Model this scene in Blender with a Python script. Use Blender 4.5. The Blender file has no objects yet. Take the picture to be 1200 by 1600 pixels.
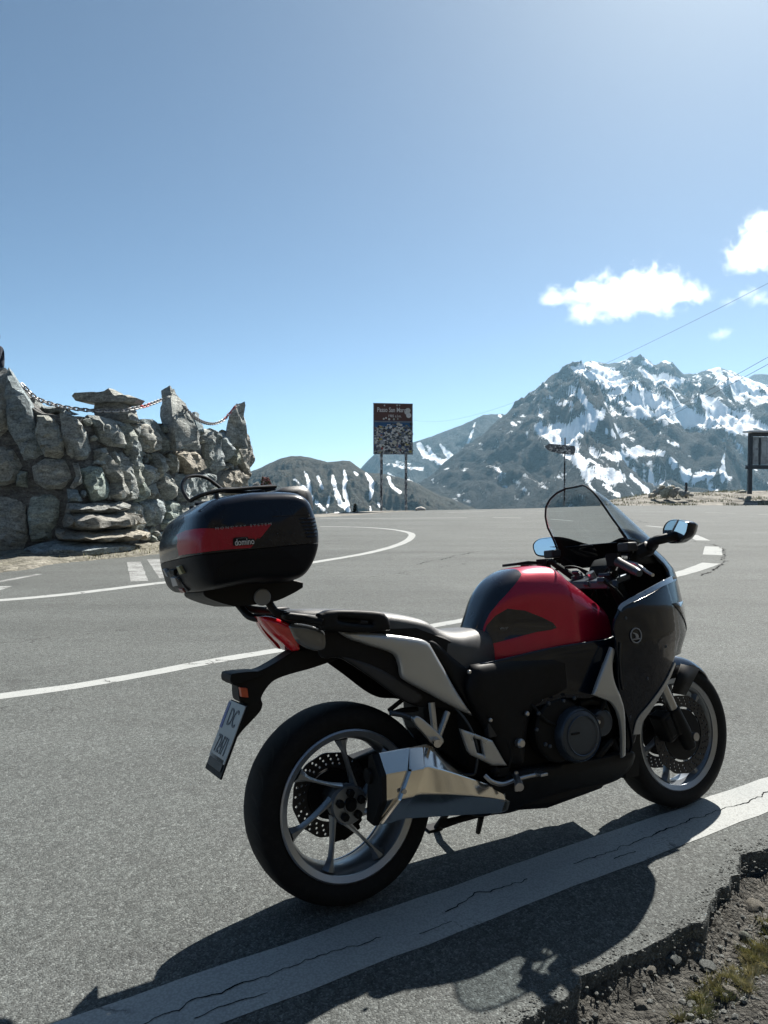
import bpy, bmesh, math, random
import numpy as np
from mathutils import Vector, Matrix, noise
from mathutils.bvhtree import BVHTree
from mathutils.geometry import delaunay_2d_cdt
random.seed(7)
np.random.seed(7)
SC = bpy.context.scene
COL = SC.collection
R = math.radians

# ------------------------------------------------------------------ camera
F, EYE, YH = 1150.0, 1.335, 764.0          # focal length, eye height, horizon row (measured on the 1200x1600 photograph)
TILT = math.atan((800 - YH) / F)
cam_data = bpy.data.cameras.new('camera')
cam = bpy.data.objects.new('camera', cam_data)
COL.objects.link(cam)
cam.location = (0, 0, EYE)
cam.rotation_euler = (math.pi / 2 - TILT, 0, 0)
cam_data.sensor_fit = 'VERTICAL'
cam_data.sensor_height = 36.0
cam_data.lens = 36.0 * F / 1600.0
cam_data.clip_start = 0.05
cam_data.clip_end = 60000
SC.camera = cam

# ------------------------------------------------------------------ sky, sun, exposure
SUN_EL, SUN_AZ = R(47), R(29.5)              # azimuth measured from +Y towards +X
world = bpy.data.worlds.new('World')
SC.world = world
world.use_nodes = True
wn = world.node_tree
wn.nodes.clear()
w_out = wn.nodes.new('ShaderNodeOutputWorld')
w_bg = wn.nodes.new('ShaderNodeBackground')
sky = wn.nodes.new('ShaderNodeTexSky')
sky.sky_type = 'NISHITA'
sky.sun_disc = False
sky.sun_elevation = SUN_EL
sky.sun_rotation = SUN_AZ
sky.altitude = 2300
sky.air_density = 0.5
sky.dust_density = 3.2
sky.ozone_density = 0.7
w_bg.inputs['Strength'].default_value = 0.066
w_wb = wn.nodes.new('ShaderNodeMix'); w_wb.data_type = 'RGBA'; w_wb.blend_type = 'MULTIPLY'      # colour balance of the clear mountain sky
w_wb.inputs[0].default_value = 1.0
w_wb.inputs[7].default_value = (0.91, 1.03, 0.99, 1)
wn.links.new(sky.outputs[0], w_wb.inputs[6])
wn.links.new(w_wb.outputs[2], w_bg.inputs[0])
wn.links.new(w_bg.outputs[0], w_out.inputs[0])
sun_data = bpy.data.lights.new('sun', 'SUN')
sun_data.energy = 5.0
sun_data.angle = R(0.5)
sun_data.color = (1.0, 0.95, 0.87)
sun = bpy.data.objects.new('sun', sun_data)
COL.objects.link(sun)
sun.location = (20, 40, 40)
sun_dir = Vector((math.sin(SUN_AZ) * math.cos(SUN_EL), math.cos(SUN_AZ) * math.cos(SUN_EL), math.sin(SUN_EL)))
sun.rotation_euler = sun_dir.to_track_quat('Z', 'Y').to_euler()
SC.view_settings.view_transform = 'Standard'
SC.view_settings.look = 'None'
SC.view_settings.gamma = 1.0
SC.view_settings.use_curve_mapping = False
SC.view_settings.exposure = 1.23
SC.render.engine = 'CYCLES'
SC.cycles.use_denoising = True
SC.cycles.max_bounces = 16
SC.cycles.volume_bounces = 14
SC.cycles.transparent_max_bounces = 16
SC.cycles.caustics_reflective = False
SC.cycles.caustics_refractive = False

# ------------------------------------------------------------------ measuring helpers (photograph pixel -> place)
CAM = Vector((0, 0, EYE))
def ray(px, py):
    u, v = (px - 600) / F, (800 - py) / F
    return Vector((u, math.cos(TILT) + v * math.sin(TILT), -math.sin(TILT) + v * math.cos(TILT)))
def gnd(px, py, h=0.0):
    d = ray(px, py)
    t = (h - EYE) / d.z
    return (d.x * t, d.y * t)
def at(px, py, Y):
    d = ray(px, py)
    return CAM + d * (Y / d.y)

# ------------------------------------------------------------------ object helpers
def setp(o, label=None, category=None, group=None, kind=None):
    if label: o['label'] = label
    if category: o['category'] = category
    if group: o['group'] = group
    if kind: o['kind'] = kind
    return o
def empty(name, loc=(0, 0, 0), rot=(0, 0, 0)):
    o = bpy.data.objects.new(name, None)
    o.empty_display_size = 0.2
    COL.objects.link(o)
    o.location = loc
    o.rotation_euler = rot
    return o
def link(name, me, parent=None, loc=None):
    o = bpy.data.objects.new(name, me)
    COL.objects.link(o)
    if parent is not None: o.parent = parent
    if loc is not None: o.location = loc
    return o

class MB:
    """collects one mesh"""
    def __init__(s):
        s.v, s.f, s.m = [], [], []
    def add(s, vs, fs, mi=0):
        b = len(s.v)
        s.v += [tuple(p) for p in vs]
        s.f += [tuple(i + b for i in f) for f in fs]
        s.m += [mi] * len(fs)
        return s
    def box(s, c, d, rot=None, mi=0, taper=1.0):
        hx, hy, hz = d[0] / 2, d[1] / 2, d[2] / 2
        vs = []
        for z in (-1, 1):
            k = taper if z > 0 else 1.0
            for x, y in ((-1, -1), (1, -1), (1, 1), (-1, 1)):
                p = Vector((x * hx * k, y * hy * k, z * hz))
                if rot is not None: p = rot @ p
                vs.append(p + Vector(c))
        return s.add(vs, [(3, 2, 1, 0), (4, 5, 6, 7), (0, 1, 5, 4), (1, 2, 6, 5), (2, 3, 7, 6), (3, 0, 4, 7)], mi)
    def rings(s, rings, closed=True, caps=True, mi=0, loop=False):
        n = len(rings[0])
        vs = [p for r in rings for p in r]
        fs = []
        nr = len(rings)
        for i in range(nr if loop else nr - 1):
            j = (i + 1) % nr
            for k in range(n if closed else n - 1):
                l = (k + 1) % n
                fs.append((i * n + k, i * n + l, j * n + l, j * n + k))
        if caps and closed and not loop:
            fs.append(tuple(reversed(range(n))))
            fs.append(tuple((nr - 1) * n + k for k in range(n)))
        return s.add(vs, fs, mi)
    def tube(s, pts, rad, n=10, caps=True, mi=0, loop=False, flat=None):
        pts = [Vector(p) for p in pts]
        m = len(pts)
        if not hasattr(rad, '__len__'): rad = [rad] * m
        up = None
        rings = []
        for i, p in enumerate(pts):
            a = pts[(i - 1) % m] if (i > 0 or loop) else pts[0]
            b = pts[(i + 1) % m] if (i < m - 1 or loop) else pts[-1]
            t = (b - a)
            if t.length < 1e-9: t = Vector((0, 0, 1))
            t.normalize()
            if up is None:
                up = Vector((0, 0, 1)) if abs(t.z) < 0.9 else Vector((1, 0, 0))
            u = (up - t * up.dot(t))
            if u.length < 1e-6: u = t.orthogonal()
            u.normalize()
            w = t.cross(u)
            up = u
            k = flat if flat else 1.0
            rings.append([p + (u * math.cos(q) * k + w * math.sin(q)) * rad[i] for q in [2 * math.pi * j / n for j in range(n)]])
        return s.rings(rings, True, caps, mi, loop)
    def lathe(s, prof, n=48, c=(0, 0, 0), mi=0, closed=False):
        """prof: (radius, y) swept round the y axis through c (x, z plane)"""
        vs, fs = [], []
        m = len(prof)
        for i in range(n):
            a = 2 * math.pi * i / n
            for r, y in prof:
                vs.append((c[0] + r * math.cos(a), c[1] + y, c[2] + r * math.sin(a)))
        for i in range(n):
            j = (i + 1) % n
            for k in range(m if closed else m - 1):
                l = (k + 1) % m
                fs.append((i * m + k, j * m + k, j * m + l, i * m + l))
        return s.add(vs, fs, mi)
    def mirror(s):
        vs = [(x, -y, z) for x, y, z in s.v]
        fs = [tuple(reversed(f)) for f in s.f]
        b = len(s.v)
        s.v += vs
        s.f += [tuple(i + b for i in f) for f in fs]
        s.m += list(s.m)
        return s
    def mesh(s, name, mats, smooth=True, angle=35, fix=True):
        me = bpy.data.meshes.new(name)
        me.from_pydata(s.v, [], s.f)
        for m in (mats if isinstance(mats, (list, tuple)) else [mats]): me.materials.append(m)
        if any(s.m): me.polygons.foreach_set('material_index', s.m)
        if fix:
            bm = bmesh.new(); bm.from_mesh(me)
            bmesh.ops.recalc_face_normals(bm, faces=bm.faces)
            bm.to_mesh(me); bm.free()
        if smooth:
            me.polygons.foreach_set('use_smooth', [True] * len(me.polygons))
            me.set_sharp_from_angle(angle=R(angle))
        me.update()
        return me
    def obj(s, name, mats, parent=None, smooth=True, angle=35, fix=True, bevel=0, loc=None):
        o = link(name, s.mesh(name, mats, smooth, angle, fix), parent, loc)
        if bevel:
            b = o.modifiers.new('bevel', 'BEVEL'); b.width = bevel; b.segments = 2; b.limit_method = 'ANGLE'; b.angle_limit = R(40)
        return o

def catmull(pts, n=6, closed=False):
    P = [Vector(p) for p in pts]
    m = len(P)
    out = []
    for i in range(m if closed else m - 1):
        if closed: a, b, c, d = P[i - 1], P[i], P[(i + 1) % m], P[(i + 2) % m]
        else: a, b, c, d = P[max(i - 1, 0)], P[i], P[i + 1], P[min(i + 2, m - 1)]
        for k in range(n):
            t = k / n
            out.append(0.5 * ((2 * b) + (c - a) * t + (2 * a - 5 * b + 4 * c - d) * t * t + (3 * b - a - 3 * c + d) * t ** 3))
    if not closed: out.append(P[-1])
    return out

# ------------------------------------------------------------------ material helpers
def newmat(name):
    m = bpy.data.materials.new(name)
    m.use_nodes = True
    nt = m.node_tree
    b = nt.nodes['Principled BSDF']
    return m, nt, b
def N(nt, t, **kw):
    n = nt.nodes.new(t)
    for k, v in kw.items():
        if k in n.inputs: n.inputs[k].default_value = v
        else: setattr(n, k, v)
    return n
def ramp(nt, fac, stops, interp='LINEAR'):
    r = nt.nodes.new('ShaderNodeValToRGB')
    r.color_ramp.interpolation = interp
    el = r.color_ramp.elements
    while len(el) < len(stops): el.new(0.5)
    for e, (p, c) in zip(el, stops):
        e.position = p
        e.color = (c, c, c, 1) if not hasattr(c, '__len__') else (c[0], c[1], c[2], 1)
    nt.links.new(fac, r.inputs[0])
    return r.outputs[0]
def mixc(nt, fac, a, b, mode='MIX'):
    m = nt.nodes.new('ShaderNodeMix'); m.data_type = 'RGBA'; m.blend_type = mode
    for i, v in ((0, fac), (6, a), (7, b)):
        if hasattr(v, 'is_linked') or isinstance(v, bpy.types.NodeSocket): nt.links.new(v, m.inputs[i])
        elif i == 0: m.inputs[0].default_value = v
        else: m.inputs[i].default_value = (v[0], v[1], v[2], 1) if hasattr(v, '__len__') else (v, v, v, 1)
    return m.outputs[2]
def mth(nt, op, a, b=None, clamp=False):
    m = nt.nodes.new('ShaderNodeMath'); m.operation = op; m.use_clamp = clamp
    for i, v in ((0, a), (1, b)):
        if v is None: continue
        if isinstance(v, bpy.types.NodeSocket): nt.links.new(v, m.inputs[i])
        else: m.inputs[i].default_value = v
    return m.outputs[0]
def coords(nt, kind='Object', scale=None):
    tc = nt.nodes.new('ShaderNodeTexCoord')
    o = tc.outputs[kind]
    if scale:
        mp = nt.nodes.new('ShaderNodeMapping')
        mp.inputs['Scale'].default_value = scale
        nt.links.new(o, mp.inputs[0])
        o = mp.outputs[0]
    return o
def tex(nt, kind, vec, **kw):
    t = N(nt, kind, **kw)
    if vec is not None: nt.links.new(vec, t.inputs['Vector'])
    return t
def bump(nt, b, h, strength=0.3, dist=0.01):
    n = nt.nodes.new('ShaderNodeBump')
    n.inputs['Strength'].default_value = strength
    n.inputs['Distance'].default_value = dist
    nt.links.new(h, n.inputs['Height'])
    nt.links.new(n.outputs[0], b.inputs['Normal'])
def plain(name, col, rough=0.5, metal=0.0, coat=0.0, spec=0.5, var=0.12, scale=14, grime=0.0, bumps=0.0, bscale=200):
    """a solid colour with a little unevenness and dust"""
    m, nt, b = newmat(name)
    v = coords(nt)
    n = tex(nt, 'ShaderNodeTexNoise', v, Scale=scale, Detail=5.0, Roughness=0.6)
    lo = tuple(c * (1 - var) for c in col)
    hi = tuple(min(1, c * (1 + var)) for c in col)
    c = ramp(nt, n.outputs[0], [(0.3, lo), (0.7, hi)])
    if grime:
        g = tex(nt, 'ShaderNodeTexNoise', v, Scale=scale * 2.7, Detail=8.0, Roughness=0.7)
        c = mixc(nt, ramp(nt, g.outputs[0], [(0.5, 0.0), (0.75, grime)]), c, (0.16, 0.14, 0.12))
    nt.links.new(c, b.inputs['Base Color'])
    nt.links.new(ramp(nt, n.outputs[0], [(0.25, max(0, rough - 0.06)), (0.75, min(1, rough + 0.08))]), b.inputs['Roughness'])
    b.inputs['Metallic'].default_value = metal
    b.inputs['Coat Weight'].default_value = coat
    b.inputs['Coat Roughness'].default_value = 0.04
    b.inputs['Specular IOR Level'].default_value = spec
    if bumps:
        nn = tex(nt, 'ShaderNodeTexNoise', v, Scale=bscale, Detail=3.0)
        bump(nt, b, nn.outputs[0], bumps, 0.002)
    return m

# ================================================================== numpy noise
_rng = np.random.RandomState(3)
_perm = _rng.permutation(512)
_grad = _rng.normal(size=(512, 3)); _grad /= np.linalg.norm(_grad, axis=1)[:, None]
def perlin(x, y, z):
    x, y, z = np.broadcast_arrays(np.asarray(x, float), np.asarray(y, float), np.asarray(z, float))
    xi, yi, zi = np.floor(x).astype(int), np.floor(y).astype(int), np.floor(z).astype(int)
    xf, yf, zf = x - xi, y - yi, z - zi
    fade = lambda t: t * t * t * (t * (t * 6 - 15) + 10)
    u, v, w = fade(xf), fade(yf), fade(zf)
    def g(dx, dy, dz):
        h = _perm[(_perm[(_perm[(xi + dx) & 511] + yi + dy) & 511] + zi + dz) & 511]
        q = _grad[h]
        return q[..., 0] * (xf - dx) + q[..., 1] * (yf - dy) + q[..., 2] * (zf - dz)
    l = lambda a, b, t: a + t * (b - a)
    return l(l(l(g(0, 0, 0), g(1, 0, 0), u), l(g(0, 1, 0), g(1, 1, 0), u), v),
             l(l(g(0, 0, 1), g(1, 0, 1), u), l(g(0, 1, 1), g(1, 1, 1), u), v), w) * 1.5
def fbm(x, y, z, oct=5, gain=0.5):
    s, a, k = 0, 1.0, 1.0
    for i in range(oct):
        s = s + a * perlin(x * k + 7.3 * i, y * k - 3.1 * i, z * k + 1.7 * i); a *= gain; k *= 2.03
    return s
def ridged(x, y, z, oct=5, gain=0.5):
    s, a, k = 0, 1.0, 1.0
    for i in range(oct):
        n = 1 - np.abs(perlin(x * k + 7.3 * i, y * k - 3.1 * i, z * k)) * 1.6
        s = s + a * n; a *= gain; k *= 2.1
    return s
def sstep(a, b, x):
    t = np.clip((x - a) / (b - a), 0, 1)
    return t * t * (3 - 2 * t)
def grid_mesh(name, P, mat, attrs=None):
    """P: (rows, cols, 3) array"""
    r, c = P.shape[:2]
    idx = np.arange(r * c).reshape(r, c)
    q = np.stack([idx[:-1, :-1], idx[:-1, 1:], idx[1:, 1:], idx[1:, :-1]], -1).reshape(-1, 4)
    me = bpy.data.meshes.new(name)
    me.vertices.add(r * c)
    me.vertices.foreach_set('co', P.reshape(-1).astype(np.float32))
    me.loops.add(q.size)
    me.loops.foreach_set('vertex_index', q.reshape(-1).astype(np.int32))
    me.polygons.add(len(q))
    me.polygons.foreach_set('loop_start', np.arange(0, q.size, 4, dtype=np.int32))
    me.update(calc_edges=True)
    me.validate()
    me.polygons.foreach_set('use_smooth', [True] * len(me.polygons))
    me.materials.append(mat)
    for k, a in (attrs or {}).items():
        at_ = me.attributes.new(k, 'FLOAT', 'POINT')
        at_.data.foreach_set('value', a.reshape(-1).astype(np.float32))
    return me

# ================================================================== materials of the setting
def asphalt_mat():
    m, nt, b = newmat('asphalt')
    v = coords(nt)
    big = tex(nt, 'ShaderNodeTexNoise', v, Scale=0.55, Detail=6.0, Roughness=0.6)
    mid = tex(nt, 'ShaderNodeTexNoise', coords(nt, 'Object', (1, 3.0, 1)), Scale=2.2, Detail=6.0, Roughness=0.65)
    chips = tex(nt, 'ShaderNodeTexVoronoi', v, Scale=190.0)
    chips2 = tex(nt, 'ShaderNodeTexVoronoi', v, Scale=62.0)
    fine = tex(nt, 'ShaderNodeTexNoise', v, Scale=330.0, Detail=2.0)
    c = ramp(nt, big.outputs[0], [(0.3, (0.074, 0.081, 0.079)), (0.7, (0.094, 0.102, 0.099))])
    c = mixc(nt, ramp(nt, mid.outputs[0], [(0.35, 0.0), (0.75, 0.35)]), c, (0.056, 0.057, 0.057))
    bw = nt.nodes.new('ShaderNodeRGBToBW'); nt.links.new(chips.outputs['Color'], bw.inputs[0])
    bw2 = nt.nodes.new('ShaderNodeRGBToBW'); nt.links.new(chips2.outputs['Color'], bw2.inputs[0])
    c = mixc(nt, 0.6, c, ramp(nt, bw.outputs[0], [(0.15, 0.35), (0.45, 0.88), (0.62, 1.1), (0.85, 2.2)]), 'MULTIPLY')
    c = mixc(nt, 0.36, c, ramp(nt, bw2.outputs[0], [(0.2, 0.55), (0.55, 1.0), (0.9, 1.75)]), 'MULTIPLY')
    c = mixc(nt, 0.35, c, ramp(nt, fine.outputs[0], [(0.3, 0.5), (0.7, 1.5)]), 'MULTIPLY')
    mp2 = nt.nodes.new('ShaderNodeMapping'); mp2.inputs['Rotation'].default_value = (0, 0, -0.55); mp2.inputs['Scale'].default_value = (0.12, 0.9, 1)
    nt.links.new(v, mp2.inputs[0])
    lane = tex(nt, 'ShaderNodeTexNoise', mp2.outputs[0], Scale=1.0, Detail=5.0, Roughness=0.55)
    c = mixc(nt, 1.0, c, ramp(nt, lane.outputs[0], [(0.3, 0.84), (0.5, 1.0), (0.7, 1.13)]), 'MULTIPLY')
    blot = tex(nt, 'ShaderNodeTexNoise', v, Scale=1.7, Detail=3.0, Roughness=0.5)
    c = mixc(nt, ramp(nt, blot.outputs[0], [(0.66, 0.0), (0.74, 0.35)]), c, (0.045, 0.045, 0.045))
    # sparse hairline cracks
    warp = tex(nt, 'ShaderNodeTexNoise', v, Scale=3.0, Detail=6.0)
    add = nt.nodes.new('ShaderNodeVectorMath'); add.operation = 'ADD'
    nt.links.new(v, add.inputs[0]); nt.links.new(warp.outputs['Color'], add.inputs[1])
    cr = tex(nt, 'ShaderNodeTexVoronoi', add.outputs[0], Scale=0.34, feature='DISTANCE_TO_EDGE')
    line = ramp(nt, cr.outputs['Distance'], [(0.0, 1.0), (0.0035, 0.0)])
    msk = ramp(nt, big.outputs[0], [(0.5, 0.0), (0.6, 1.0)])
    c = mixc(nt, mth(nt, 'MULTIPLY', mth(nt, 'MULTIPLY', line, msk), 0.7), c, (0.02, 0.02, 0.02))
    nt.links.new(c, b.inputs['Base Color'])
    b.inputs['Roughness'].default_value = 0.88
    b.inputs['Specular IOR Level'].default_value = 0.25
    h = mth(nt, 'ADD', mth(nt, 'MULTIPLY', chips.outputs['Distance'], -1.0), mth(nt, 'MULTIPLY', chips2.outputs['Distance'], -0.8))
    bump(nt, b, h, 0.7, 0.004)
    return m
def paint_mat(wear=0.0):
    m, nt, b = newmat('road_paint')
    v = coords(nt)
    big = tex(nt, 'ShaderNodeTexNoise', v, Scale=2.6, Detail=8.0, Roughness=0.7)
    fine = tex(nt, 'ShaderNodeTexNoise', v, Scale=60.0, Detail=6.0, Roughness=0.7)
    chips = tex(nt, 'ShaderNodeTexVoronoi', v, Scale=140.0)
    c = ramp(nt, big.outputs[0], [(0.3, (0.305, 0.32, 0.316)), (0.7, (0.375, 0.39, 0.383))])
    c = mixc(nt, ramp(nt, chips.outputs['Distance'], [(0.3, 0.0), (0.75, 0.4)]), c, (0.17, 0.17, 0.17))
    worn = mth(nt, 'ADD', mth(nt, 'MULTIPLY', big.outputs[0], 0.45), mth(nt, 'MULTIPLY', fine.outputs[0], 0.55))
    c = mixc(nt, ramp(nt, worn, [(0.575 - wear, 0.0), (0.655 - wear, 0.85)]), c, (0.1, 0.1, 0.1))
    warp = tex(nt, 'ShaderNodeTexNoise', v, Scale=7.0, Detail=8.0, Roughness=0.7)
    wv = nt.nodes.new('ShaderNodeVectorMath'); wv.operation = 'MULTIPLY_ADD'
    nt.links.new(warp.outputs['Color'], wv.inputs[0]); wv.inputs[1].default_value = (0.22, 0.22, 0.22); nt.links.new(v, wv.inputs[2])
    cr = tex(nt, 'ShaderNodeTexVoronoi', wv.outputs[0], Scale=1.9, feature='DISTANCE_TO_EDGE')
    line = ramp(nt, cr.outputs['Distance'], [(0.0, 1.0), (0.008, 0.85), (0.016, 0.0)])
    brk = tex(nt, 'ShaderNodeTexNoise', v, Scale=4.0, Detail=4.0)
    line = mth(nt, 'MULTIPLY', line, ramp(nt, brk.outputs[0], [(0.52, 0.0), (0.62, 0.9)]))
    c = mixc(nt, line, c, (0.045, 0.045, 0.045))
    nt.links.new(c, b.inputs['Base Color'])
    b.inputs['Roughness'].default_value = 0.95
    b.inputs['Specular IOR Level'].default_value = 0.1
    bump(nt, b, mth(nt, 'SUBTRACT', fine.outputs[0], mth(nt, 'MULTIPLY', line, 2.0)), 0.4, 0.003)
    return m
def gravel_mat(name, a, b_, scale=40):
    m, nt, b = newmat(name)
    v = coords(nt)
    big = tex(nt, 'ShaderNodeTexNoise', v, Scale=0.9, Detail=8.0, Roughness=0.65)
    vor = tex(nt, 'ShaderNodeTexVoronoi', v, Scale=float(scale))
    fin = tex(nt, 'ShaderNodeTexNoise', v, Scale=scale * 3.0, Detail=5.0)
    bw = nt.nodes.new('ShaderNodeRGBToBW'); nt.links.new(vor.outputs['Color'], bw.inputs[0])
    c = ramp(nt, big.outputs[0], [(0.3, a), (0.7, b_)])
    c = mixc(nt, 0.8, c, ramp(nt, bw.outputs[0], [(0.1, 0.5), (0.5, 1.0), (0.9, 1.7)]), 'MULTIPLY')
    c = mixc(nt, 0.5, c, ramp(nt, fin.outputs[0], [(0.3, 0.5), (0.7, 1.4)]), 'MULTIPLY')
    nt.links.new(c, b.inputs['Base Color'])
    b.inputs['Roughness'].default_value = 0.95
    b.inputs['Specular IOR Level'].default_value = 0.15
    bump(nt, b, mth(nt, 'SUBTRACT', fin.outputs[0], vor.outputs['Distance']), 0.9, 0.02)
    return m
def rock_mat(name, cols, rnd=True, scale=1.0, lichen=0.35):
    m, nt, b = newmat(name)
    v = coords(nt)
    if rnd:
        oi = nt.nodes.new('ShaderNodeObjectInfo')
        off = nt.nodes.new('ShaderNodeVectorMath'); off.operation = 'MULTIPLY_ADD'
        cb = nt.nodes.new('ShaderNodeCombineXYZ')
        for i in range(3): nt.links.new(oi.outputs['Random'], cb.inputs[i])
        nt.links.new(cb.outputs[0], off.inputs[0]); off.inputs[1].default_value = (37, 21, 11); nt.links.new(v, off.inputs[2])
        v = off.outputs[0]
    mp = nt.nodes.new('ShaderNodeMapping'); mp.inputs['Rotation'].default_value = (0.3, 0.5, 0.4); mp.inputs['Scale'].default_value = (1, 1, 3.2)
    nt.links.new(v, mp.inputs[0])
    n1 = tex(nt, 'ShaderNodeTexNoise', v, Scale=1.3 * scale, Detail=9.0, Roughness=0.68)
    n2 = tex(nt, 'ShaderNodeTexNoise', mp.outputs[0], Scale=4.2 * scale, Detail=9.0, Roughness=0.72, Distortion=0.6)
    n3 = tex(nt, 'ShaderNodeTexNoise', v, Scale=26.0 * scale, Detail=6.0, Roughness=0.7)
    c = ramp(nt, n1.outputs[0], [(0.28, cols[0]), (0.5, cols[1]), (0.72, cols[2])])
    c = mixc(nt, 0.85, c, ramp(nt, n2.outputs[0], [(0.32, 0.3), (0.5, 1.0), (0.68, 1.7)]), 'MULTIPLY')
    c = mixc(nt, 0.8, c, ramp(nt, n3.outputs[0], [(0.32, 0.4), (0.68, 1.6)]), 'MULTIPLY')
    lic = tex(nt, 'ShaderNodeTexNoise', v, Scale=3.1 * scale, Detail=10.0, Roughness=0.75)
    c = mixc(nt, ramp(nt, lic.outputs[0], [(0.56, 0.0), (0.68, lichen)]), c, (0.15, 0.16, 0.12))
    if rnd:
        tint = ramp(nt, oi.outputs['Random'], [(0.0, (0.85, 0.95, 1.0)), (0.35, (1.0, 1.0, 0.96)), (0.7, (1.12, 1.04, 0.92)), (1.0, (0.9, 1.02, 0.92))])
        c = mixc(nt, 1.0, c, tint, 'MULTIPLY')
    nt.links.new(c, b.inputs['Base Color'])
    b.inputs['Roughness'].default_value = 0.85
    b.inputs['Specular IOR Level'].default_value = 0.3
    h = mth(nt, 'ADD', n2.outputs[0], mth(nt, 'MULTIPLY', n3.outputs[0], 0.35))
    bump(nt, b, h, 1.0, 0.09 / scale)
    return m
def mountain_mat(name, rockA, rockB, grass, snow_col=(0.86, 0.89, 0.93), s=1.0, brk=1.0):
    m, nt, b = newmat(name)
    v = coords(nt)
    n1 = tex(nt, 'ShaderNodeTexNoise', v, Scale=0.004 * s, Detail=10.0, Roughness=0.65)
    n2 = tex(nt, 'ShaderNodeTexNoise', v, Scale=0.022 * s, Detail=10.0, Roughness=0.7)
    c = ramp(nt, n1.outputs[0], [(0.35, rockA), (0.65, rockB)])
    c = mixc(nt, ramp(nt, n2.outputs[0], [(0.45, 0.0), (0.65, 0.8)]), c, grass)
    c = mixc(nt, 0.7, c, ramp(nt, n2.outputs[0], [(0.3, 0.5), (0.7, 1.5)]), 'MULTIPLY')
    n5 = tex(nt, 'ShaderNodeTexNoise', coords(nt, 'Object', (1, 1, 2.2)), Scale=0.085 * s, Detail=8.0, Roughness=0.75)
    c = mixc(nt, 0.55, c, ramp(nt, n5.outputs[0], [(0.32, 0.35), (0.5, 0.95), (0.68, 1.75)]), 'MULTIPLY')
    a = nt.nodes.new('ShaderNodeAttribute'); a.attribute_name = 'snow'
    n3 = tex(nt, 'ShaderNodeTexNoise', v, Scale=0.018 * s, Detail=9.0, Roughness=0.7)
    n4 = tex(nt, 'ShaderNodeTexNoise', v, Scale=0.07 * s, Detail=6.0, Roughness=0.7)
    f = mth(nt, 'ADD', a.outputs['Fac'], mth(nt, 'MULTIPLY', mth(nt, 'SUBTRACT', n3.outputs[0], 0.5), 1.7 * brk))
    f = mth(nt, 'ADD', f, mth(nt, 'MULTIPLY', mth(nt, 'SUBTRACT', n4.outputs[0], 0.5), 0.7 * brk))
    f = ramp(nt, f, [(0.46, 0.0), (0.58, 1.0)])
    c = mixc(nt, f, c, snow_col)
    nt.links.new(c, b.inputs['Base Color'])
    b.inputs['Roughness'].default_value = 0.9
    b.inputs['Specular IOR Level'].default_value = 0.1
    h = mth(nt, 'MULTIPLY', mth(nt, 'ADD', n2.outputs[0], mth(nt, 'MULTIPLY', n5.outputs[0], 0.4)), mth(nt, 'SUBTRACT', 1.0, mth(nt, 'MULTIPLY', f, 0.8)))
    bump(nt, b, h, 1.0, 30.0 / s)
    return m
ASPHALT, PAINT, PAINT_WORN = asphalt_mat(), paint_mat(), paint_mat(0.11)
GRAVEL = gravel_mat('roadside_gravel', (0.06, 0.06, 0.055), (0.105, 0.10, 0.09), 70)
BANK = gravel_mat('gravel_bank', (0.12, 0.115, 0.1), (0.21, 0.2, 0.18), 1.6)
DIRT = gravel_mat('dirt', (0.12, 0.115, 0.09), (0.2, 0.19, 0.165), 9)
ROCK = rock_mat('wall_rock', [(0.18, 0.215, 0.23), (0.33, 0.36, 0.37), (0.46, 0.475, 0.47)])
ROCKW = rock_mat('sunlit_tone_rock', [(0.17, 0.17, 0.165), (0.30, 0.295, 0.28), (0.43, 0.42, 0.39)])  # warm copy of the wall rock, grazing sunlight put into its colour
MORTAR = rock_mat('wall_core', [(0.08, 0.088, 0.092), (0.14, 0.142, 0.14), (0.2, 0.2, 0.19)], rnd=False)
PEBBLE = rock_mat('pebble', [(0.075, 0.077, 0.075), (0.135, 0.133, 0.125), (0.22, 0.215, 0.2)], scale=12, lichen=0.1)

# ================================================================== road
EDGE_PX = [(1200, 1327), (1163, 1338), (1149, 1356), (1127, 1396), (1101, 1422), (1053, 1451), (998, 1484), (936, 1514), (870, 1569), (833, 1587)]
edge = [Vector(gnd(*p)) for p in EDGE_PX]                     # asphalt edge along the verge, right to left
e_dir = Vector((0.853, 0.523))
edge_line = [edge[0] + e_dir * 70, edge[0] + e_dir * 25, edge[0] + e_dir * 8, edge[0] + e_dir * 2.5, edge[0] + e_dir * 0.8] + edge + [edge[-1] - e_dir * 1.0, edge[-1] - e_dir * 4, edge[-1] - e_dir * 12]
FAR_PX = [(400, 813), (480, 809), (540, 806), (590, 802), (660, 797.5), (740, 796), (840, 794), (950, 790), (1080, 789.5), (1210, 789)]
LEFT_PX = [(0, 895), (87, 881), (170, 873), (245, 866)]
far_line = [Vector(gnd(*p)) for p in FAR_PX]
left_line = [Vector((-26, 6)), Vector((-12, 9.6))] + [Vector(gnd(*p)) for p in LEFT_PX] + [Vector((-4.3, 19.5)), Vector((-3.6, 23.4)), Vector((-4.4, 27))]
ragged = []
for i in range(len(edge_line) - 1):
    a, b = edge_line[i], edge_line[i + 1]
    n = max(1, int((b - a).length / (0.03 if 2 <= i <= len(edge_line) - 4 else 0.5)))
    for k in range(n):
        p = a.lerp(b, k / n)
        q = 0.016 * noise.noise((p.x * 9, p.y * 9, 0)) + 0.02 * noise.fractal((p.x * 30, p.y * 30, 3), 0.8, 2, 4) + 0.03 * noise.noise((p.x * 3, p.y * 3, 5))
        ragged.append(p + Vector((0.523, -0.853)) * q)
ragged.append(edge_line[-1])
outline = ragged + [Vector((-30, -8))] + left_line + far_line + [Vector((90, 60))]
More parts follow.
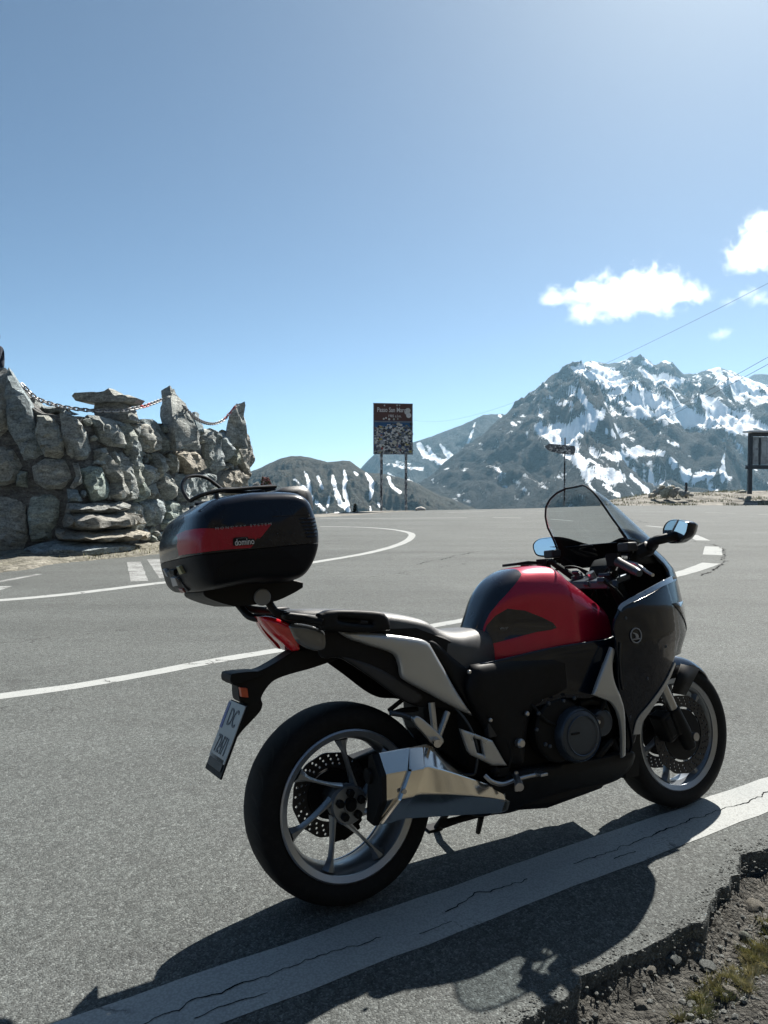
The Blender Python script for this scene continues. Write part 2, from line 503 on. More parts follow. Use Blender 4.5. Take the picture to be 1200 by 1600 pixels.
vs, es, fs, *_ = delaunay_2d_cdt([Vector((p.x, p.y)) for p in outline], [(i, (i + 1) % len(outline)) for i in range(len(outline))], [], 1, 1e-5)
mb = MB()
mb.add([(p.x, p.y, 0) for p in vs], [tuple(f) for f in fs])
mb.rings([[(p.x, p.y, 0) for p in ragged], [(p.x + 0.523 * 0.006, p.y - 0.853 * 0.006, -0.012) for p in ragged], [(p.x + 0.523 * 0.004, p.y - 0.853 * 0.004, -0.3) for p in ragged]], closed=False, caps=False)
road = mb.obj('road', ASPHALT, smooth=True, angle=30)
setp(road, kind='structure')

def even_curve(pts):
    q = [Vector((p[0], p[1], 0)) for p in pts]
    d = [0.0]
    for a, b in zip(q[:-1], q[1:]): d.append(d[-1] + max(0.05, (b - a).length) ** 0.5)      # centripetal spacing
    out = []
    for i in range(len(q) - 1):
        p0, p1, p2, p3 = q[max(i - 1, 0)], q[i], q[i + 1], q[min(i + 2, len(q) - 1)]
        t1, t2 = d[i], d[i + 1]
        t0 = d[i - 1] if i > 0 else t1 - (t2 - t1)
        t3 = d[i + 2] if i + 2 < len(q) else t2 + (t2 - t1)
        if i == 0: p0 = p1 - (p2 - p1)
        if i + 2 >= len(q): p3 = p2 + (p2 - p1)
        n = max(6, int((p2 - p1).length / 0.12)) if (p2 - p1).length < 8 else 60
        for k in range(n):
            t = t1 + (t2 - t1) * k / n
            a1 = p0 * ((t1 - t) / (t1 - t0)) + p1 * ((t - t0) / (t1 - t0)); a2 = p1 * ((t2 - t) / (t2 - t1)) + p2 * ((t - t1) / (t2 - t1)); a3 = p2 * ((t3 - t) / (t3 - t2)) + p3 * ((t - t2) / (t3 - t2))
            b1 = a1 * ((t2 - t) / (t2 - t0)) + a2 * ((t - t0) / (t2 - t0)); b2 = a2 * ((t3 - t) / (t3 - t1)) + a3 * ((t - t1) / (t3 - t1))
            out.append(b1 * ((t2 - t) / (t2 - t1)) + b2 * ((t - t1) / (t2 - t1)))
    out.append(q[-1])
    return out
def marking(name, pts, width, label=None, z=0.0016):
    """painted stripe along a ground polyline, or a patch"""
    P = even_curve(pts) if len(pts) > 2 else [Vector((p[0], p[1], 0)) for p in pts]
    if len(P) == 2:
        n = max(2, int((P[1] - P[0]).length / 0.15)); P = [P[0].lerp(P[1], i / n) for i in range(n + 1)]
    L, Rr = [], []
    for i, p in enumerate(P):
        t = (P[min(i + 1, len(P) - 1)] - P[max(i - 1, 0)]).normalized()
        nrm = Vector((-t.y, t.x, 0))
        w = width(i / (len(P) - 1)) if callable(width) else width
        ja = 0.012 * noise.noise((p.x * 6, p.y * 6, 0.3)) + 0.006 * noise.noise((p.x * 31, p.y * 31, 0.3))
        jb = 0.012 * noise.noise((p.x * 6, p.y * 6, 7.3)) + 0.006 * noise.noise((p.x * 31, p.y * 31, 7.3))
        L.append(p + nrm * (w / 2 + ja) + Vector((0, 0, z))); Rr.append(p - nrm * (w / 2 + jb) + Vector((0, 0, z)))
    m = MB(); m.rings([L, Rr], closed=False, caps=False)
    o = m.obj(name, PAINT_WORN if name == 'bar_marking' else PAINT)
    if o.data.polygons[0].normal.z < 0: o.data.flip_normals()
    setp(o, kind='structure')
    return o
G = lambda *pts: [gnd(*p) for p in pts]
a0, a1 = Vector(gnd(1200, 1240)), Vector(gnd(215, 1600))
dd = (a1 - a0).normalized()
marking('edge_line', [tuple(a0 - dd * 30), tuple(a0 - dd * 3), tuple(a0), tuple(a1), tuple(a1 + dd * 6)], 0.215)
marking('centre_line', [(-9.0, 2.6)] + G((0, 1088), (380, 1025), (720, 970), (1060, 897), (1112, 880)), lambda t: 0.15 + 0.16 * max(0.0, (t - 0.72) / 0.28))
marking('lane_line', [(-9.4, 7.25)] + G((0, 938), (250, 911), (400, 893), (500, 877), (570, 865), (620, 852), (642, 840), (638, 832), (600, 826), (555, 823.5), (500, 823)), lambda t: 0.2)
for pts, w in [(((1113, 867), (1114.5, 854)), 0.36), (((1099, 844.5), (1080, 836)), 0.34), (((1010, 821.5), (1036, 824)), 0.2), (((860, 811), (895, 814)), 0.16),
               (((935, 806), (960, 807)), 0.16), (((1002, 799), (1048, 799.8)), 0.2), (((1102, 801), (1150, 802)), 0.2), (((770, 808.5), (815, 809.2)), 0.2),
               (((500, 810.5), (730, 809)), 0.2), (((700, 800.5), (760, 799.5)), 0.22), (((840, 799), (880, 799)), 0.2), (((1185, 804), (1215, 805)), 0.2)]:
    marking('dash_line', G(*pts), w)
for (x0, y0, x1, y1, w) in [(209, 878, 218, 908, 0.24), (240, 874, 262, 903, 0.24), (-6, 910, 62, 897, 0.12), (-20, 925, 8, 916, 0.2)]:
    marking('bar_marking', G((x0, y0), (x1, y1)), w)

CRACK = plain('crack_shadow_dirt', (0.012, 0.012, 0.013), 1.0, spec=0.0)
def crack(pts, width, wob, seed, z=0.0032, gaps=0.25):
    P = even_curve(pts)
    acc = 0.0
    m = MB(); run_l, run_r = [], []
    def flush():
        if len(run_l) > 2: m.rings([list(run_l), list(run_r)], closed=False, caps=False)
        run_l.clear(); run_r.clear()
    Q = []
    for a, b in zip(P[:-1], P[1:]):
        n = max(1, int((b - a).length / 0.012))
        Q += [a.lerp(b, i / n) for i in range(n)]
    for i, p in enumerate(Q):
        t = (Q[min(i + 1, len(Q) - 1)] - Q[max(i - 1, 0)])
        if t.length < 1e-6: continue
        t.normalize(); nn = Vector((-t.y, t.x, 0))
        acc += 0.012
        o = wob * (noise.fractal((acc * 2.2, seed, 0), 0.7, 2.1, 5)) + 0.32 * wob * noise.noise((acc * 19, seed, 4)) + 0.25 * wob * noise.noise((acc * 48, seed, 6))
        if noise.noise((acc * 3.5, seed, 8)) < -0.5 + gaps: flush(); continue
        w = width * (0.35 + 1.1 * abs(noise.noise((acc * 6, seed, 12))) + 0.5 * abs(noise.noise((acc * 30, seed, 15))))
        q = p + nn * o
        run_l.append((q.x + nn.x * w / 2, q.y + nn.y * w / 2, z)); run_r.append((q.x - nn.x * w / 2, q.y - nn.y * w / 2, z))
    flush()
    if not m.v: return
    o = m.obj('crack', CRACK, smooth=False)
    for pl in o.data.polygons:
        if pl.normal.z < 0: pl.flip()
    setp(o, kind='structure')
mid = [tuple(a0 - dd * 3), tuple(a0), tuple(a1), tuple(a1 + dd * 2)]
crack(mid, 0.006, 0.035, 1.0, gaps=0.35)
crack([tuple(Vector(q) + Vector((0.03, -0.05))) for q in mid], 0.005, 0.02, 5.0, gaps=0.62)
crack(G((640, 884), (690, 874), (745, 862), (800, 858)), 0.022, 0.12, 2.0)
crack(G((560, 905), (640, 893), (735, 880)), 0.014, 0.12, 3.0, gaps=0.4)
crack(G((1085, 846), (1118, 852), (1132, 866), (1126, 884), (1095, 900)), 0.03, 0.1, 4.0)
crack(G((900, 800), (990, 812), (1010, 817)), 0.04, 0.15, 8.0, gaps=0.3)

# ================================================================== ground
px_bank = [-9999, 860, 930, 950, 985, 1020, 1055, 1090, 1160, 1230, 1400, 9999]
z_bank = [-0.6, -0.5, -0.2, 0.26, 0.55, 0.9, 1.0, 0.98, 1.12, 1.15, 1.6, 2.0]
yf_x = [-60, -9.7, -6.3, -3.9, -0.7, 1.9, 11, 18.5, 24.5, 32.0, 95]
yf_y = [12, 13.0, 36.5, 38.5, 45, 45.7, 51, 58.5, 59.5, 60.5, 70]
def far_y(x): return np.interp(x, yf_x, yf_y)
def ground_z(x, y):
    x, y = np.asarray(x, float), np.asarray(y, float)
    s = (x - edge[0].x) * 0.523 - (y - edge[0].y) * 0.853          # distance into the verge
    near = -0.17 + np.clip(s, 0, 3) * 0.03 + 0.025 * fbm(x * 3, y * 3, 0, 4)
    far = y - far_y(x)
    px = 600 + F * x / np.maximum(y, 1.0)
    zb = np.interp(px, px_bank, z_bank)
    up = sstep(0, 9, far) * zb + 0.08 * sstep(0, 3, far) * fbm(x * 0.7, y * 0.7, 2, 4) * np.clip(zb, 0.2, 1)
    drop = np.where(zb < 0, sstep(1.5, 5, far) * 1.2, 0) + np.clip(far - 12, 0, None) * 0.28
    rest = -0.035 + np.where(far > 0, up - drop + 0.02, 0)
    left = sstep(-0.02, 0.25, -(x + 4.0 + np.interp(y, [8.7, 10.9, 14, 17, 25], [3.5, 1.2 + 1.1, 1.5, 0.5, 0.0])))
    z = np.where(s > -0.25, near, rest)
    return z
gx = np.concatenate([np.linspace(-160, -30, 20), np.linspace(-29, 75, 240), np.linspace(77, 260, 40)])
gy = np.concatenate([np.linspace(-30, 30, 60), np.linspace(30.5, 85, 170), np.linspace(87, 700, 80)])
X, Y = np.meshgrid(gx, gy)
Z = ground_z(X, Y)
Z = np.where((X - edge[0].x) * 0.523 - (Y - edge[0].y) * 0.853 > -0.25, Z - 0.12, Z)
ground = link('ground', grid_mesh('ground', np.stack([X, Y, Z], -1), BANK))
setp(ground, kind='structure')
# the gravel shoulder beside the near asphalt edge
U, S = np.meshgrid(np.linspace(-3.2, 3.0, 260), np.linspace(-0.06, 2.2, 110))
VX = edge[3].x + e_dir.x * U + 0.523 * S
VY = edge[3].y + e_dir.y * U - 0.853 * S
# keep the shoulder against the kinked edge
def edge_s(x, y):
    best = None
    for a, b in zip(edge_line[:-1], edge_line[1:]):
        d = b - a
        t = np.clip(((x - a.x) * d.x + (y - a.y) * d.y) / d.length_squared, 0, 1)
        qx, qy = x - (a.x + d.x * t), y - (a.y + d.y * t)
        dist = np.sqrt(qx * qx + qy * qy)
        sg = np.sign(d.x * qy - d.y * qx)
        if best is None: best, bs = dist, sg
        else:
            k = dist < best
            best, bs = np.where(k, dist, best), np.where(k, sg, bs)
    return best * bs                        # positive on the verge side
def verge_z(x, y):
    s = edge_s(x, y)
    return -0.09 + 0.06 * (1 - sstep(-0.02, 0.075 + 0.05 * perlin(x * 7, y * 7, 2), s)) + 0.045 * sstep(0.1, 0.5, s) + 0.03 * fbm(x * 5, y * 5, 1, 5) + 0.014 * fbm(x * 24, y * 24, 4, 3) + 0.02 * np.clip(s, 0, 2)
VZ = verge_z(VX, VY)
verge = link('verge', grid_mesh('verge', np.stack([VX, VY, VZ], -1), GRAVEL))
setp(verge, kind='structure')
# grassy bank that climbs away on the near side of the road, behind the viewpoint
HILL_G = gravel_mat('dry_hillside', (0.045, 0.042, 0.032), (0.085, 0.077, 0.056), 3)
U2, S2 = np.meshgrid(np.linspace(-70, 45, 116), np.concatenate([[2.0, 2.3], np.linspace(2.6, 8, 24), np.linspace(8.6, 70, 40)]))
HX = edge[3].x + e_dir.x * U2 + 0.523 * S2
HY = edge[3].y + e_dir.y * U2 - 0.853 * S2
HZ = -0.16 + 0.75 * np.clip(S2 - 2.2, 0, None) * (1 - 0.25 * sstep(10, 60, S2)) + 0.25 * fbm(HX * 0.5, HY * 0.5, 3, 5) * sstep(2.2, 4.5, S2) + 1.2 * fbm(HX * 0.09, HY * 0.09, 6, 4) * sstep(4, 14, S2)
hillside = link('hillside', grid_mesh('hillside', np.stack([HX, HY, HZ], -1), HILL_G))
setp(hillside, kind='structure')
# dirt strip at the foot of the stone wall
kerb = [Vector((-11.0, 9.9)), Vector((-9.2, 10.75))] + [Vector(gnd(*p)) for p in LEFT_PX] + [Vector((-4.3, 19.5)), Vector((-3.5, 23.4)), Vector((-3.4, 26))]
foot = [Vector((-11.5, 14.8)), Vector((-9.2, 14.8)), Vector((-7.6, 14.8)), Vector((-6.7, 14.9)), Vector((-6.2, 15.2)), Vector((-5.7, 17)), Vector((-5.0, 20)), Vector((-4.4, 23.4)), Vector((-4.2, 26))]
rows = []
ka, kb = catmull([(*p, 0) for p in kerb], 12), catmull([(*p, 0) for p in foot], 12)
n = min(len(ka), len(kb))
for t in np.linspace(0, 1, 16):
    r = []
    for i in range(n):
        p = ka[i].lerp(kb[i], t)
        z = -0.02 + 0.05 * min(1, t * 8) + 0.12 * t + 0.05 * noise.fractal((p.x * 2, p.y * 2, 0), 1, 2, 4) * min(1, t * 3)
        r.append((p.x, p.y, z))
    rows.append(r)
dirt = link('dirt_strip', grid_mesh('dirt_strip', np.array(rows), DIRT))
setp(dirt, kind='structure')

# ================================================================== mountains
def seg_field(px, py, lines):
    """soft stripes: list of (points, width, strength) measured in the view of the slope"""
    best = np.zeros_like(px)
    for pts, w, st in lines:
        pts = np.array(pts, float)
        wv = np.full(len(pts), w, float) if not hasattr(w, '__len__') else np.array(w, float)
        for i in range(len(pts) - 1):
            a, b = pts[i], pts[i + 1]
            d = b - a
            L2 = max(1e-6, d @ d)
            t = np.clip(((px - a[0]) * d[0] + (py - a[1]) * d[1]) / L2, 0, 1)
            dist = np.hypot(px - (a[0] + d[0] * t), py - (a[1] + d[1] * t))
            ww = wv[i] + (wv[i + 1] - wv[i]) * t
            best = np.maximum(best, st * np.clip(1.35 - dist / np.maximum(ww * 1.25, 0.5), 0, 1.0))
    return best
def mountain(name, sky_pts, pxr, d_ridge, d_base, zbase, cols, rows, mat, lines, amp=60, nscale=700.0, spur=None, power=1.0, back=0.35, tex_snow=0.0, jag=4.0, seed=0.0, ribs=0.22):
    px = np.linspace(pxr[0], pxr[1], cols)
    sx, sy = zip(*sky_pts)
    rid = np.interp(px, sx, sy)
    dr = np.interp(px, *zip(*d_ridge)) if hasattr(d_ridge, '__len__') else np.full(cols, float(d_ridge))
    t = np.concatenate([np.linspace(0, 1, rows) ** 0.9, 1 + np.linspace(0.03, back, max(6, rows // 10))])
    T, PX = np.meshgrid(t, px, indexing='ij')
    DR, RID = np.broadcast_to(dr, T.shape), np.broadcast_to(rid, T.shape)
    D = d_base + (DR - d_base) * T
    Xw = (PX - 600) / F * D
    zr = EYE + (YH - RID) / F * DR
    tt = np.clip(T, 0, 1)
    Zw = zbase + (zr - zbase) * tt ** power
    env = np.sin(np.pi * np.clip(tt, 0, 1)) ** 0.8
    wx, wy = 0.35 * fbm(Xw / nscale * 1.3, D / nscale * 1.3, seed + 20, 3), 0.35 * fbm(Xw / nscale * 1.3, D / nscale * 1.3, seed + 30, 3)
    nz = ridged(Xw / nscale + seed + wx, D / nscale + wy, seed, 6, 0.55) - 1.1
    # ribs and gullies that run down the slope
    rw = nscale * 0.16
    rib = 1 - 2.2 * np.abs(perlin(Xw / rw + 1.6 * wx + D / (rw * 7), D / (rw * 6), seed + 40)) + 0.5 * (1 - 2.2 * np.abs(perlin(Xw / (rw * 0.4) + 3 * wy, D / (rw * 2.2), seed + 44)))
    relief = np.clip((zr - zbase) / 950.0, 0.15, 1.0) if amp > 100 else 1.0
    env = env * relief
    tt_r = tt * relief
    Zw = Zw + amp * env * nz + amp * ribs * (env + 0.25 * tt_r * (tt < 0.995)) * (rib - 0.8) + jag * fbm(Xw / 45.0, D / 45.0, seed + 3, 4) * np.clip(tt * 1.2, 0, 1)
    if spur is not None: Zw = Zw + spur(PX, T, D)
    Zw = np.where(T > 1, Zw - (T - 1) / back * (zr - zbase) * 0.8, Zw)
    # hold the crest where it belongs
    k = np.clip((tt - 0.93) / 0.07, 0, 1)
    Zw = np.where(T <= 1, Zw * (1 - k) + k * (zr + jag * 0.8 * fbm(Xw / 60.0, 0, seed + 5, 4)), Zw)
    PY = YH - F * (Zw - EYE) / D
    ru, rv = PX * 0.85 + PY * 0.53, -PX * 0.53 + PY * 0.85
    sn = seg_field(PX, PY, lines)
    sn = sn * (0.82 + (0.75 if tex_snow else 0.4) * fbm(ru / 20.0, rv / 6.0, seed + 6, 4)) + tex_snow * np.clip(fbm(ru / 30.0, rv / 8.0, seed + 8, 5), -1, 1) + (0.27 if tex_snow else 0.1)
    sn = sn + 0.22 * np.clip((690 - PY) / 60.0, -0.2, 1) * (tex_snow > 0)
    sn = sn - (0.3 if tex_snow else 0.16) * (rib - 0.6) * (sn > 0.12)
    # gullies hold the snow, ribs shed it
    sn = sn + 0.10 * np.clip(-nz, -1, 1) * (sn > 0.05)
    o = link(name, grid_mesh(name, np.stack([Xw, D, Zw], -1), mat, {'snow': np.clip(sn, -1, 1.5)}))
    setp(o, kind='structure')
    return o
M_HILL = mountain_mat('hill_ground', (0.034, 0.033, 0.028), (0.058, 0.053, 0.042), (0.045, 0.043, 0.03), s=2.0, brk=0.55)
M_ROCK = mountain_mat('mountain_ground', (0.018, 0.019, 0.02), (0.036, 0.036, 0.034), (0.024, 0.0255, 0.023))
Z0 = lambda pts: pts
mountain('far_ridge', [(560, 735), (590, 705), (620, 697), (650, 690), (672, 683), (690, 676), (720, 665), (740, 656), (748, 652), (755, 648.5), (785, 647.5), (795, 655), (830, 690), (900, 720)],
         (520, 900), 4200, 2400, -420, 300, 150, M_ROCK,
         [([(655, 695), (662, 708), (684, 722)], 4, 1), ([(668, 697), (676, 712), (690, 720)], 3, 0.9), ([(688, 695), (698, 708), (708, 718)], [2, 4, 5], 1), ([(664, 712), (690, 722), (712, 719)], 5, 1),
          ([(742, 660), (735, 682), (728, 700)], 2.2, 0.8), ([(600, 724), (630, 731), (660, 733)], 3.2, 0.7), ([(607, 740), (625, 752), (640, 748)], 2.5, 0.7), ([(780, 650), (785, 654)], 2.5, 0.8), ([(620, 722), (640, 726)], 3, 0.5)],
         amp=55, nscale=520, power=0.95, seed=2.0)
mountain('near_hill', [(340, 765), (393, 736), (410, 730), (424, 724), (440, 716), (455, 713), (480, 714), (500, 719), (512, 722), (535, 720), (548, 722), (560, 730), (575, 738), (610, 742), (640, 750), (690, 775), (760, 800)],
         (300, 780), 1700, 800, -190, 400, 170, M_HILL,
         [([(460, 749), (470, 757), (482, 766)], 2.6, 0.9), ([(477, 738), (482, 752), (484, 766)], 3, 1), ([(497, 745), (501, 755), (504, 764)], 2.6, 0.9),
          ([(484, 772), (495, 786), (510, 800)], 3.2, 1), ([(520, 742), (522, 758), (526, 772), (532, 786), (545, 798)], [2, 4, 4.5, 4.5, 4], 1.05), ([(538, 735), (540, 748), (538, 764), (541, 780), (546, 797)], [2, 3.6, 3, 3.4, 3], 1),
          ([(515, 775), (512, 792)], 2.6, 0.9), ([(555, 738), (558, 741)], 3, 0.8), ([(572, 740), (580, 752), (581, 766), (578, 781)], [2, 4, 3.6, 2], 1.05), ([(573, 727), (577, 733)], 1.8, 0.8),
          ([(607, 746), (613, 760), (624, 769)], [3, 3, 4], 1), ([(588, 784), (594, 791)], 2.2, 0.9), ([(579, 790), (579, 799)], 2, 0.8), ([(524, 800), (531, 803)], 3, 0.9), ([(586, 752), (592, 756)], 2, 0.6), ([(633, 747), (644, 750)], 3, 0.8)],
         amp=34, nscale=230, power=0.8, jag=4.5, seed=5.0)
def spur(PX, T, D):
    # dark buttress in front of the snow bowl, running down from the left skyline
    line = np.interp(T, [0.0, 0.35, 0.6, 0.8, 1.0], [985, 930, 880, 845, 815])
    w = np.where(PX < line, 150.0, 26.0)
    return 120 * np.exp(-((PX - line) / w) ** 2) * np.sin(np.pi * np.clip(T, 0, 1)) ** 0.7
mountain('snow_mountain', [(560, 812), (600, 796), (640, 768), (700, 724), (740, 702), (775, 677), (800, 656), (830, 636), (860, 613), (888, 592), (905, 576), (920, 567.5), (932, 570), (948, 572), (960, 570), (975, 566), (985, 560.5), (995, 561), (1003, 562), (1012, 567), (1022, 576), (1030, 569), (1037, 566.5), (1048, 572), (1066, 588), (1085, 588), (1100, 581), (1120, 577), (1140, 583), (1160, 592), (1180, 600), (1230, 612), (1400, 640), (1700, 668), (2300, 700), (3200, 745)],
         (555, 3100), [(555, 1900), (700, 2700), (920, 4300), (1400, 4800), (3100, 5200)], 1150, -270, 1500, 300, M_ROCK,
         [([(900, 578), (925, 578), (940, 590), (965, 605), (990, 620), (1015, 632), (1050, 644), (1085, 655), (1120, 662), (1165, 674)], [8, 10, 12, 13, 17, 17, 12, 10, 8, 6], 0.78),
          ([(960, 615), (985, 632), (1010, 643), (1040, 655)], 11, 0.66),
          ([(843, 668), (858, 678), (880, 682), (905, 668), (925, 655), (940, 645)], [7, 15, 15, 12, 8, 5], 1.15),
          ([(865, 690), (890, 704), (905, 722), (925, 738), (955, 746), (970, 745)], [7, 11, 14, 12, 11, 7], 0.98),
          ([(905, 612), (912, 628), (925, 642), (938, 652)], [3, 4, 8, 6], 0.9), ([(870, 632), (890, 630), (893, 640)], 3.5, 0.75), ([(876, 603), (890, 618)], 2, 0.6),
          ([(935, 668), (950, 672), (956, 682)], 4, 0.8), ([(925, 708), (955, 717), (985, 708), (1000, 704)], 6, 0.86), ([(1000, 704), (1020, 706), (1037, 711)], 5.5, 0.86),
          ([(1048, 719), (1058, 728), (1068, 737), (1085, 746), (1103, 746), (1116, 737), (1121, 728)], [3.6, 4, 4.5, 4.5, 4.5, 3, 1.5], 1.15), ([(1131, 706), (1129, 722), (1128, 742)], [1.2, 3, 5], 1.05),
          ([(1108, 578), (1125, 586), (1145, 597), (1175, 608), (1200, 618)], [6, 10, 12, 10, 9], 0.72), ([(1090, 618), (1115, 632), (1140, 645), (1165, 655), (1195, 670)], [3, 6, 5, 6, 4], 0.78), ([(1040, 600), (1062, 596)], 4, 0.7),
          ([(985, 742), (1000, 757), (1012, 768)], 3, 0.9), ([(944, 758), (955, 768), (966, 775)], 3.6, 0.9), ([(1000, 578), (1010, 588), (1030, 590), (1060, 598)], 4, 0.72), ([(1140, 655), (1170, 668)], 3, 0.7),
          ([(898, 760), (908, 775), (915, 785)], 2.2, 0.85), ([(915, 752), (928, 766), (938, 778)], 2.6, 0.85), ([(1010, 740), (1050, 742)], 2, 0.55), ([(1040, 690), (1060, 694)], 3, 0.55), ([(1152, 697), (1158, 702)], 2.5, 0.8), ([(822, 678), (824, 690)], 2, 0.8), ([(800, 662), (806, 666)], 2.2, 0.7)],
         amp=150, nscale=760, power=0.93, tex_snow=0.5, ribs=0.13, jag=9.0, spur=spur, seed=9.0)
mountain('distant_peak', [(1060, 640), (1150, 604), (1168, 590), (1175, 586), (1190, 585.5), (1215, 588), (1260, 600), (1330, 640)], (1060, 1330), 5600, 4600, 200, 90, 30, M_ROCK, [], amp=20, nscale=600, seed=4.0)
vx, vy = np.meshgrid(np.linspace(-9000, 9000, 60), np.linspace(250, 9000, 50))
vz = -300 + 25 * fbm(vx / 900, vy / 900, 0, 4)
valley = link('valley_floor', grid_mesh('valley_floor', np.stack([vx, vy, vz], -1), M_HILL)); setp(valley, kind='structure')

# ================================================================== haze
hz = MB(); hz.box((0, 3600, 200), (15000, 8200, 1120))
hm = bpy.data.materials.new('haze_air'); hm.use_nodes = True
hn = hm.node_tree; hn.nodes.clear()
ho = hn.nodes.new('ShaderNodeOutputMaterial'); hv = hn.nodes.new('ShaderNodeVolumePrincipled')
hv.inputs['Color'].default_value = (0.40, 0.70, 0.93, 1)
hv.inputs['Density'].default_value = 6.0e-5
hv.inputs['Anisotropy'].default_value = 0.25
hn.links.new(hv.outputs[0], ho.inputs['Volume'])
haze = hz.obj('haze', hm, smooth=False)
setp(haze, kind='stuff')

# ================================================================== clouds
def cloud(label, px0, py0, px1, py1, puffs, dist=13500, dens=0.0042, seed=0.0, soft=2.0, flat=1.55):
    """puffs in picture units, one closed volume far beyond the peaks"""
    c = at((px0 + px1) / 2, (py0 + py1) / 2, dist)
    k = dist / F
    w, h = abs(px1 - px0) * k, abs(py1 - py0) * k
    dep = max(h * 1.4, w * 0.45)
    m = MB(); m.box((0, 0, 0), (w, dep, h))
    mt = bpy.data.materials.new('cloud_vapour'); mt.use_nodes = True
    nt = mt.node_tree; nt.nodes.clear()
    out = nt.nodes.new('ShaderNodeOutputMaterial'); vol = nt.nodes.new('ShaderNodeVolumePrincipled')
    v = coords(nt)
    sm = nt.nodes.new('ShaderNodeMapping'); sm.inputs['Scale'].default_value = (1, 1, flat); nt.links.new(v, sm.inputs[0]); vs = sm.outputs[0]
    field = None
    for (x, y, r) in puffs:
        pc = ((x - (px0 + px1) / 2) * k, 0, ((py0 + py1) / 2 - y) * k)
        d = nt.nodes.new('ShaderNodeVectorMath'); d.operation = 'DISTANCE'
        nt.links.new(vs, d.inputs[0]); d.inputs[1].default_value = (pc[0], pc[1], pc[2] * flat)
        f = mth(nt, 'SUBTRACT', 1.0, mth(nt, 'DIVIDE', d.outputs['Value'], r * k * 1.08))
        field = f if field is None else mth(nt, 'MAXIMUM', field, f)
    n = tex(nt, 'ShaderNodeTexNoise', v, Scale=1.0 / (24 * k), Detail=9.0, Roughness=0.66, Distortion=0.4)
    f = mth(nt, 'ADD', field, mth(nt, 'MULTIPLY', mth(nt, 'SUBTRACT', n.outputs[0], 0.56), 3.3))
    f = ramp(nt, f, [(0.0, 0.0), (soft, 1.0)])
    nt.links.new(mth(nt, 'MULTIPLY', f, dens), vol.inputs['Density'])
    vol.inputs['Color'].default_value = (0.99, 0.99, 0.99, 1)
    vol.inputs['Anisotropy'].default_value = 0.8
    nt.links.new(vol.outputs[0], out.inputs['Volume'])
    o = m.obj('cloud', mt, smooth=False, loc=c)
    setp(o, label, 'cloud', 'white clouds above the mountains')
    return o
cloud('large flat-bottomed white cloud with a ragged left tail above the snowy summit', 825, 395, 1115, 520,
      [(865, 464, 24), (893, 462, 22), (925, 462, 40), (950, 458, 46), (985, 456, 52), (1015, 452, 54), (1045, 458, 42), (1078, 455, 30), (912, 488, 28), (940, 478, 36), (985, 476, 36), (1030, 472, 34)], seed=1)
cloud('bright white cloud cut off by the edge of the view, highest in the sky', 1120, 315, 1330, 435,
      [(1160, 405, 32), (1180, 396, 42), (1205, 385, 54), (1195, 350, 34), (1240, 375, 62), (1280, 385, 44)], seed=2)
cloud('thin wispy cloud just below the highest bright cloud', 1150, 440, 1215, 485, [(1172, 457, 20), (1186, 465, 19), (1200, 470, 16)], seed=3, dens=0.002)
cloud('small wispy cloud puff closest above the snowy ridge', 1105, 505, 1150, 540, [(1128, 521, 17), (1121, 524, 12)], seed=4, dens=0.0025)
cloud('tiny faint cloud puff between the flat-bottomed cloud and the wispy one', 1125, 455, 1155, 485, [(1138, 471, 13)], seed=5, dens=0.0014)

# ================================================================== dry stone wall
WALL = [Vector((-11.5, 14.4)), Vector((-7.56, 14.46)), Vector((-6.05, 14.6)), Vector((-5.65, 15.4)), Vector((-5.05, 18.4)), Vector((-4.2, 23.2))]
WALL_S = [0.0]
for a, b in zip(WALL[:-1], WALL[1:]): WALL_S.append(WALL_S[-1] + (b - a).length)
def wall_pt(s, depth=0.0):
    s = min(max(s, 0.0), WALL_S[-1] + 2)
    for i in range(len(WALL) - 1):
        if s <= WALL_S[i + 1] or i == len(WALL) - 2:
            t = (s - WALL_S[i]) / (WALL_S[i + 1] - WALL_S[i])
            p = WALL[i].lerp(WALL[i + 1], t)
            d0 = (WALL[i + 1] - WALL[i]).normalized()
            j = i + 1 if t > 0.5 else i - 1
            d1 = (WALL[j + 1] - WALL[j]).normalized() if 0 <= j < len(WALL) - 1 else d0
            k = abs(t - 0.5)
            d = (d0 * (1 - k) + d1 * k).normalized()
            n = Vector((d.y, -d.x))
            p = p + n * depth
            return p
def wall_hit(px, py):
    d = ray(px, py)
    for i in range(len(WALL) - 1):
        a, b = WALL[i], WALL[i + 1]
        e = b - a
        den = d.x * e.y - d.y * e.x
        if abs(den) < 1e-9: continue
        t = (a.x * e.y - a.y * e.x) / den
        u = (a.x * d.y - a.y * d.x) / den
        lo = -5 if i == 0 else 0
        hi = 5 if i == len(WALL) - 2 else 1
        if lo <= u <= hi and t > 0:
            return (WALL_S[i] + u * e.length, EYE + d.z * t)
    return (WALL_S[-1], EYE)
wall = empty('stone_wall', (-6.5, 15.5, 0))
setp(wall, 'tall rough grey wall of big irregular boulders with upright pointed stones on top', 'stone wall')
WINV = Vector((6.5, -15.5, 0))
def to3(s, z, dep):
    p = wall_pt(s, dep)
    return Vector((p.x, p.y, z)) + WINV
def inside(poly, x, y):
    c = False
    n = len(poly)
    for i in range(n):
        x1, y1 = poly[i][0], poly[i][1]; x2, y2 = poly[i - 1][0], poly[i - 1][1]
        if (y1 > y) != (y2 > y) and x < (x2 - x1) * (y - y1) / (y2 - y1) + x1: c = not c
    return c
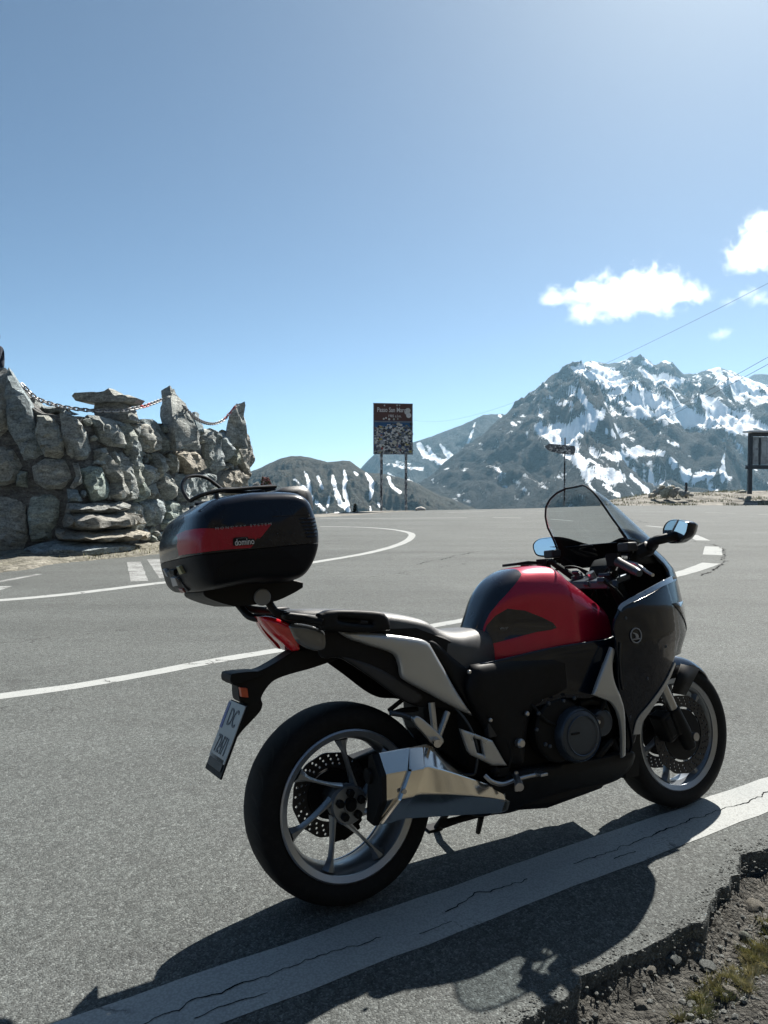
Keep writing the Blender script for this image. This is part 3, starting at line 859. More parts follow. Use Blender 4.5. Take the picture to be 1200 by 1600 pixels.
def edge_dist(poly, x, y):
    P = np.asarray([(p[0], p[1]) for p in poly], float)
    Q = np.roll(P, -1, 0)
    d = Q - P
    L = (d * d).sum(1) + 1e-12
    t = np.clip(((x - P[:, 0]) * d[:, 0] + (y - P[:, 1]) * d[:, 1]) / L, 0, 1)
    return float(np.min(np.hypot(x - P[:, 0] - d[:, 0] * t, y - P[:, 1] - d[:, 1] * t)))
def resample(poly, step):
    out = []
    n = len(poly)
    for i in range(n):
        a, b = Vector((poly[i][0], poly[i][1])), Vector((poly[(i + 1) % n][0], poly[(i + 1) % n][1]))
        k = max(1, int(round((b - a).length / step)))
        for j in range(k): out.append(a.lerp(b, j / k))
    return out
def stone(poly, depth=0.16, seed=0, back=-0.25, res=0.085, amp=0.085, mat=None, tilt=0.0):
    """one boulder of the wall: outline in (along, height), rounded rough face standing proud of the core"""
    q = resample(poly, res)
    q = [p + Vector((noise.noise((p.x * 3, p.y * 3, seed)), noise.noise((p.x * 3, p.y * 3, seed + 50)))) * 0.035 for p in q]
    ys = [p.y for p in q]
    xs = [p.x for p in q]
    pts = list(q)
    x = min(xs)
    while x < max(xs):
        y = min(ys)
        while y < max(ys):
            px_, py_ = x + random.uniform(-0.3, 0.3) * res, y + random.uniform(-0.3, 0.3) * res
            if inside(q, px_, py_) and edge_dist(q, px_, py_) > 0.5 * res: pts.append(Vector((px_, py_)))
            y += res
        x += res
    v, e, f, *_ = delaunay_2d_cdt(pts, [(i, (i + 1) % len(q)) for i in range(len(q))], [], 1, 1e-5)
    nb = len(v)
    cx, cy = sum(xs) / len(xs), sum(ys) / len(ys)
    gx_, gy_ = random.uniform(-0.12, 0.12), random.uniform(-0.05, 0.16)
    ext = max(max(xs) - min(xs), max(ys) - min(ys)) * 0.5
    facets = [(random.uniform(0.3, 0.75) * ext, Vector((math.cos(a_), math.sin(a_))), random.uniform(0.2, 0.9)) for a_ in [random.random() * 6.283 for _ in range(8)]]
    st_a = random.uniform(-0.5, 0.5) + (0.0 if tilt else 1.2)
    st_v = Vector((-math.sin(st_a), math.cos(st_a)))
    V3, outer = [], []
    for p in v:
        d = edge_dist(q, p.x, p.y)
        r = min(1.0, d / 0.05)
        h = depth * (0.25 + 0.75 * (1 - (1 - r) ** 1.7))
        for o_, dv, sl_ in facets:
            q_ = (p.x - cx) * dv.x + (p.y - cy) * dv.y - o_
            if q_ > 0: h -= q_ * sl_ * 0.55
        lay_ = (p.x * st_v.x + p.y * st_v.y) * 7.0 + 1.5 * noise.noise((p.x * 1.3, p.y * 1.3, seed))
        h += amp * 0.5 * (abs((lay_ % 1.0) - 0.5) * 2 - 0.5) * r * (0.5 + noise.noise((p.x * 2, p.y * 2, seed + 4)))
        h += amp * 0.35 * noise.fractal((p.x * 11, p.y * 11, seed), 0.9, 2.1, 3)
        h += amp * noise.fractal((p.x * 2.6 + seed, p.y * 2.6, seed), 0.9, 2.1, 5) * (0.35 + 0.65 * r)
        h += amp * 0.55 * abs(noise.noise((p.x * 1.4 + p.y * 2.4 + seed, p.y * 0.8 - p.x * 0.7, seed + 9))) * r
        h += (p.x - cx) * gx_ - (p.y - cy) * gy_ * r + tilt * (cy - p.y)
        V3.append(to3(p.x, p.y, h))
    m = MB()
    m.add(V3, [tuple(t) for t in f])
    # sides down into the wall core
    cnt = {}
    for t in f:
        for i in range(len(t)):
            a, b = t[i], t[(i + 1) % len(t)]
            cnt[(a, b)] = 1
    bd = [(a, b) for (a, b) in cnt if (b, a) not in cnt]
    base = len(m.v)
    ring = {}
    for a, b in bd:
        for i in (a, b):
            if i not in ring:
                ring[i] = len(m.v)
                m.v.append(tuple(to3(v[i].x + (cx - v[i].x) * 0.08, v[i].y + (cy - v[i].y) * 0.08, back)))
    for a, b in bd:
        m.f.append((b, a, ring[a], ring[b])); m.m.append(0)
    if back < -0.3:       # free-standing stones also need a back
        m.f.append(tuple(ring[a] for a, b in _chain(bd))); m.m.append(0)
    return m.obj('stone', mat or ROCK, wall, angle=28)
def _chain(bd):
    nx = {a: b for a, b in bd}
    a = bd[0][0]
    out = []
    for _ in range(len(bd)):
        out.append((a, nx[a])); a = nx[a]
    return out
za = lambda pts: [(x * 0.2437, 510 + y * 0.2437) for x, y in pts]
zb = lambda pts: [(200 + x * 0.2, 580 + y * 0.2) for x, y in pts]
traced = [
    za([(45, 275), (110, 375), (190, 500), (218, 610), (285, 810), (245, 850), (150, 850), (90, 700), (55, 650), (42, 480)]),
    za([(-90, 250), (0, 262), (42, 290), (52, 640), (0, 700), (-90, 690)]),
    za([(225, 565), (370, 575), (395, 690), (420, 845), (290, 830), (240, 690)]),
    za([(385, 562), (480, 585), (560, 680), (605, 800), (540, 855), (432, 850), (400, 690)]),
    za([(590, 568), (735, 600), (795, 700), (800, 775), (700, 772), (650, 740)]),
    za([(800, 625), (838, 625), (890, 800), (900, 900), (882, 1090), (855, 1060), (835, 900), (808, 780)]),
    za([(745, 600), (795, 622), (800, 690), (775, 660)]),
    za([(850, 620), (985, 640), (1010, 700), (1000, 790), (912, 788), (872, 720)]),
    za([(205, 900), (290, 855), (420, 855), (470, 960), (430, 1040), (300, 1045), (220, 1005)]),
    za([(510, 890), (655, 905), (720, 1000), (692, 1110), (590, 1120), (540, 1000)]),
    za([(660, 895), (705, 785), (760, 935), (792, 1060), (765, 1112), (700, 1108), (725, 1000)]),
    za([(720, 782), (800, 782), (850, 1000), (857, 1100), (802, 1112), (768, 940)]),
    za([(612, 800), (690, 782), (655, 890), (620, 855)]),
    za([(188, 1080), (290, 1058), (372, 1110), (370, 1200), (335, 1365), (198, 1382), (178, 1200)]),
    za([(-90, 1020), (50, 1028), (135, 1045), (172, 1350), (112, 1500), (-90, 1510)]),
    za([(-90, 740), (0, 755), (80, 780), (130, 900), (92, 1000), (0, 1012), (-90, 1005)]),
    za([(112, 925), (172, 930), (175, 1030), (112, 1025)]),
    za([(430, 1045), (500, 1045), (528, 1115), (440, 1122)]),
    za([(470, 880), (505, 880), (530, 1000), (480, 1040), (455, 1030), (490, 960)]),
    za([(610, 865), (650, 855), (690, 890), (600, 885)]),
    zb([(20, 395), (150, 418), (240, 520), (255, 620), (130, 625), (60, 480)]),
    zb([(105, 388), (200, 375), (335, 600), (272, 632), (252, 540), (180, 430)]),
    zb([(0, 470), (62, 560), (105, 700), (60, 800), (0, 760)]),
    zb([(100, 735), (175, 735), (215, 800), (225, 870), (140, 900), (100, 840)]),
    zb([(185, 645), (252, 645), (262, 830), (228, 860), (190, 760)]),
    zb([(262, 655), (312, 680), (300, 780), (268, 800)]),
    zb([(270, 790), (345, 775), (362, 1000), (290, 1010), (270, 900)]),
    zb([(140, 885), (228, 878), (245, 1000), (140, 1010)]),
    zb([(105, 1005), (225, 1000), (290, 1150), (230, 1215), (130, 1200)]),
    zb([(0, 1040), (90, 1020), (130, 1200), (60, 1290), (0, 1260)]),
    zb([(60, 820), (98, 850), (130, 1000), (60, 1020)]),
    zb([(372, 630), (590, 640), (605, 760), (530, 800), (430, 800), (390, 720)]),
    zb([(375, 800), (520, 815), (660, 800), (690, 890), (560, 1000), (400, 1010)]),
    zb([(320, 650), (362, 630), (385, 790), (360, 800), (330, 740)]),
    zb([(585, 460), (640, 460), (655, 620), (640, 785), (612, 760), (598, 620)]),
    zb([(652, 458), (702, 480), (742, 700), (692, 800), (655, 770), (668, 620)]),
    zb([(715, 490), (765, 480), (785, 640), (770, 720), (745, 690)]),
    zb([(772, 460), (838, 485), (850, 740), (795, 705), (782, 600)]),
    zb([(845, 490), (925, 500), (958, 600), (962, 760), (968, 880), (885, 750), (858, 700)]),
    zb([(700, 805), (860, 768), (965, 890), (900, 960), (720, 960)]),
    zb([(400, 1020), (560, 1010), (700, 960), (900, 970), (960, 1000), (960, 1220), (400, 1250)]),
    zb([(290, 1020), (390, 1020), (395, 1240), (240, 1240), (300, 1150)]),
]
polys = []
for k, tr in enumerate(traced):
    p = [wall_hit(*q) for q in tr]
    mx_, mz_ = sum(q[0] for q in p) / len(p), sum(q[1] for q in p) / len(p)
    p = [(mx_ + (q[0] - mx_) * 1.05, mz_ + (q[1] - mz_) * 1.05) for q in p]
    polys.append(p)
    stone(p, depth=random.uniform(0.07, 0.15), seed=k * 3.7, mat=ROCKW if k in (37, 38, 39, 31) else ROCK, amp=0.085 if k < 20 else 0.12)
# the low slabs set like steps: each reaches further out than the one above
for k, (pts, dep) in enumerate([([(430, 1130), (525, 1138), (820, 1124), (832, 1188), (620, 1200), (415, 1192)], 0.30), ([(412, 1194), (620, 1202), (838, 1190), (868, 1285), (600, 1305), (372, 1290)], 0.46),
                                ([(362, 1300), (600, 1318), (885, 1290), (897, 1372), (640, 1385), (340, 1375)], 0.62), ([(150, 1425), (345, 1372), (640, 1388), (890, 1375), (890, 1460), (400, 1500), (130, 1500)], 0.56)]):
    p = [wall_hit(*q) for q in za(pts)]
    polys.append(p)
    stone(p, depth=dep, seed=200 + k * 5.1, mat=ROCKW if k < 3 else ROCK, tilt=-0.25, amp=0.08, res=0.1)
# smaller stones packed into the gaps
top_px = [(-60, 575), (0, 590), (20, 608), (45, 630), (60, 640), (120, 645), (200, 655), (240, 658), (280, 662), (340, 672), (392, 692), (396, 700)]
def wall_top(s): return float(np.interp(s, top_s, top_z))
tp = [wall_hit(*q) for q in top_px]
top_s, top_z = [p[0] for p in tp], [p[1] for p in tp]
placed = []
tries = 0
s_max = WALL_S[-1] - 0.1
while tries < 6500:
    tries += 1
    s, z = random.uniform(0.2, s_max), random.uniform(0.1, 3.6)
    if z > wall_top(s) - 0.12: continue
    if any(inside(p, s, z) for p in polys): continue
    d = min(edge_dist(p, s, z) for p in polys)
    d = min([d] + [math.hypot(s - a, z - b) - r for a, b, r in placed])
    if d < 0.085: continue
    r = min(d - 0.02, 0.26)
    placed.append((s, z, r))
for k, (s, z, r) in enumerate(placed):
    n = 8
    ph = random.random() * 6
    sq = random.uniform(0.75, 1.1)
    stone([(s + r * math.cos(ph + i * 2 * math.pi / n) * random.uniform(0.85, 1.12), z + r * sq * math.sin(ph + i * 2 * math.pi / n) * random.uniform(0.85, 1.12)) for i in range(n)],
          depth=random.uniform(0.07, 0.13), seed=400 + k * 1.3, res=max(0.06, r * 0.5), amp=0.04)
# core of the wall behind the stones
rows = []
ns, nzr = 150, 40
for i in range(ns + 1):
    s = 0 + (WALL_S[-1] - 0.02) * i / ns
    tz = wall_top(s) - 0.06 + 0.06 * noise.noise((s * 2.2, 0, 4))
    col = []
    for j in range(nzr + 1):
        z = -0.3 + (tz + 0.3) * j / nzr
        col.append(tuple(to3(s, z, -0.07 + 0.05 * noise.fractal((s * 2.6, z * 2.6, 8), 0.9, 2, 6))))
    for dep in (-0.35, -0.75, -1.1): col.append(tuple(to3(s, tz + 0.05 * noise.noise((s * 3, dep * 4, 2)), dep)))
    col.append(tuple(to3(s, -0.3, -1.2)))
    rows.append(col)
m = MB(); m.rings(rows, closed=False, caps=False)
m.add([p for p in rows[-1]], [tuple(range(len(rows[-1])))])
core = m.obj('wall_core', MORTAR, wall, angle=50)
# upright pointed stones along the top (each with a shaded flank and its own thickness)
def pointed(front, thick, seed, shift):
    P3 = [at(x, y, Y) for x, y, Y in front]
    c = sum(P3, Vector()) / len(P3)
    q = [Vector((p.x, p.z)) for p in P3]
    q = resample([(a.x, a.y) for a in q], 0.13)
    Y0 = c.y
    m = MB()
    lay = []
    for k, f in enumerate((0.0, 0.35, 0.7, 1.0)):
        r = []
        cx, cz = sum(a.x for a in q) / len(q), sum(a.y for a in q) / len(q)
        sc = (0.86, 1.0, 0.95, 0.7)[k]
        for a in q:
            x, z = cx + (a.x - cx) * sc + shift * f * thick, cz + (a.y - cz) * (sc * 0.5 + 0.5)
            n_ = 0.075 * noise.fractal((x * 4, z * 4, seed + f * 2), 0.8, 2, 5)
            r.append(Vector((x + n_, Y0 + (f - 0.4) * thick + n_, z + n_)) + WINV)
        lay.append(r)
    m.rings(lay, True, True)
    o = m.obj('pointed_stone', ROCK, wall, angle=30)
    return o
def wedge(pts, seed):
    bm = bmesh.new()
    for p in pts: bm.verts.new(at(*p) + WINV)
    r = bmesh.ops.convex_hull(bm, input=bm.verts)
    bmesh.ops.delete(bm, geom=[g for g in r['geom_interior'] if isinstance(g, bmesh.types.BMVert)], context='VERTS')
    bmesh.ops.triangulate(bm, faces=bm.faces)
    bmesh.ops.subdivide_edges(bm, edges=bm.edges, cuts=5, use_grid_fill=True)
    bm.normal_update()
    for v in bm.verts:
        p = v.co
        v.co = p + v.normal * (0.09 * noise.fractal((p.x * 3 + seed, p.y * 3, p.z * 2), 0.8, 2, 5) + 0.04 * noise.noise((p.x * 9, p.y * 9, p.z * 5 + seed)))
    me = bpy.data.meshes.new('pointed_stone'); bm.to_mesh(me); bm.free()
    me.materials.append(ROCK)
    me.polygons.foreach_set('use_smooth', [True] * len(me.polygons)); me.set_sharp_from_angle(angle=R(28))
    return link('pointed_stone', me, wall)
wedge([(253, 702, 17.9), (252, 640, 17.9), (255, 620, 17.9), (259, 612, 17.8), (267, 627, 17.3), (276, 702, 17.2), (266, 604, 17.8), (274, 606, 17.9), (279, 616, 17.9), (284, 631, 17.9), (301, 657, 17.9), (313, 680, 17.9), (313, 704, 17.9), (275, 690, 18.4), (262, 620, 18.2)], 3.0)
wedge([(354, 700, 21.2), (355, 662, 21.2), (361, 645, 21.3), (370, 631, 21.5), (381, 629, 21.7), (384, 655, 21.8), (387, 700, 21.8), (372, 640, 22.4), (360, 700, 22.3)], 9.0)
if 0: pointed([(253, 665, 17.6), (253, 640, 17.6), (256, 617, 17.6), (259, 613, 17.6), (268, 604, 17.6), (277, 611, 17.6), (279, 622, 17.6), (286, 634, 17.6), (300, 656, 17.6), (312, 678, 17.6), (312, 700, 17.6), (270, 700, 17.6)], 0.7, 3, 0.3)
if 0: pointed([(354, 676, 21.5), (358, 655, 21.5), (371, 631, 21.5), (381, 630, 21.5), (383, 650, 21.5), (386, 690, 21.5), (360, 690, 21.5)], 0.8, 7, 0.1)
pointed([(296, 650, 19.3), (300, 645, 19.3), (304, 645, 19.3), (312, 665, 19.3), (318, 675, 19.3), (302, 678, 19.3)], 0.4, 11, 0.1)
pointed([(44, 640, 15.2), (48, 622, 15.2), (60, 622, 15.2), (64, 645, 15.2)], 0.3, 15, 0.0)
pointed([(62, 645, 15.3), (66, 634, 15.3), (104, 640, 15.3), (120, 648, 15.3)], 0.35, 19, 0.0)
# the flat slab on its squat pedestal, standing on the wall
tbl = empty('stone_table', tuple(at(171, 652, 16.1)))
setp(tbl, 'flat weathered stone slab resting on a squat pedestal on top of the wall', 'stone slab')
TI = -Vector(tbl.location)
def slab(name, pts, Yc, thick, seed):
    m = MB()
    lay = []
    q = [at(x, y, Yc) for x, y in pts]
    q = resample([(a.x, a.z) for a in q], 0.09)
    cx, cz = sum(a.x for a in q) / len(q), sum(a.y for a in q) / len(q)
    for f, sc in ((0, 0.86), (0.2, 1.0), (0.8, 1.0), (1, 0.86)):
        lay.append([Vector((cx + (a.x - cx) * sc, Yc + (f - 0.5) * thick, cz + (a.y - cz) * (0.4 + 0.6 * sc))) + TI + Vector((1, 0, 1)) * 0.03 * noise.fractal((a.x * 4, a.y * 4, f + seed), 0.8, 2, 4) for a in q])
    m.rings(lay, True, True)
    m.obj(name, ROCK, tbl, angle=30)
slab('slab', [(121, 622), (126, 617), (176, 616), (184, 611), (189, 616), (196, 623), (208, 621), (219, 625), (214, 631), (180, 633), (150, 632), (128, 629)], 16.1, 1.0, 2)
slab('pedestal', [(154, 631), (200, 632), (208, 640), (213, 660), (160, 660), (152, 645)], 16.1, 0.7, 5)

# ================================================================== chains
CH_R = plain('red_plastic', (0.42, 0.03, 0.04), 0.4)
CH_W = plain('white_plastic', (0.5, 0.5, 0.5), 0.45)
CH_D = plain('grey_chain', (0.16, 0.16, 0.17), 0.5)
def link_mesh(name, mat, L, W, r):
    pts = []
    for i in range(16):
        a = 2 * math.pi * i / 16
        x = math.cos(a) * W / 2; y = math.sin(a) * W / 2
        y += (L - W) / 2 * (1 if math.sin(a) >= 0 else -1)
        pts.append((x, 0, y))
    m = MB(); m.tube(pts, r, 6, loop=True)
    return m.mesh(name, mat)
def chain(label, px_pts, L, W, r, colours):
    P = [at(*p) for p in px_pts]
    C = catmull(P, 10)
    root = empty('barrier_chain', tuple(C[0]))
    setp(root, label, 'chain', 'chains strung along the wall top')
    meshes = [link_mesh('chain_link', c, L, W, r) for c in (CH_W, CH_R, CH_D)]
    pos, i, d = 0.0, 0, 0.0
    acc = [0]
    for a, b in zip(C[:-1], C[1:]): acc.append(acc[-1] + (b - a).length)
    n = int(acc[-1] / (L - 2.4 * r))
    for k in range(n):
        s = (k + 0.5) * (L - 2.4 * r)
        j = int(np.searchsorted(acc, s)) - 1
        j = max(0, min(j, len(C) - 2))
        t = (s - acc[j]) / max(1e-6, acc[j + 1] - acc[j])
        p = C[j].lerp(C[j + 1], t); dr = (C[j + 1] - C[j]).normalized()
        o = link('link', meshes[colours(k / n, k)], root)
        q = dr.to_track_quat('Z', 'Y') @ Matrix.Rotation(R(35 + 90 * (k % 2)), 4, 'Z').to_quaternion()
        o.location = p - Vector(root.location); o.rotation_mode = 'QUATERNION'; o.rotation_quaternion = q
    return root
chain('long white and red chain sagging between the tall left boulder and the tallest pointed stone', [(34, 600, 14.75), (48, 615, 14.8), (62, 625, 14.9), (100, 636, 15.2), (150, 642, 15.4), (190, 642, 15.5), (206, 639, 15.7), (228, 634, 16.3), (254, 624, 17.2)],
      0.125, 0.07, 0.016, lambda f, k: 1 if 0.66 < f < 0.8 and k % 3 else (2 if f > 0.8 or k % 2 else 0))
chain('short dark chain with a few red links hanging between two pointed stones', [(286, 634, 17.5), (296, 645, 18), (308, 655, 18.6), (322, 661, 19.3), (335, 662, 20), (348, 657, 20.5), (358, 647, 20.8), (366, 638, 20.9), (375, 631, 21.0)],
      0.125, 0.07, 0.015, lambda f, k: (1 if k % 2 else 0) if f > 0.78 else 2)

# ================================================================== person on the wall
JACKET = plain('navy_cloth', (0.012, 0.02, 0.04), 0.8)
SKIN = plain('skin', (0.45, 0.28, 0.2), 0.5)
HAIRM = plain('dark_hair', (0.02, 0.015, 0.012), 0.6)
TROUS = plain('dark_trousers', (0.03, 0.03, 0.035), 0.8)
def skin_body(name, verts, edges, radii, mat, parent, sub=2):
    me = bpy.data.meshes.new(name)
    me.from_pydata(verts, edges, [])
    me.materials.append(mat)
    o = link(name, me, parent)
    s = o.modifiers.new('skin', 'SKIN'); s.use_smooth_shade = True
    for i, r in enumerate(radii):
        me.skin_vertices[0].data[i].radius = (r, r) if not hasattr(r, '__len__') else r
        me.skin_vertices[0].data[i].use_root = i == 0
    u = o.modifiers.new('sub', 'SUBSURF'); u.levels = sub; u.render_levels = sub
    return o
ps = at(-5, 588, 14.95)
per = empty('person', (ps.x, ps.y, ps.z))
per.rotation_euler = (0, 0, R(-35))
setp(per, 'person in a dark blue hooded jacket sitting on top of the stone wall', 'person')
V = [(0, 0, 0.12), (0, 0.0, 0.30), (0, -0.03, 0.50), (0, -0.04, 0.60), (0, -0.06, 0.68),
     (-0.19, -0.04, 0.53), (-0.25, -0.12, 0.29), (-0.14, -0.30, 0.17), (0.19, -0.04, 0.53), (0.25, -0.12, 0.29), (0.14, -0.30, 0.17),
     (-0.10, -0.03, 0.09), (-0.14, -0.44, 0.12), (-0.14, -0.50, -0.30), (0.10, -0.03, 0.09), (0.14, -0.44, 0.12), (0.14, -0.50, -0.30)]
E_ = [(0, 1), (1, 2), (2, 3), (3, 4), (2, 5), (5, 6), (6, 7), (2, 8), (8, 9), (9, 10), (0, 11), (11, 12), (12, 13), (0, 14), (14, 15), (15, 16)]
Rr_ = [0.15, 0.15, 0.17, 0.075, 0.065, 0.075, 0.055, 0.042, 0.075, 0.055, 0.042, 0.1, 0.075, 0.05, 0.1, 0.075, 0.05]
skin_body('body', V, E_, Rr_, JACKET, per)
def blob(name, c, d, mat, parent, sub=3, fn=None):
    bm = bmesh.new(); bmesh.ops.create_icosphere(bm, subdivisions=sub, radius=1)
    for v in bm.verts:
        p = v.co.copy()
        if fn: p = fn(p)
        v.co = Vector((p.x * d[0] / 2, p.y * d[1] / 2, p.z * d[2] / 2)) + Vector(c)
    me = bpy.data.meshes.new(name); bm.to_mesh(me); bm.free()
    me.materials.append(mat); me.polygons.foreach_set('use_smooth', [True] * len(me.polygons))
    return link(name, me, parent)
blob('head', (0, -0.08, 0.79), (0.155, 0.2, 0.235), SKIN, per, fn=lambda p: Vector((p.x * (0.82 if p.z < 0 else 1), p.y + (0.12 if p.z < -0.3 else 0) * p.y, p.z)))
blob('nose', (0, -0.185, 0.785), (0.03, 0.035, 0.05), SKIN, per, 2)
blob('hood', (0, -0.045, 0.80), (0.22, 0.23, 0.27), JACKET, per, fn=lambda p: Vector((p.x, max(p.y, -0.45), p.z)))
for sx in (-1, 1):
    hand = skin_body('hand', [(sx * 0.14, -0.30, 0.17), (sx * 0.12, -0.38, 0.16), (sx * 0.095, -0.44, 0.15), (sx * 0.115, -0.45, 0.15), (sx * 0.135, -0.445, 0.15), (sx * 0.15, -0.43, 0.15), (sx * 0.08, -0.39, 0.17)],
                     [(0, 1), (1, 2), (1, 3), (1, 4), (1, 5), (1, 6)], [0.03, 0.035, 0.009, 0.009, 0.009, 0.008, 0.011], SKIN, per, 1)
    blob('shoe', (sx * 0.14, -0.56, -0.36), (0.1, 0.27, 0.1), TROUS, per, 2)

# ================================================================== pass sign
def font_mesh(name, text, size, mat, parent, loc, rot, extrude=0.002, align='CENTER', sx=1.0, bold=0.0):
    cu = bpy.data.curves.new(name, 'FONT')
    cu.body = text; cu.size = size; cu.extrude = extrude; cu.align_x = align; cu.align_y = 'CENTER'; cu.offset = bold
    cu.resolution_u = 3
    tmp = bpy.data.objects.new('t', cu)
    COL.objects.link(tmp)
    dg = bpy.context.evaluated_depsgraph_get()
    me = bpy.data.meshes.new_from_object(tmp.evaluated_get(dg))
    bpy.data.objects.remove(tmp)
    me.name = name
    me.transform(Matrix.Diagonal((sx, 1, 1, 1)))
    me.materials.clear(); me.materials.append(mat)
    o = link(name, me, parent)
    o.location = loc
    o.rotation_mode = 'QUATERNION' if not isinstance(rot, (tuple, list)) else 'XYZ'
    if isinstance(rot, (tuple, list)): o.rotation_euler = rot
    else: o.rotation_quaternion = rot
    return o
BROWN = plain('sign_brown', (0.085, 0.035, 0.028), 0.5, var=0.2, scale=3)
SBLUE = plain('sign_blue', (0.02, 0.09, 0.22), 0.5, var=0.2, scale=3)
SWHITE = plain('sign_white', (0.62, 0.60, 0.58), 0.5)
STEEL = plain('galvanised_steel', (0.2, 0.21, 0.22), 0.5, metal=0.6, var=0.25, scale=6)
SIGN_Y = 46.6
k = SIGN_Y / F
sg = empty('pass_sign', tuple(at(614, 797, SIGN_Y)))
sg.rotation_euler = (0, 0, R(9))
setp(sg, 'tall roadside pass name sign, brown and blue, plastered with stickers', 'road sign')
W_, H_ = 60 * k / math.cos(R(9)) * 1.0, 76.5 * k
zt, zbm = (797 - 631.5) * k, (797 - 709.5) * k
mB = MB(); mB.box((0, 0, (zt + zbm) / 2), (W_, 0.06, zt - zbm)); mB.obj('board', SBLUE, sg, smooth=False)
mB = MB(); mB.box((0, -0.034, zt - 13.5 * k), (W_ - 0.06, 0.012, 26 * k)); mB.obj('name_panel', BROWN, sg, smooth=False)
mB = MB()
for (x, z, w, h) in ((0, zt, W_ + 0.06, 0.05), (0, zbm, W_ + 0.06, 0.05), (-W_ / 2, (zt + zbm) / 2, 0.05, zt - zbm), (W_ / 2, (zt + zbm) / 2, 0.05, zt - zbm), (0, zt - 28 * k, W_, 0.06)):
    mB.box((x, -0.02, z), (w, 0.09, h))
mB.obj('frame', STEEL, sg, smooth=False)
font_mesh('lettering', 'Passo San Marco', 0.40, SWHITE, sg, (-0.02, -0.045, zt - 0.4), (R(90), 0, 0), 0.003, sx=0.74, bold=0.006)
font_mesh('lettering', '1985 s.l.m.', 0.24, SWHITE, sg, (0.1, -0.045, zt - 0.78), (R(90), 0, 0), 0.003, sx=0.85)
for x in (-18 * k + 0.0, 21 * k):
    mB = MB(); mB.tube([(x, 0.07, -0.3), (x, 0.07, zt - 0.1)], 0.085, 12); mB.obj('post', STEEL, sg)
def sticker_mats():
    cols = [(0.55, 0.55, 0.52), (0.6, 0.6, 0.6), (0.02, 0.02, 0.025), (0.05, 0.06, 0.09), (0.35, 0.36, 0.3), (0.12, 0.14, 0.16), (0.45, 0.43, 0.36), (0.3, 0.05, 0.05), (0.04, 0.08, 0.2), (0.35, 0.30, 0.08), (0.28, 0.3, 0.33), (0.04, 0.04, 0.05)]
    return [plain('sticker_print', c, 0.5, var=0.3, scale=20) for c in cols]
STK = sticker_mats()
mS = MB()
for i in range(1500):
    u = random.uniform(-W_ / 2 + 0.05, W_ / 2 - 0.05)
    f = random.random() ** 0.8
    z = zt - 31 * k - f * (zt - 31 * k - zbm - 0.05)
    if z > zt - 36 * k and random.random() < 0.75: continue
    w = random.choice((0.05, 0.07, 0.09, 0.11, 0.14)) * random.uniform(0.7, 1.1)
    a = random.uniform(-0.5, 0.5)
    n = random.choice((4, 4, 10))
    asp = random.uniform(0.5, 1.0)
    y = -0.034 - 0.003 * random.random()
    ring = [(u + w * math.cos(a + 2 * math.pi * (j + 0.5) / n), y, z + w * asp * math.sin(a + 2 * math.pi * (j + 0.5) / n)) for j in range(n)]
    mS.add(ring, [tuple(range(n))], random.choices(range(12), weights=(7, 6, 7, 6, 4, 5, 3, 1, 2, 1, 4, 5))[0])
for (u, z, w) in [(0.95, 0.42, 0.17), (1.0, 0.72, 0.17), (0.85, 0.55, 0.12), (-0.55, 0.12, 0.05), (0.25, 0.1, 0.06), (0.42, 0.1, 0.05), (-0.25, 0.98, 0.07), (-0.45, 0.9, 0.06), (0.05, 0.98, 0.07), (-0.6, 0.96, 0.06), (0.3, 0.95, 0.05)]:
    mS.add([(u + w * math.cos(2 * math.pi * j / 10), -0.046, zt - z + w * math.sin(2 * math.pi * j / 10)) for j in range(10)], [tuple(range(10))], random.choice((0, 1, 4)))
for x in (-18 * k, 21 * k):
    for i in range(150):
        z, a0_ = random.uniform(0.2, zbm - 0.1), random.uniform(math.pi, 2 * math.pi)
        h, da = random.uniform(0.04, 0.13), random.uniform(0.3, 0.7)
        r = 0.088 + 0.002 * random.random()
        mS.add([(x + r * math.cos(a0_ + s_ * da), 0.07 + r * math.sin(a0_ + s_ * da), z + t_ * h) for s_, t_ in ((-1, -1), (0, -1), (1, -1), (1, 1), (0, 1), (-1, 1))], [(0, 1, 4, 5), (1, 2, 3, 4)], random.choice((0, 1, 2, 3, 5, 11)))
so = mS.obj('sticker', STK, sg, smooth=False, fix=False); so['kind'] = 'stuff'

# arrow sign further right
AY = 57.0
k2 = AY / F
ab = at(881, 789, AY)
ar = empty('arrow_sign', (ab.x, ab.y, ab.z))
setp(ar, 'small pointed direction sign on a thin post, covered in stickers, seen past the windscreen', 'road sign')
def AP(px, py, y=0.0): return ((px - 881) * k2, y, (789 - py) * k2)
m = MB()
shape = [(850, 697.5), (857, 693.5), (897, 697), (898.5, 703), (896, 711), (872, 708.5), (856, 704)]
m.rings([[AP(x, y, -0.03) for x, y in shape], [AP(x, y, 0.03) for x, y in shape]], True, True)
m.obj('arrow_board', plain('arrow_grey', (0.14, 0.15, 0.16), 0.5), ar, smooth=False)
m = MB(); m.tube([AP(881.5, 789, 0.06), AP(882.5, 684, 0.06)], 0.055, 10); m.obj('post', STEEL, ar)
m = MB()
for i in range(130):
    px_, py_ = random.uniform(857, 896), random.uniform(695, 710)
    if not inside(shape, px_, py_): continue
    w = random.uniform(0.04, 0.1); n = random.choice((4, 8)); a = random.random() * 3
    c = AP(px_, py_, -0.034 - 0.003 * random.random())
    m.add([(c[0] + w * math.cos(a + 2 * math.pi * j / n), c[1], c[2] + 0.7 * w * math.sin(a + 2 * math.pi * j / n)) for j in range(n)], [tuple(range(n))], random.choice((0, 1, 2, 3, 5, 11)))
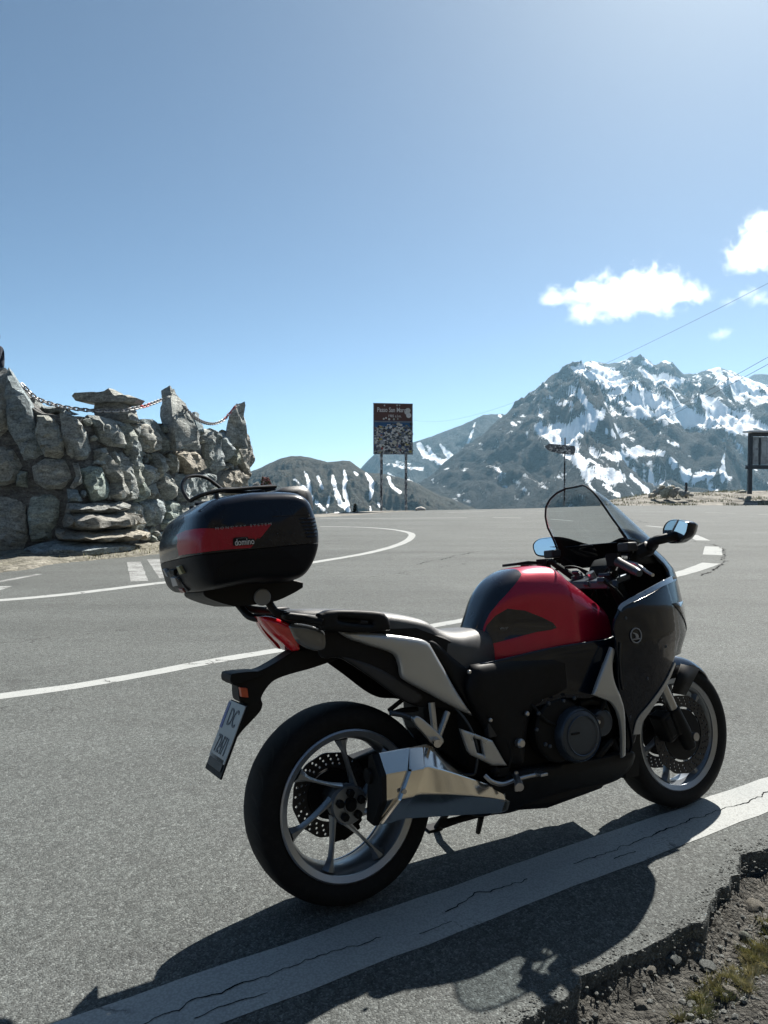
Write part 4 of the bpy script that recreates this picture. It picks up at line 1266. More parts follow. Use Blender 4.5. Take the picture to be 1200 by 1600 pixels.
for i in range(50):
    z = random.uniform(0.3, 3.6); h = random.uniform(0.04, 0.1)
    c = AP(882, 789 - z / k2, 0)
    m.add([(c[0] - 0.05, -0.0, z - h), (c[0] + 0.05, -0.0, z - h), (c[0] + 0.05, -0.0, z + h), (c[0] - 0.05, -0.0, z + h)], [(0, 1, 2, 3)], random.choice((2, 3, 0, 11)))
so = m.obj('sticker', STK, ar, smooth=False, fix=False); so['kind'] = 'stuff'

# ================================================================== notice board shelter at the right
NY = 66.0
k3 = NY / F
WOOD = plain('weathered_timber', (0.045, 0.05, 0.058), 0.8, var=0.4, scale=5)
WOODP = plain('faded_panel', (0.3, 0.31, 0.31), 0.7, var=0.5, scale=2.2)
TIN = plain('pale_roof_sheet', (0.55, 0.56, 0.57), 0.45, metal=0.2)
nb_ = at(1171, 769, NY)
nb = empty('notice_board', (nb_.x, nb_.y, nb_.z))
setp(nb, 'timber notice board shelter with a pale roof sheet at the edge of the gravel', 'notice board')
def NP(px, py, y=0.0): return ((px - 1171) * k3, y, (769 - py) * k3)
def nbox(name, x0, y0, x1, y1, ya, yb, mat):
    a, b = NP(x0, y0, ya), NP(x1, y1, yb)
    m = MB(); m.box(((a[0] + b[0]) / 2, (ya + yb) / 2, (a[2] + b[2]) / 2), (abs(b[0] - a[0]), abs(yb - ya), abs(a[2] - b[2])))
    return m.obj(name, mat, nb, smooth=False, bevel=0.01)
nbox('post', 1168.5, 677, 1174, 772, -0.15, 0.15, WOOD)
nbox('post', 1246, 677, 1251.5, 772, -0.15, 0.15, WOOD)
nbox('roof', 1164, 673.4, 1257, 676.2, -0.6, 0.6, TIN)
nbox('rail', 1174, 676.4, 1246, 682, -0.1, 0.1, WOOD)
nbox('rail', 1165, 727, 1255, 733, -0.2, 0.14, WOOD)
for i in range(6):
    x0 = 1174.4 + i * 11.9
    nbox('panel_board', x0, 683 + random.uniform(0, 1), x0 + 11.4, 726, -0.04, 0.0, WOODP)
nbox('brace', 1184, 684, 1187, 727, -0.1, -0.045, WOOD)
for i, (x0, y0, x1, y1) in enumerate([(1176, 688, 1183, 700), (1189, 690, 1196, 714), (1198, 688, 1212, 708), (1216, 690, 1236, 715), (1177, 704, 1183, 718)]):
    nbox('notice_sheet', x0, y0, x1, y1, -0.052, -0.045, plain('paper', random.choice([(0.3, 0.33, 0.34), (0.4, 0.42, 0.42), (0.12, 0.16, 0.18)]), 0.6, var=0.4, scale=1.5))

# ================================================================== rocks, bushes and a stub post on the gravel bank
def rock_mesh(name, seed, mat, sub=2, sq=0.7):
    bm = bmesh.new(); bmesh.ops.create_icosphere(bm, subdivisions=sub, radius=0.5)
    for v in bm.verts:
        p = v.co.copy()
        n_ = 0.35 * noise.fractal((p.x * 1.7 + seed, p.y * 1.7, p.z * 1.7), 0.7, 2, 4)
        p = p * (1 + n_)
        for ax in (Vector((1, 0.3, 0.2)), Vector((-0.4, 1, 0.5)), Vector((0.2, -0.7, 1)), Vector((-1, -0.2, 0.6))):
            ax = (ax + Vector((noise.noise((seed, 1, 2)), noise.noise((seed, 5, 2)), noise.noise((seed, 9, 2)))) * 0.8).normalized()
            d = p.dot(ax) - 0.36
            if d > 0: p -= ax * d * 0.85
        v.co = Vector((p.x, p.y * 0.85, p.z * sq))
    me = bpy.data.meshes.new(name); bm.to_mesh(me); bm.free()
    me.materials.append(mat)
    me.polygons.foreach_set('use_smooth', [True] * len(me.polygons)); me.set_sharp_from_angle(angle=R(30))
    return me
RM = [rock_mesh('rock', s * 7.7, ROCKW, 2) for s in range(5)]
pile = empty('rock_pile', tuple(at(1047, 771, 63.5)))
setp(pile, 'low heap of broken brown boulders on the gravel bank beyond the mirror', 'rock pile')
for i, (px_, py_, w) in enumerate([(1023, 770, 12), (1030, 766, 12), (1038, 769, 15), (1046, 765, 13), (1052, 770, 15), (1060, 766, 12), (1066, 770, 12), (1034, 761, 9), (1050, 762, 10), (1074, 771, 9), (1017, 774, 9), (1080, 773, 7), (1042, 773, 10)]):
    o = link('boulder', RM[i % 5], pile)
    o.location = at(px_, py_, 63.5 + random.uniform(-1, 1)) - Vector(pile.location)
    s = w * 63.5 / F * 1.25
    o.scale = (s, s, s * 0.9); o.rotation_euler = (random.random(), random.random(), random.random() * 6)
def single(name, label, cat, px_, py_, Y, w, mesh, sq=1.0, group=None, rz=None):
    o = link(name, mesh)
    s = w * Y / F
    p = at(px_, py_, Y)
    o.location = (p.x, p.y, p.z + s * 0.18 * sq)
    o.scale = (s, s, s * sq); o.rotation_euler = (0, 0, random.random() * 6 if rz is None else rz)
    setp(o, label, cat, group)
    return o
single('boulder', 'pale low boulder at the road edge just right of the sign posts', 'boulder', 657, 797, 46, 20, rock_mesh('boulder', 33.0, plain('pale_stone', (0.42, 0.40, 0.37), 0.9, var=0.3, scale=2)), 0.55)
single('boulder', 'dark boulder at the foot of the notice board post', 'boulder', 1160, 769, 65, 14, RM[1], 0.5)
single('boulder', 'squat stone at the far end of the wall behind the top case', 'boulder', 401, 763, 24.5, 16, RM[2], 1.3)
stub = MB(); a = at(1072, 775, 63); stub.tube([(0, 0, -0.2), (0, 0, 1.15)], [0.11, 0.1], 8)
so = stub.obj('marker_post', plain('dark_post', (0.03, 0.03, 0.035), 0.7), loc=a); setp(so, 'short dark marker post standing in the boulder heap', 'post')
LEAFM = plain('leaf', (0.045, 0.06, 0.02), 0.7, var=0.4, scale=8)
FLOW = plain('dry_red_bloom', (0.16, 0.05, 0.05), 0.8, var=0.4, scale=8)
FLOP = plain('pale_bloom', (0.5, 0.42, 0.42), 0.8, var=0.3, scale=8)
TWIG = plain('twig', (0.07, 0.05, 0.035), 0.9)
def bush(name, label, cat, px_, py_, Y, w, h, mats, seed, n=240):
    rnd = random.Random(seed)
    k = Y / F
    root = empty(name, tuple(at(px_, py_, Y)))
    setp(root, label, cat)
    m = MB()
    for i in range(9):
        a = rnd.random() * 6.28
        r = w * k * 0.4 * rnd.random()
        m.tube([(0, 0, -0.1), (r * 0.4 * math.cos(a), r * 0.4 * math.sin(a), h * k * 0.5), (r * math.cos(a), r * math.sin(a), h * k * rnd.uniform(0.7, 0.95))], [0.02, 0.012, 0.005], 5)
    m.obj('stem', TWIG, root)
    m = MB()
    for i in range(n):
        a = rnd.random() * 6.28; e = rnd.random()
        r = w * k * 0.5 * math.sqrt(rnd.random()) * (1 - 0.55 * e)
        c = Vector((r * math.cos(a), r * math.sin(a), h * k * (0.1 + 0.9 * e)))
        s = rnd.uniform(0.03, 0.07) * max(1, w * k * 1.2)
        u = Vector((rnd.gauss(0, 1), rnd.gauss(0, 1), rnd.gauss(0, 1))).normalized() * s; v = u.orthogonal().normalized() * s * 0.6
        m.add([c - u, c + v, c + u, c - v], [(0, 1, 2, 3)], rnd.choice(range(len(mats))))
    o = m.obj('foliage', mats, root, smooth=False, fix=False); o['kind'] = 'stuff'
bush('flower_clump', 'clump of dry reddish flowers growing at the far end of the wall', 'flowers', 415, 764, 25.5, 22, 18, [FLOW, FLOP, FLOW, LEAFM], 3)
bush('shrub', 'tiny dark conifer shrub left of the sign posts at the road edge', 'shrub', 555, 802, 43, 8, 14, [plain('dark_leaf', (0.02, 0.028, 0.02), 0.8)], 5)

# ================================================================== overhead cables
CABLE = plain('cable_rubber', (0.05, 0.055, 0.06), 0.7)
def cable(label, a, b, sag, r):
    P = [a.lerp(b, t) - Vector((0, 0, sag * 4 * t * (1 - t))) for t in np.linspace(0, 1, 60)]
    m = MB(); m.tube(P, r, 6)
    o = m.obj('power_line', CABLE)
    setp(o, label, 'cable', 'overhead cables')
cable('upper of the two thick overhead cables crossing the peak', at(1340, 478, 70), at(880, 690, 600), 7, 0.032)
cable('lower of the two thick overhead cables crossing the peak', at(1340, 492, 70), at(870, 700, 600), 7, 0.032)
cable('thin faint cable rising to the right under the large cloud', at(1330, 375, 160), at(640, 655, 900), 16, 0.05)

# ================================================================== stones and grass of the shoulder
def on_verge(u, s):
    x = edge[3].x + e_dir.x * u + 0.523 * s
    y = edge[3].y + e_dir.y * u - 0.853 * s
    return x, y
def verge_pt(x, y): return float(verge_z(np.array([x]), np.array([y]))[0])
PM = [rock_mesh('pebble', s * 3.3 + 1, PEBBLE, 1, 0.6) for s in range(4)]
PV = []
for me in PM:
    PV.append((np.array([v.co[:] for v in me.vertices]), [tuple(p.vertices) for p in me.polygons]))
allv, allf, off = [], [], 0
rs = np.random.RandomState(11)
cnt = 0
while cnt < 9000:
    u, s = rs.uniform(-2.2, 1.6), rs.uniform(0.0, 1.25)
    x, y = on_verge(u, s)
    e = float(edge_s(np.array([x]), np.array([y]))[0])
    if e < 0.004: continue
    dens = noise.noise((x * 4, y * 4, 3)) + (0.35 if e > 0.12 else 0.9)
    if dens < rs.uniform(-0.4, 0.6): continue
    size = 0.005 + 0.022 * rs.rand() ** 3.5
    pv, pf = PV[rs.randint(4)]
    a = rs.uniform(0, 6.28); ca, sa = math.cos(a), math.sin(a)
    q = pv * size * rs.uniform(0.8, 1.3, 3)
    allv.append(np.stack([q[:, 0] * ca - q[:, 1] * sa + x, q[:, 0] * sa + q[:, 1] * ca + y, q[:, 2] + verge_pt(x, y) + size * 0.12], 1))
    allf += [tuple(i + off for i in f) for f in pf]
    off += len(pv); cnt += 1
ec = 0
while ec < 2600:          # crumbs of asphalt lying along the broken edge
    i = rs.randint(len(ragged) - 1)
    p = ragged[i]
    if not (-1.2 < p.x < 2.4 and 0.9 < p.y < 4.2): continue
    s = rs.normal(0.0, 0.022) - 0.012
    x, y = p.x + 0.523 * s + rs.uniform(-.02, .02), p.y - 0.853 * s + rs.uniform(-.02, .02)
    e = float(edge_s(np.array([x]), np.array([y]))[0])
    size = 0.003 + 0.008 * rs.rand() ** 2
    pv, pf = PV[rs.randint(4)]
    q = pv * size * rs.uniform(0.8, 1.3, 3)
    zb = 0.0 if s < -0.004 else -0.012 * min(4, (s + 0.004) / 0.006)
    allv.append(np.stack([q[:, 0] + x, q[:, 1] + y, q[:, 2] + zb + size * 0.1], 1))
    allf += [tuple(k + off for k in f) for f in pf]
    off += len(pv); ec += 1
me = bpy.data.meshes.new('gravel'); me.from_pydata(np.concatenate(allv).tolist(), [], allf); me.materials.append(PEBBLE)
gv = link('gravel', me); setp(gv, kind='stuff')
SM = [rock_mesh('stone', s * 5.1 + 2, PEBBLE, 3, 0.62) for s in range(5)]
big = [(1105, 1462, 34, 'flat light stone lying in the shadow of the asphalt edge at the right border'), (1178, 1432, 46, 'long pale shard half in the shade nearest the right border'), (1050, 1524, 34, 'pale rounded stone beside the yellow moss, middle of the shoulder'),
       (1016, 1548, 26, 'grey stone just below the shaded strip, left of the moss'), (1107, 1522, 40, 'brown stone sunk in the thickest yellow moss'), (1165, 1478, 30, 'angular stone among the grit above the moss'),
       (1000, 1585, 30, 'whitish stone at the bottom border of the shoulder'), (1142, 1570, 34, 'broad flat stone right of the moss near the bottom border'), (1187, 1530, 28, 'squarish stone on the bare grit at the right border'), (1080, 1578, 26, 'small grey stone below the moss at the bottom border'),
       (1052, 1498, 22, 'small upright chip at the rim of the shaded strip')]
for i, (px_, py_, w, lab) in enumerate(big):
    x, y = gnd(px_, py_, -0.11)
    o = link('loose_stone', SM[i % 5])
    s = 0.8 * w * y / F
    o.scale = (s, s, s * 0.8); o.rotation_euler = (random.uniform(-0.2, 0.2), random.uniform(-0.2, 0.2), random.random() * 6)
    o.location = (x, y, verge_pt(x, y) + s * 0.12)
    setp(o, lab, 'stone', 'loose stones on the shoulder')
# dry grass and moss
GR = [plain('dry_grass', (0.28, 0.265, 0.14), 0.8, var=0.35, scale=30), plain('green_moss', (0.19, 0.195, 0.09), 0.85, var=0.35, scale=30), plain('straw', (0.36, 0.335, 0.22), 0.8, var=0.3, scale=30)]
m = MB()
rg = random.Random(5)
tufts = []
for (px_, py_, n, rad) in [(1195, 1500, 8, 0.08), (1120, 1515, 9, 0.09), (1150, 1530, 9, 0.09), (1165, 1500, 9, 0.08), (1040, 1590, 7, 0.06), (1180, 1475, 6, 0.09), (1150, 1500, 9, 0.1), (1110, 1500, 9, 0.09), (1130, 1530, 9, 0.09), (1170, 1460, 6, 0.07), (1140, 1470, 5, 0.06), (1060, 1560, 7, 0.08), (1030, 1575, 8, 0.07), (1000, 1565, 6, 0.06), (960, 1590, 8, 0.07), (1110, 1560, 6, 0.06), (1190, 1440, 5, 0.06), (975, 1575, 5, 0.05), (1075, 1535, 5, 0.05), (1150, 1545, 5, 0.06), (930, 1600, 5, 0.05)]:
    cx, cy = gnd(px_, py_, -0.11)
    for i in range(n): tufts.append((cx + rg.gauss(0, rad * 0.7), cy + rg.gauss(0, rad * 0.45)))
for (x, y) in tufts:
    if float(edge_s(np.array([x]), np.array([y]))[0]) < 0.13: continue
    z = verge_pt(x, y)
    c0 = rg.choices((0, 1, 2), weights=(5, 2, 5))[0]
    for b in range(120):
        a = rg.random() * 6.28
        r = abs(rg.gauss(0, 0.018))
        bx, by = x + r * math.cos(a), y + r * math.sin(a)
        L = rg.uniform(0.005, 0.016); lean = rg.uniform(0.4, 1.6)
        dx, dy = math.cos(a + rg.uniform(-0.7, 0.7)) * L * lean, math.sin(a + rg.uniform(-0.7, 0.7)) * L * lean
        w = rg.uniform(0.0008, 0.0017)
        wx, wy = -math.sin(a) * w, math.cos(a) * w
        m.add([(bx - wx, by - wy, z - 0.004), (bx + wx, by + wy, z - 0.004), (bx + dx * 0.5 + wx * 0.6, by + dy * 0.5 + wy * 0.6, z + L * 0.65), (bx + dx, by + dy, z + L)], [(0, 1, 2), (0, 2, 3)], c0 if rg.random() < 0.8 else rg.choice((0, 1, 2)))
gr = m.obj('grass', GR, smooth=False, fix=False); setp(gr, kind='stuff')
# dry grass along the foot of the wall and on the gravel bank
m = MB()
for i in range(2600):
    t = rg.random()
    s = 3.4 + (WALL_S[-1] - 3.4) * t
    p = wall_pt(s, rg.uniform(0.15, 1.0))
    z = 0.05
    a = rg.random() * 6.28; L = rg.uniform(0.04, 0.14)
    d = Vector((math.cos(a), math.sin(a), 0)) * L * rg.uniform(0.2, 0.8)
    w = Vector((-math.sin(a), math.cos(a), 0)) * 0.006
    b0 = Vector((p.x, p.y, z - 0.03))
    m.add([b0 - w, b0 + w, b0 + d + Vector((0, 0, L))], [(0, 1, 2)], rg.choice((0, 0, 2, 1)))
for i in range(9000):
    px_ = rg.uniform(940, 1300)
    Y = rg.uniform(59, 72)
    x = (px_ - 600) / F * Y
    if noise.noise((x * 0.35, Y * 0.5, 2)) < 0.05: continue
    z = float(ground_z(x, Y))
    a = rg.random() * 6.28; L = rg.uniform(0.08, 0.3)
    d = Vector((math.cos(a), math.sin(a), 0)) * L * rg.uniform(0.3, 1.0); w = Vector((-math.sin(a), math.cos(a), 0)) * 0.03
    b0 = Vector((x, Y, z - 0.03))
    m.add([b0 - w, b0 + w, b0 + d + Vector((0, 0, L))], [(0, 1, 2)], rg.choice((0, 1, 2, 1)))
gr = m.obj('dry_grass', GR, smooth=False, fix=False); setp(gr, kind='stuff')

# ================================================================== motorcycle
YAW, LEAN = R(27.7), R(8)
bike = empty('sport_touring_motorcycle', (-0.125, 2.36, 0.0), (-LEAN, 0, YAW))
setp(bike, 'black and red faired touring motorcycle leaning on its side stand beside the white line', 'motorcycle')
BM = Matrix.Translation((-0.125, 2.36, 0.0)) @ Matrix.Rotation(YAW, 4, 'Z') @ Matrix.Rotation(-LEAN, 4, 'X')
BMI = BM.inverted()
BC = BMI @ CAM
def bray(px, py): return (BMI.to_3x3() @ ray(px, py)).normalized()
def bp(px, py, y):
    """photograph pixel -> (x, z) in the motorcycle's own side plane at lateral offset y (right side is negative)"""
    d = bray(px, py)
    t = (y - BC.y) / d.y
    p = BC + d * t
    return (p.x, p.z)
def bpf(px, py, yf, it=6):
    y = -0.2
    for _ in range(it):
        x, z = bp(px, py, y)
        y = -yf(x, z)
    return bp(px, py, y)
def P3(px, py, y):
    x, z = bp(px, py, y)
    return Vector((x, y, z))

# ---- materials
BLACK = plain('gloss_black_paint', (0.002, 0.0055, 0.013), 0.22, coat=0.42, spec=0.15, var=0.1, scale=6)
NAVY = plain('deep_blue_black_paint', (0.003, 0.005, 0.014), 0.25, coat=0.8, spec=0.3, var=0.1, scale=6)
def red_paint():
    m, nt, b = newmat('candy_red_paint')
    v = coords(nt)
    fl = tex(nt, 'ShaderNodeTexVoronoi', v, Scale=900.0)
    bw = nt.nodes.new('ShaderNodeRGBToBW'); nt.links.new(fl.outputs['Color'], bw.inputs[0])
    c = ramp(nt, bw.outputs[0], [(0.2, (0.32, 0.003, 0.026)), (0.8, (0.46, 0.005, 0.042))])
    nt.links.new(c, b.inputs['Base Color'])
    b.inputs['Metallic'].default_value = 0.45
    b.inputs['Roughness'].default_value = 0.3
    b.inputs['Coat Weight'].default_value = 0.5
    b.inputs['Coat Roughness'].default_value = 0.03
    return m
RED = red_paint()
SILVER = plain('silver_paint', (0.40, 0.41, 0.41), 0.3, metal=0.45, coat=0.6, var=0.06, scale=5)
SATIN = plain('satin_black_plastic', (0.006, 0.0065, 0.008), 0.5, spec=0.18, var=0.25, scale=12, grime=0.03, bumps=0.1, bscale=700)
MATT = plain('matt_black_metal', (0.005, 0.0055, 0.0065), 0.6, spec=0.2, var=0.3, scale=10, grime=0.02)
DGREY = plain('dark_grey_plastic', (0.03, 0.031, 0.034), 0.5, spec=0.3, var=0.2, scale=10)
RUBBER = plain('tyre_rubber', (0.007, 0.0072, 0.008), 0.75, spec=0.2, var=0.3, scale=16, grime=0.05)
ALLOY = plain('wheel_alloy', (0.19, 0.21, 0.235), 0.35, metal=0.75, coat=0.3, var=0.12, scale=8, grime=0.05)
RIMLIP = plain('rim_lip_alloy', (0.34, 0.36, 0.39), 0.32, metal=0.8, var=0.1, scale=8, grime=0.05)
BRIGHT = plain('bright_alloy', (0.42, 0.42, 0.42), 0.3, metal=0.85, var=0.15, scale=14)
CASE = plain('engine_cover_grey', (0.05, 0.062, 0.08), 0.38, metal=0.6, var=0.12, scale=10)
CHROME = plain('chrome', (0.62, 0.60, 0.57), 0.11, metal=1.0, var=0.04, scale=4)
STEELD = plain('disc_steel', (0.035, 0.036, 0.04), 0.4, metal=0.7, var=0.2, scale=20)
SEATM = plain('seat_vinyl', (0.055, 0.055, 0.056), 0.45, var=0.15, scale=10, bumps=0.35, bscale=900)
REDL = plain('red_lens', (0.55, 0.012, 0.02), 0.12, coat=1.0, var=0.25, scale=30)
SMOKE = plain('smoked_lens', (0.07, 0.075, 0.08), 0.15, coat=1.0, var=0.2, scale=20)
AMBER = plain('amber_reflector', (0.5, 0.08, 0.03), 0.3, var=0.2, scale=60)
MIRR = plain('mirror_glass', (0.62, 0.70, 0.80), 0.02, metal=1.0, var=0.01)
WHITEP = plain('white_print', (0.7, 0.7, 0.7), 0.4, var=0.05)
GREYP = plain('grey_print', (0.30, 0.30, 0.31), 0.4, var=0.05)
BLUEP = plain('plate_blue', (0.02, 0.04, 0.22), 0.4)
def screen_mat():
    m = bpy.data.materials.new('clear_screen'); m.use_nodes = True
    nt = m.node_tree; nt.nodes.clear()
    o = nt.nodes.new('ShaderNodeOutputMaterial')
    tr = N(nt, 'ShaderNodeBsdfTransparent', Color=(0.82, 0.85, 0.86, 1))
    gl = N(nt, 'ShaderNodeBsdfGlossy', Color=(0.9, 0.95, 1, 1), Roughness=0.03)
    df = N(nt, 'ShaderNodeBsdfDiffuse', Color=(0.5, 0.5, 0.5, 1))
    lw = nt.nodes.new('ShaderNodeLayerWeight'); lw.inputs['Blend'].default_value = 0.5
    fr = mth(nt, 'ADD', mth(nt, 'MULTIPLY', mth(nt, 'POWER', lw.outputs['Facing'], 4.5), 0.75), 0.03)
    n = tex(nt, 'ShaderNodeTexNoise', coords(nt), Scale=9.0, Detail=8.0, Roughness=0.7)
    mx = nt.nodes.new('ShaderNodeMixShader'); nt.links.new(ramp(nt, n.outputs[0], [(0.4, 0.01), (0.75, 0.05)]), mx.inputs[0]); nt.links.new(tr.outputs[0], mx.inputs[1]); nt.links.new(df.outputs[0], mx.inputs[2])
    m2 = nt.nodes.new('ShaderNodeMixShader'); nt.links.new(fr, m2.inputs[0]); nt.links.new(mx.outputs[0], m2.inputs[1]); nt.links.new(gl.outputs[0], m2.inputs[2])
    nt.links.new(m2.outputs[0], o.inputs[0])
    return m
SCREEN = screen_mat()

# ---- panel builder
def smooth_outline(pts, n=5):
    """pts: (x, z) or (x, z, 'c') corners; smooth between corners"""
    m = len(pts)
    out = []
    for i in range(m):
        b, c = pts[i], pts[(i + 1) % m]
        a = pts[i - 1] if len(b) < 3 else b
        d = pts[(i + 2) % m] if len(c) < 3 else c
        a, b2, c2, d = [Vector((q[0], q[1])) for q in (a, b, c, d)]
        for k in range(n):
            t = k / n
            out.append(0.5 * ((2 * b2) + (c2 - a) * t + (2 * a - 5 * b2 + 4 * c2 - d) * t * t + (3 * b2 - a - 3 * c2 + d) * t ** 3))
    return out
def panel(name, outline, yf, mat, parent=None, bulge=0.0, bw=0.06, edge_r=0.006, thick=0.012, res=0.014, both=True, holes=(), angle=40, obj=True, smooth_n=5):
    """a moulded panel on the right flank, y = -(yf(x,z)+bulge), with rolled edges and real thickness; mirrored to the left when both"""
    if not callable(yf):
        c0 = yf; yf = lambda x, z: c0
    q = resample([(p.x, p.y) for p in smooth_outline(outline, smooth_n)], res * 0.8)
    hs = [resample([(p.x, p.y) for p in smooth_outline(h, smooth_n)], res * 0.8) for h in holes]
    xs, zs = [p.x for p in q], [p.y for p in q]
    pts = list(q)
    ed = [(i, (i + 1) % len(q)) for i in range(len(q))]
    for h in hs:
        b = len(pts); pts += h
        ed += [(b + i, b + (i + 1) % len(h)) for i in range(len(h))]
    def dist(x, z):
        d = edge_dist(q, x, z)
        for h in hs: d = min(d, edge_dist(h, x, z))
        return d
    ring_d = ((edge_r * 0.12, edge_r * 0.4, edge_r * 1.05) if edge_r else ()) 
    for loop in [q] + hs:
        L = len(loop)
        for rd in ring_d:
            for i in range(L):
                t = (loop[(i + 1) % L] - loop[i - 1])
                if t.length < 1e-9: continue
                t.normalize()
                nn = Vector((-t.y, t.x)) * rd
                for c_ in (loop[i] + nn, loop[i] - nn):
                    if inside(q, c_.x, c_.y) and not any(inside(h, c_.x, c_.y) for h in hs) and dist(c_.x, c_.y) > rd * 0.93: pts.append(c_)
    row = 0
    z = min(zs)
    while z < max(zs):
        x = min(xs) + (res / 2 if row % 2 else 0)
        while x < max(xs):
            if inside(q, x, z) and not any(inside(h, x, z) for h in hs):
                d = dist(x, z)
                if d > max(res * 0.55, edge_r * 1.05 + res * 0.35): pts.append(Vector((x, z)))
            x += res
        z += res * 0.87; row += 1
    v, e, f, *_ = delaunay_2d_cdt(pts, ed, [], 1, 1e-6)
    f = [t for t in f if not any(inside(h, sum(v[i].x for i in t) / len(t), sum(v[i].y for i in t) / len(t)) for h in hs)]
    m = MB()
    front, back = [], []
    for p in v:
        d = dist(p.x, p.y)
        k = min(1.0, d / bw) if bw else 1
        h = yf(p.x, p.y) + bulge * math.sqrt(max(0, 1 - (1 - k) ** 2))
        if edge_r:
            e_ = min(1.0, d / edge_r)
            h -= edge_r * (1 - math.sqrt(max(0, 1 - (1 - e_) ** 2)))
        front.append((p.x, -h, p.y))
        back.append((p.x, -(yf(p.x, p.y) - thick), p.y))
    n = len(front)
    cnt = set()
    for t in f:
        for i in range(len(t)): cnt.add((t[i], t[(i + 1) % len(t)]))
    bd = [(a, b) for (a, b) in cnt if (b, a) not in cnt]
    m.add(front + back, [tuple(t) for t in f] + [tuple(reversed([i + n for i in t])) for t in f] + [(b, a, a + n, b + n) for a, b in bd])
    if not obj: return m
    o = m.obj(name, mat, parent or bike, angle=angle)
    if both:
        m.v = [(x, -y, z) for x, y, z in m.v]; m.f = [tuple(reversed(f_)) for f_ in m.f]
        m.obj(name, mat, parent or bike, angle=angle)
    return o
def pp(pts, yf):
    """pixel outline -> side-plane outline"""
    out = []
    for p in pts:
        q = bpf(p[0], p[1], yf) if callable(yf) else bp(p[0], p[1], -yf)
        out.append(q if len(p) < 3 else (q[0], q[1], 'c'))
    return out
def slab_part(name, outline, y0, y1, mat, parent=None, bevel=0.004, n=4):
    """flat plate between two lateral offsets"""
    q = smooth_outline(outline, n)
    m = MB(); m.rings([[(p.x, y0, p.y) for p in q], [(p.x, y1, p.y) for p in q]], True, True)
    return m.obj(name, mat, parent or bike, bevel=bevel)
def sect(w, zb, zt, n=9, p=0.62, y0=0.0, pb=None):
    """half-symmetric section ring (y, z): superellipse upper half on straight-ish lower half"""
    ring = []
    for i in range(2 * n + 1):
        a = math.pi * i / (2 * n)
        c, s = math.cos(a), math.sin(a)
        ring.append((math.copysign(abs(c) ** p, c) * w + y0, zb + (zt - zb) * abs(s) ** p))
    return ring

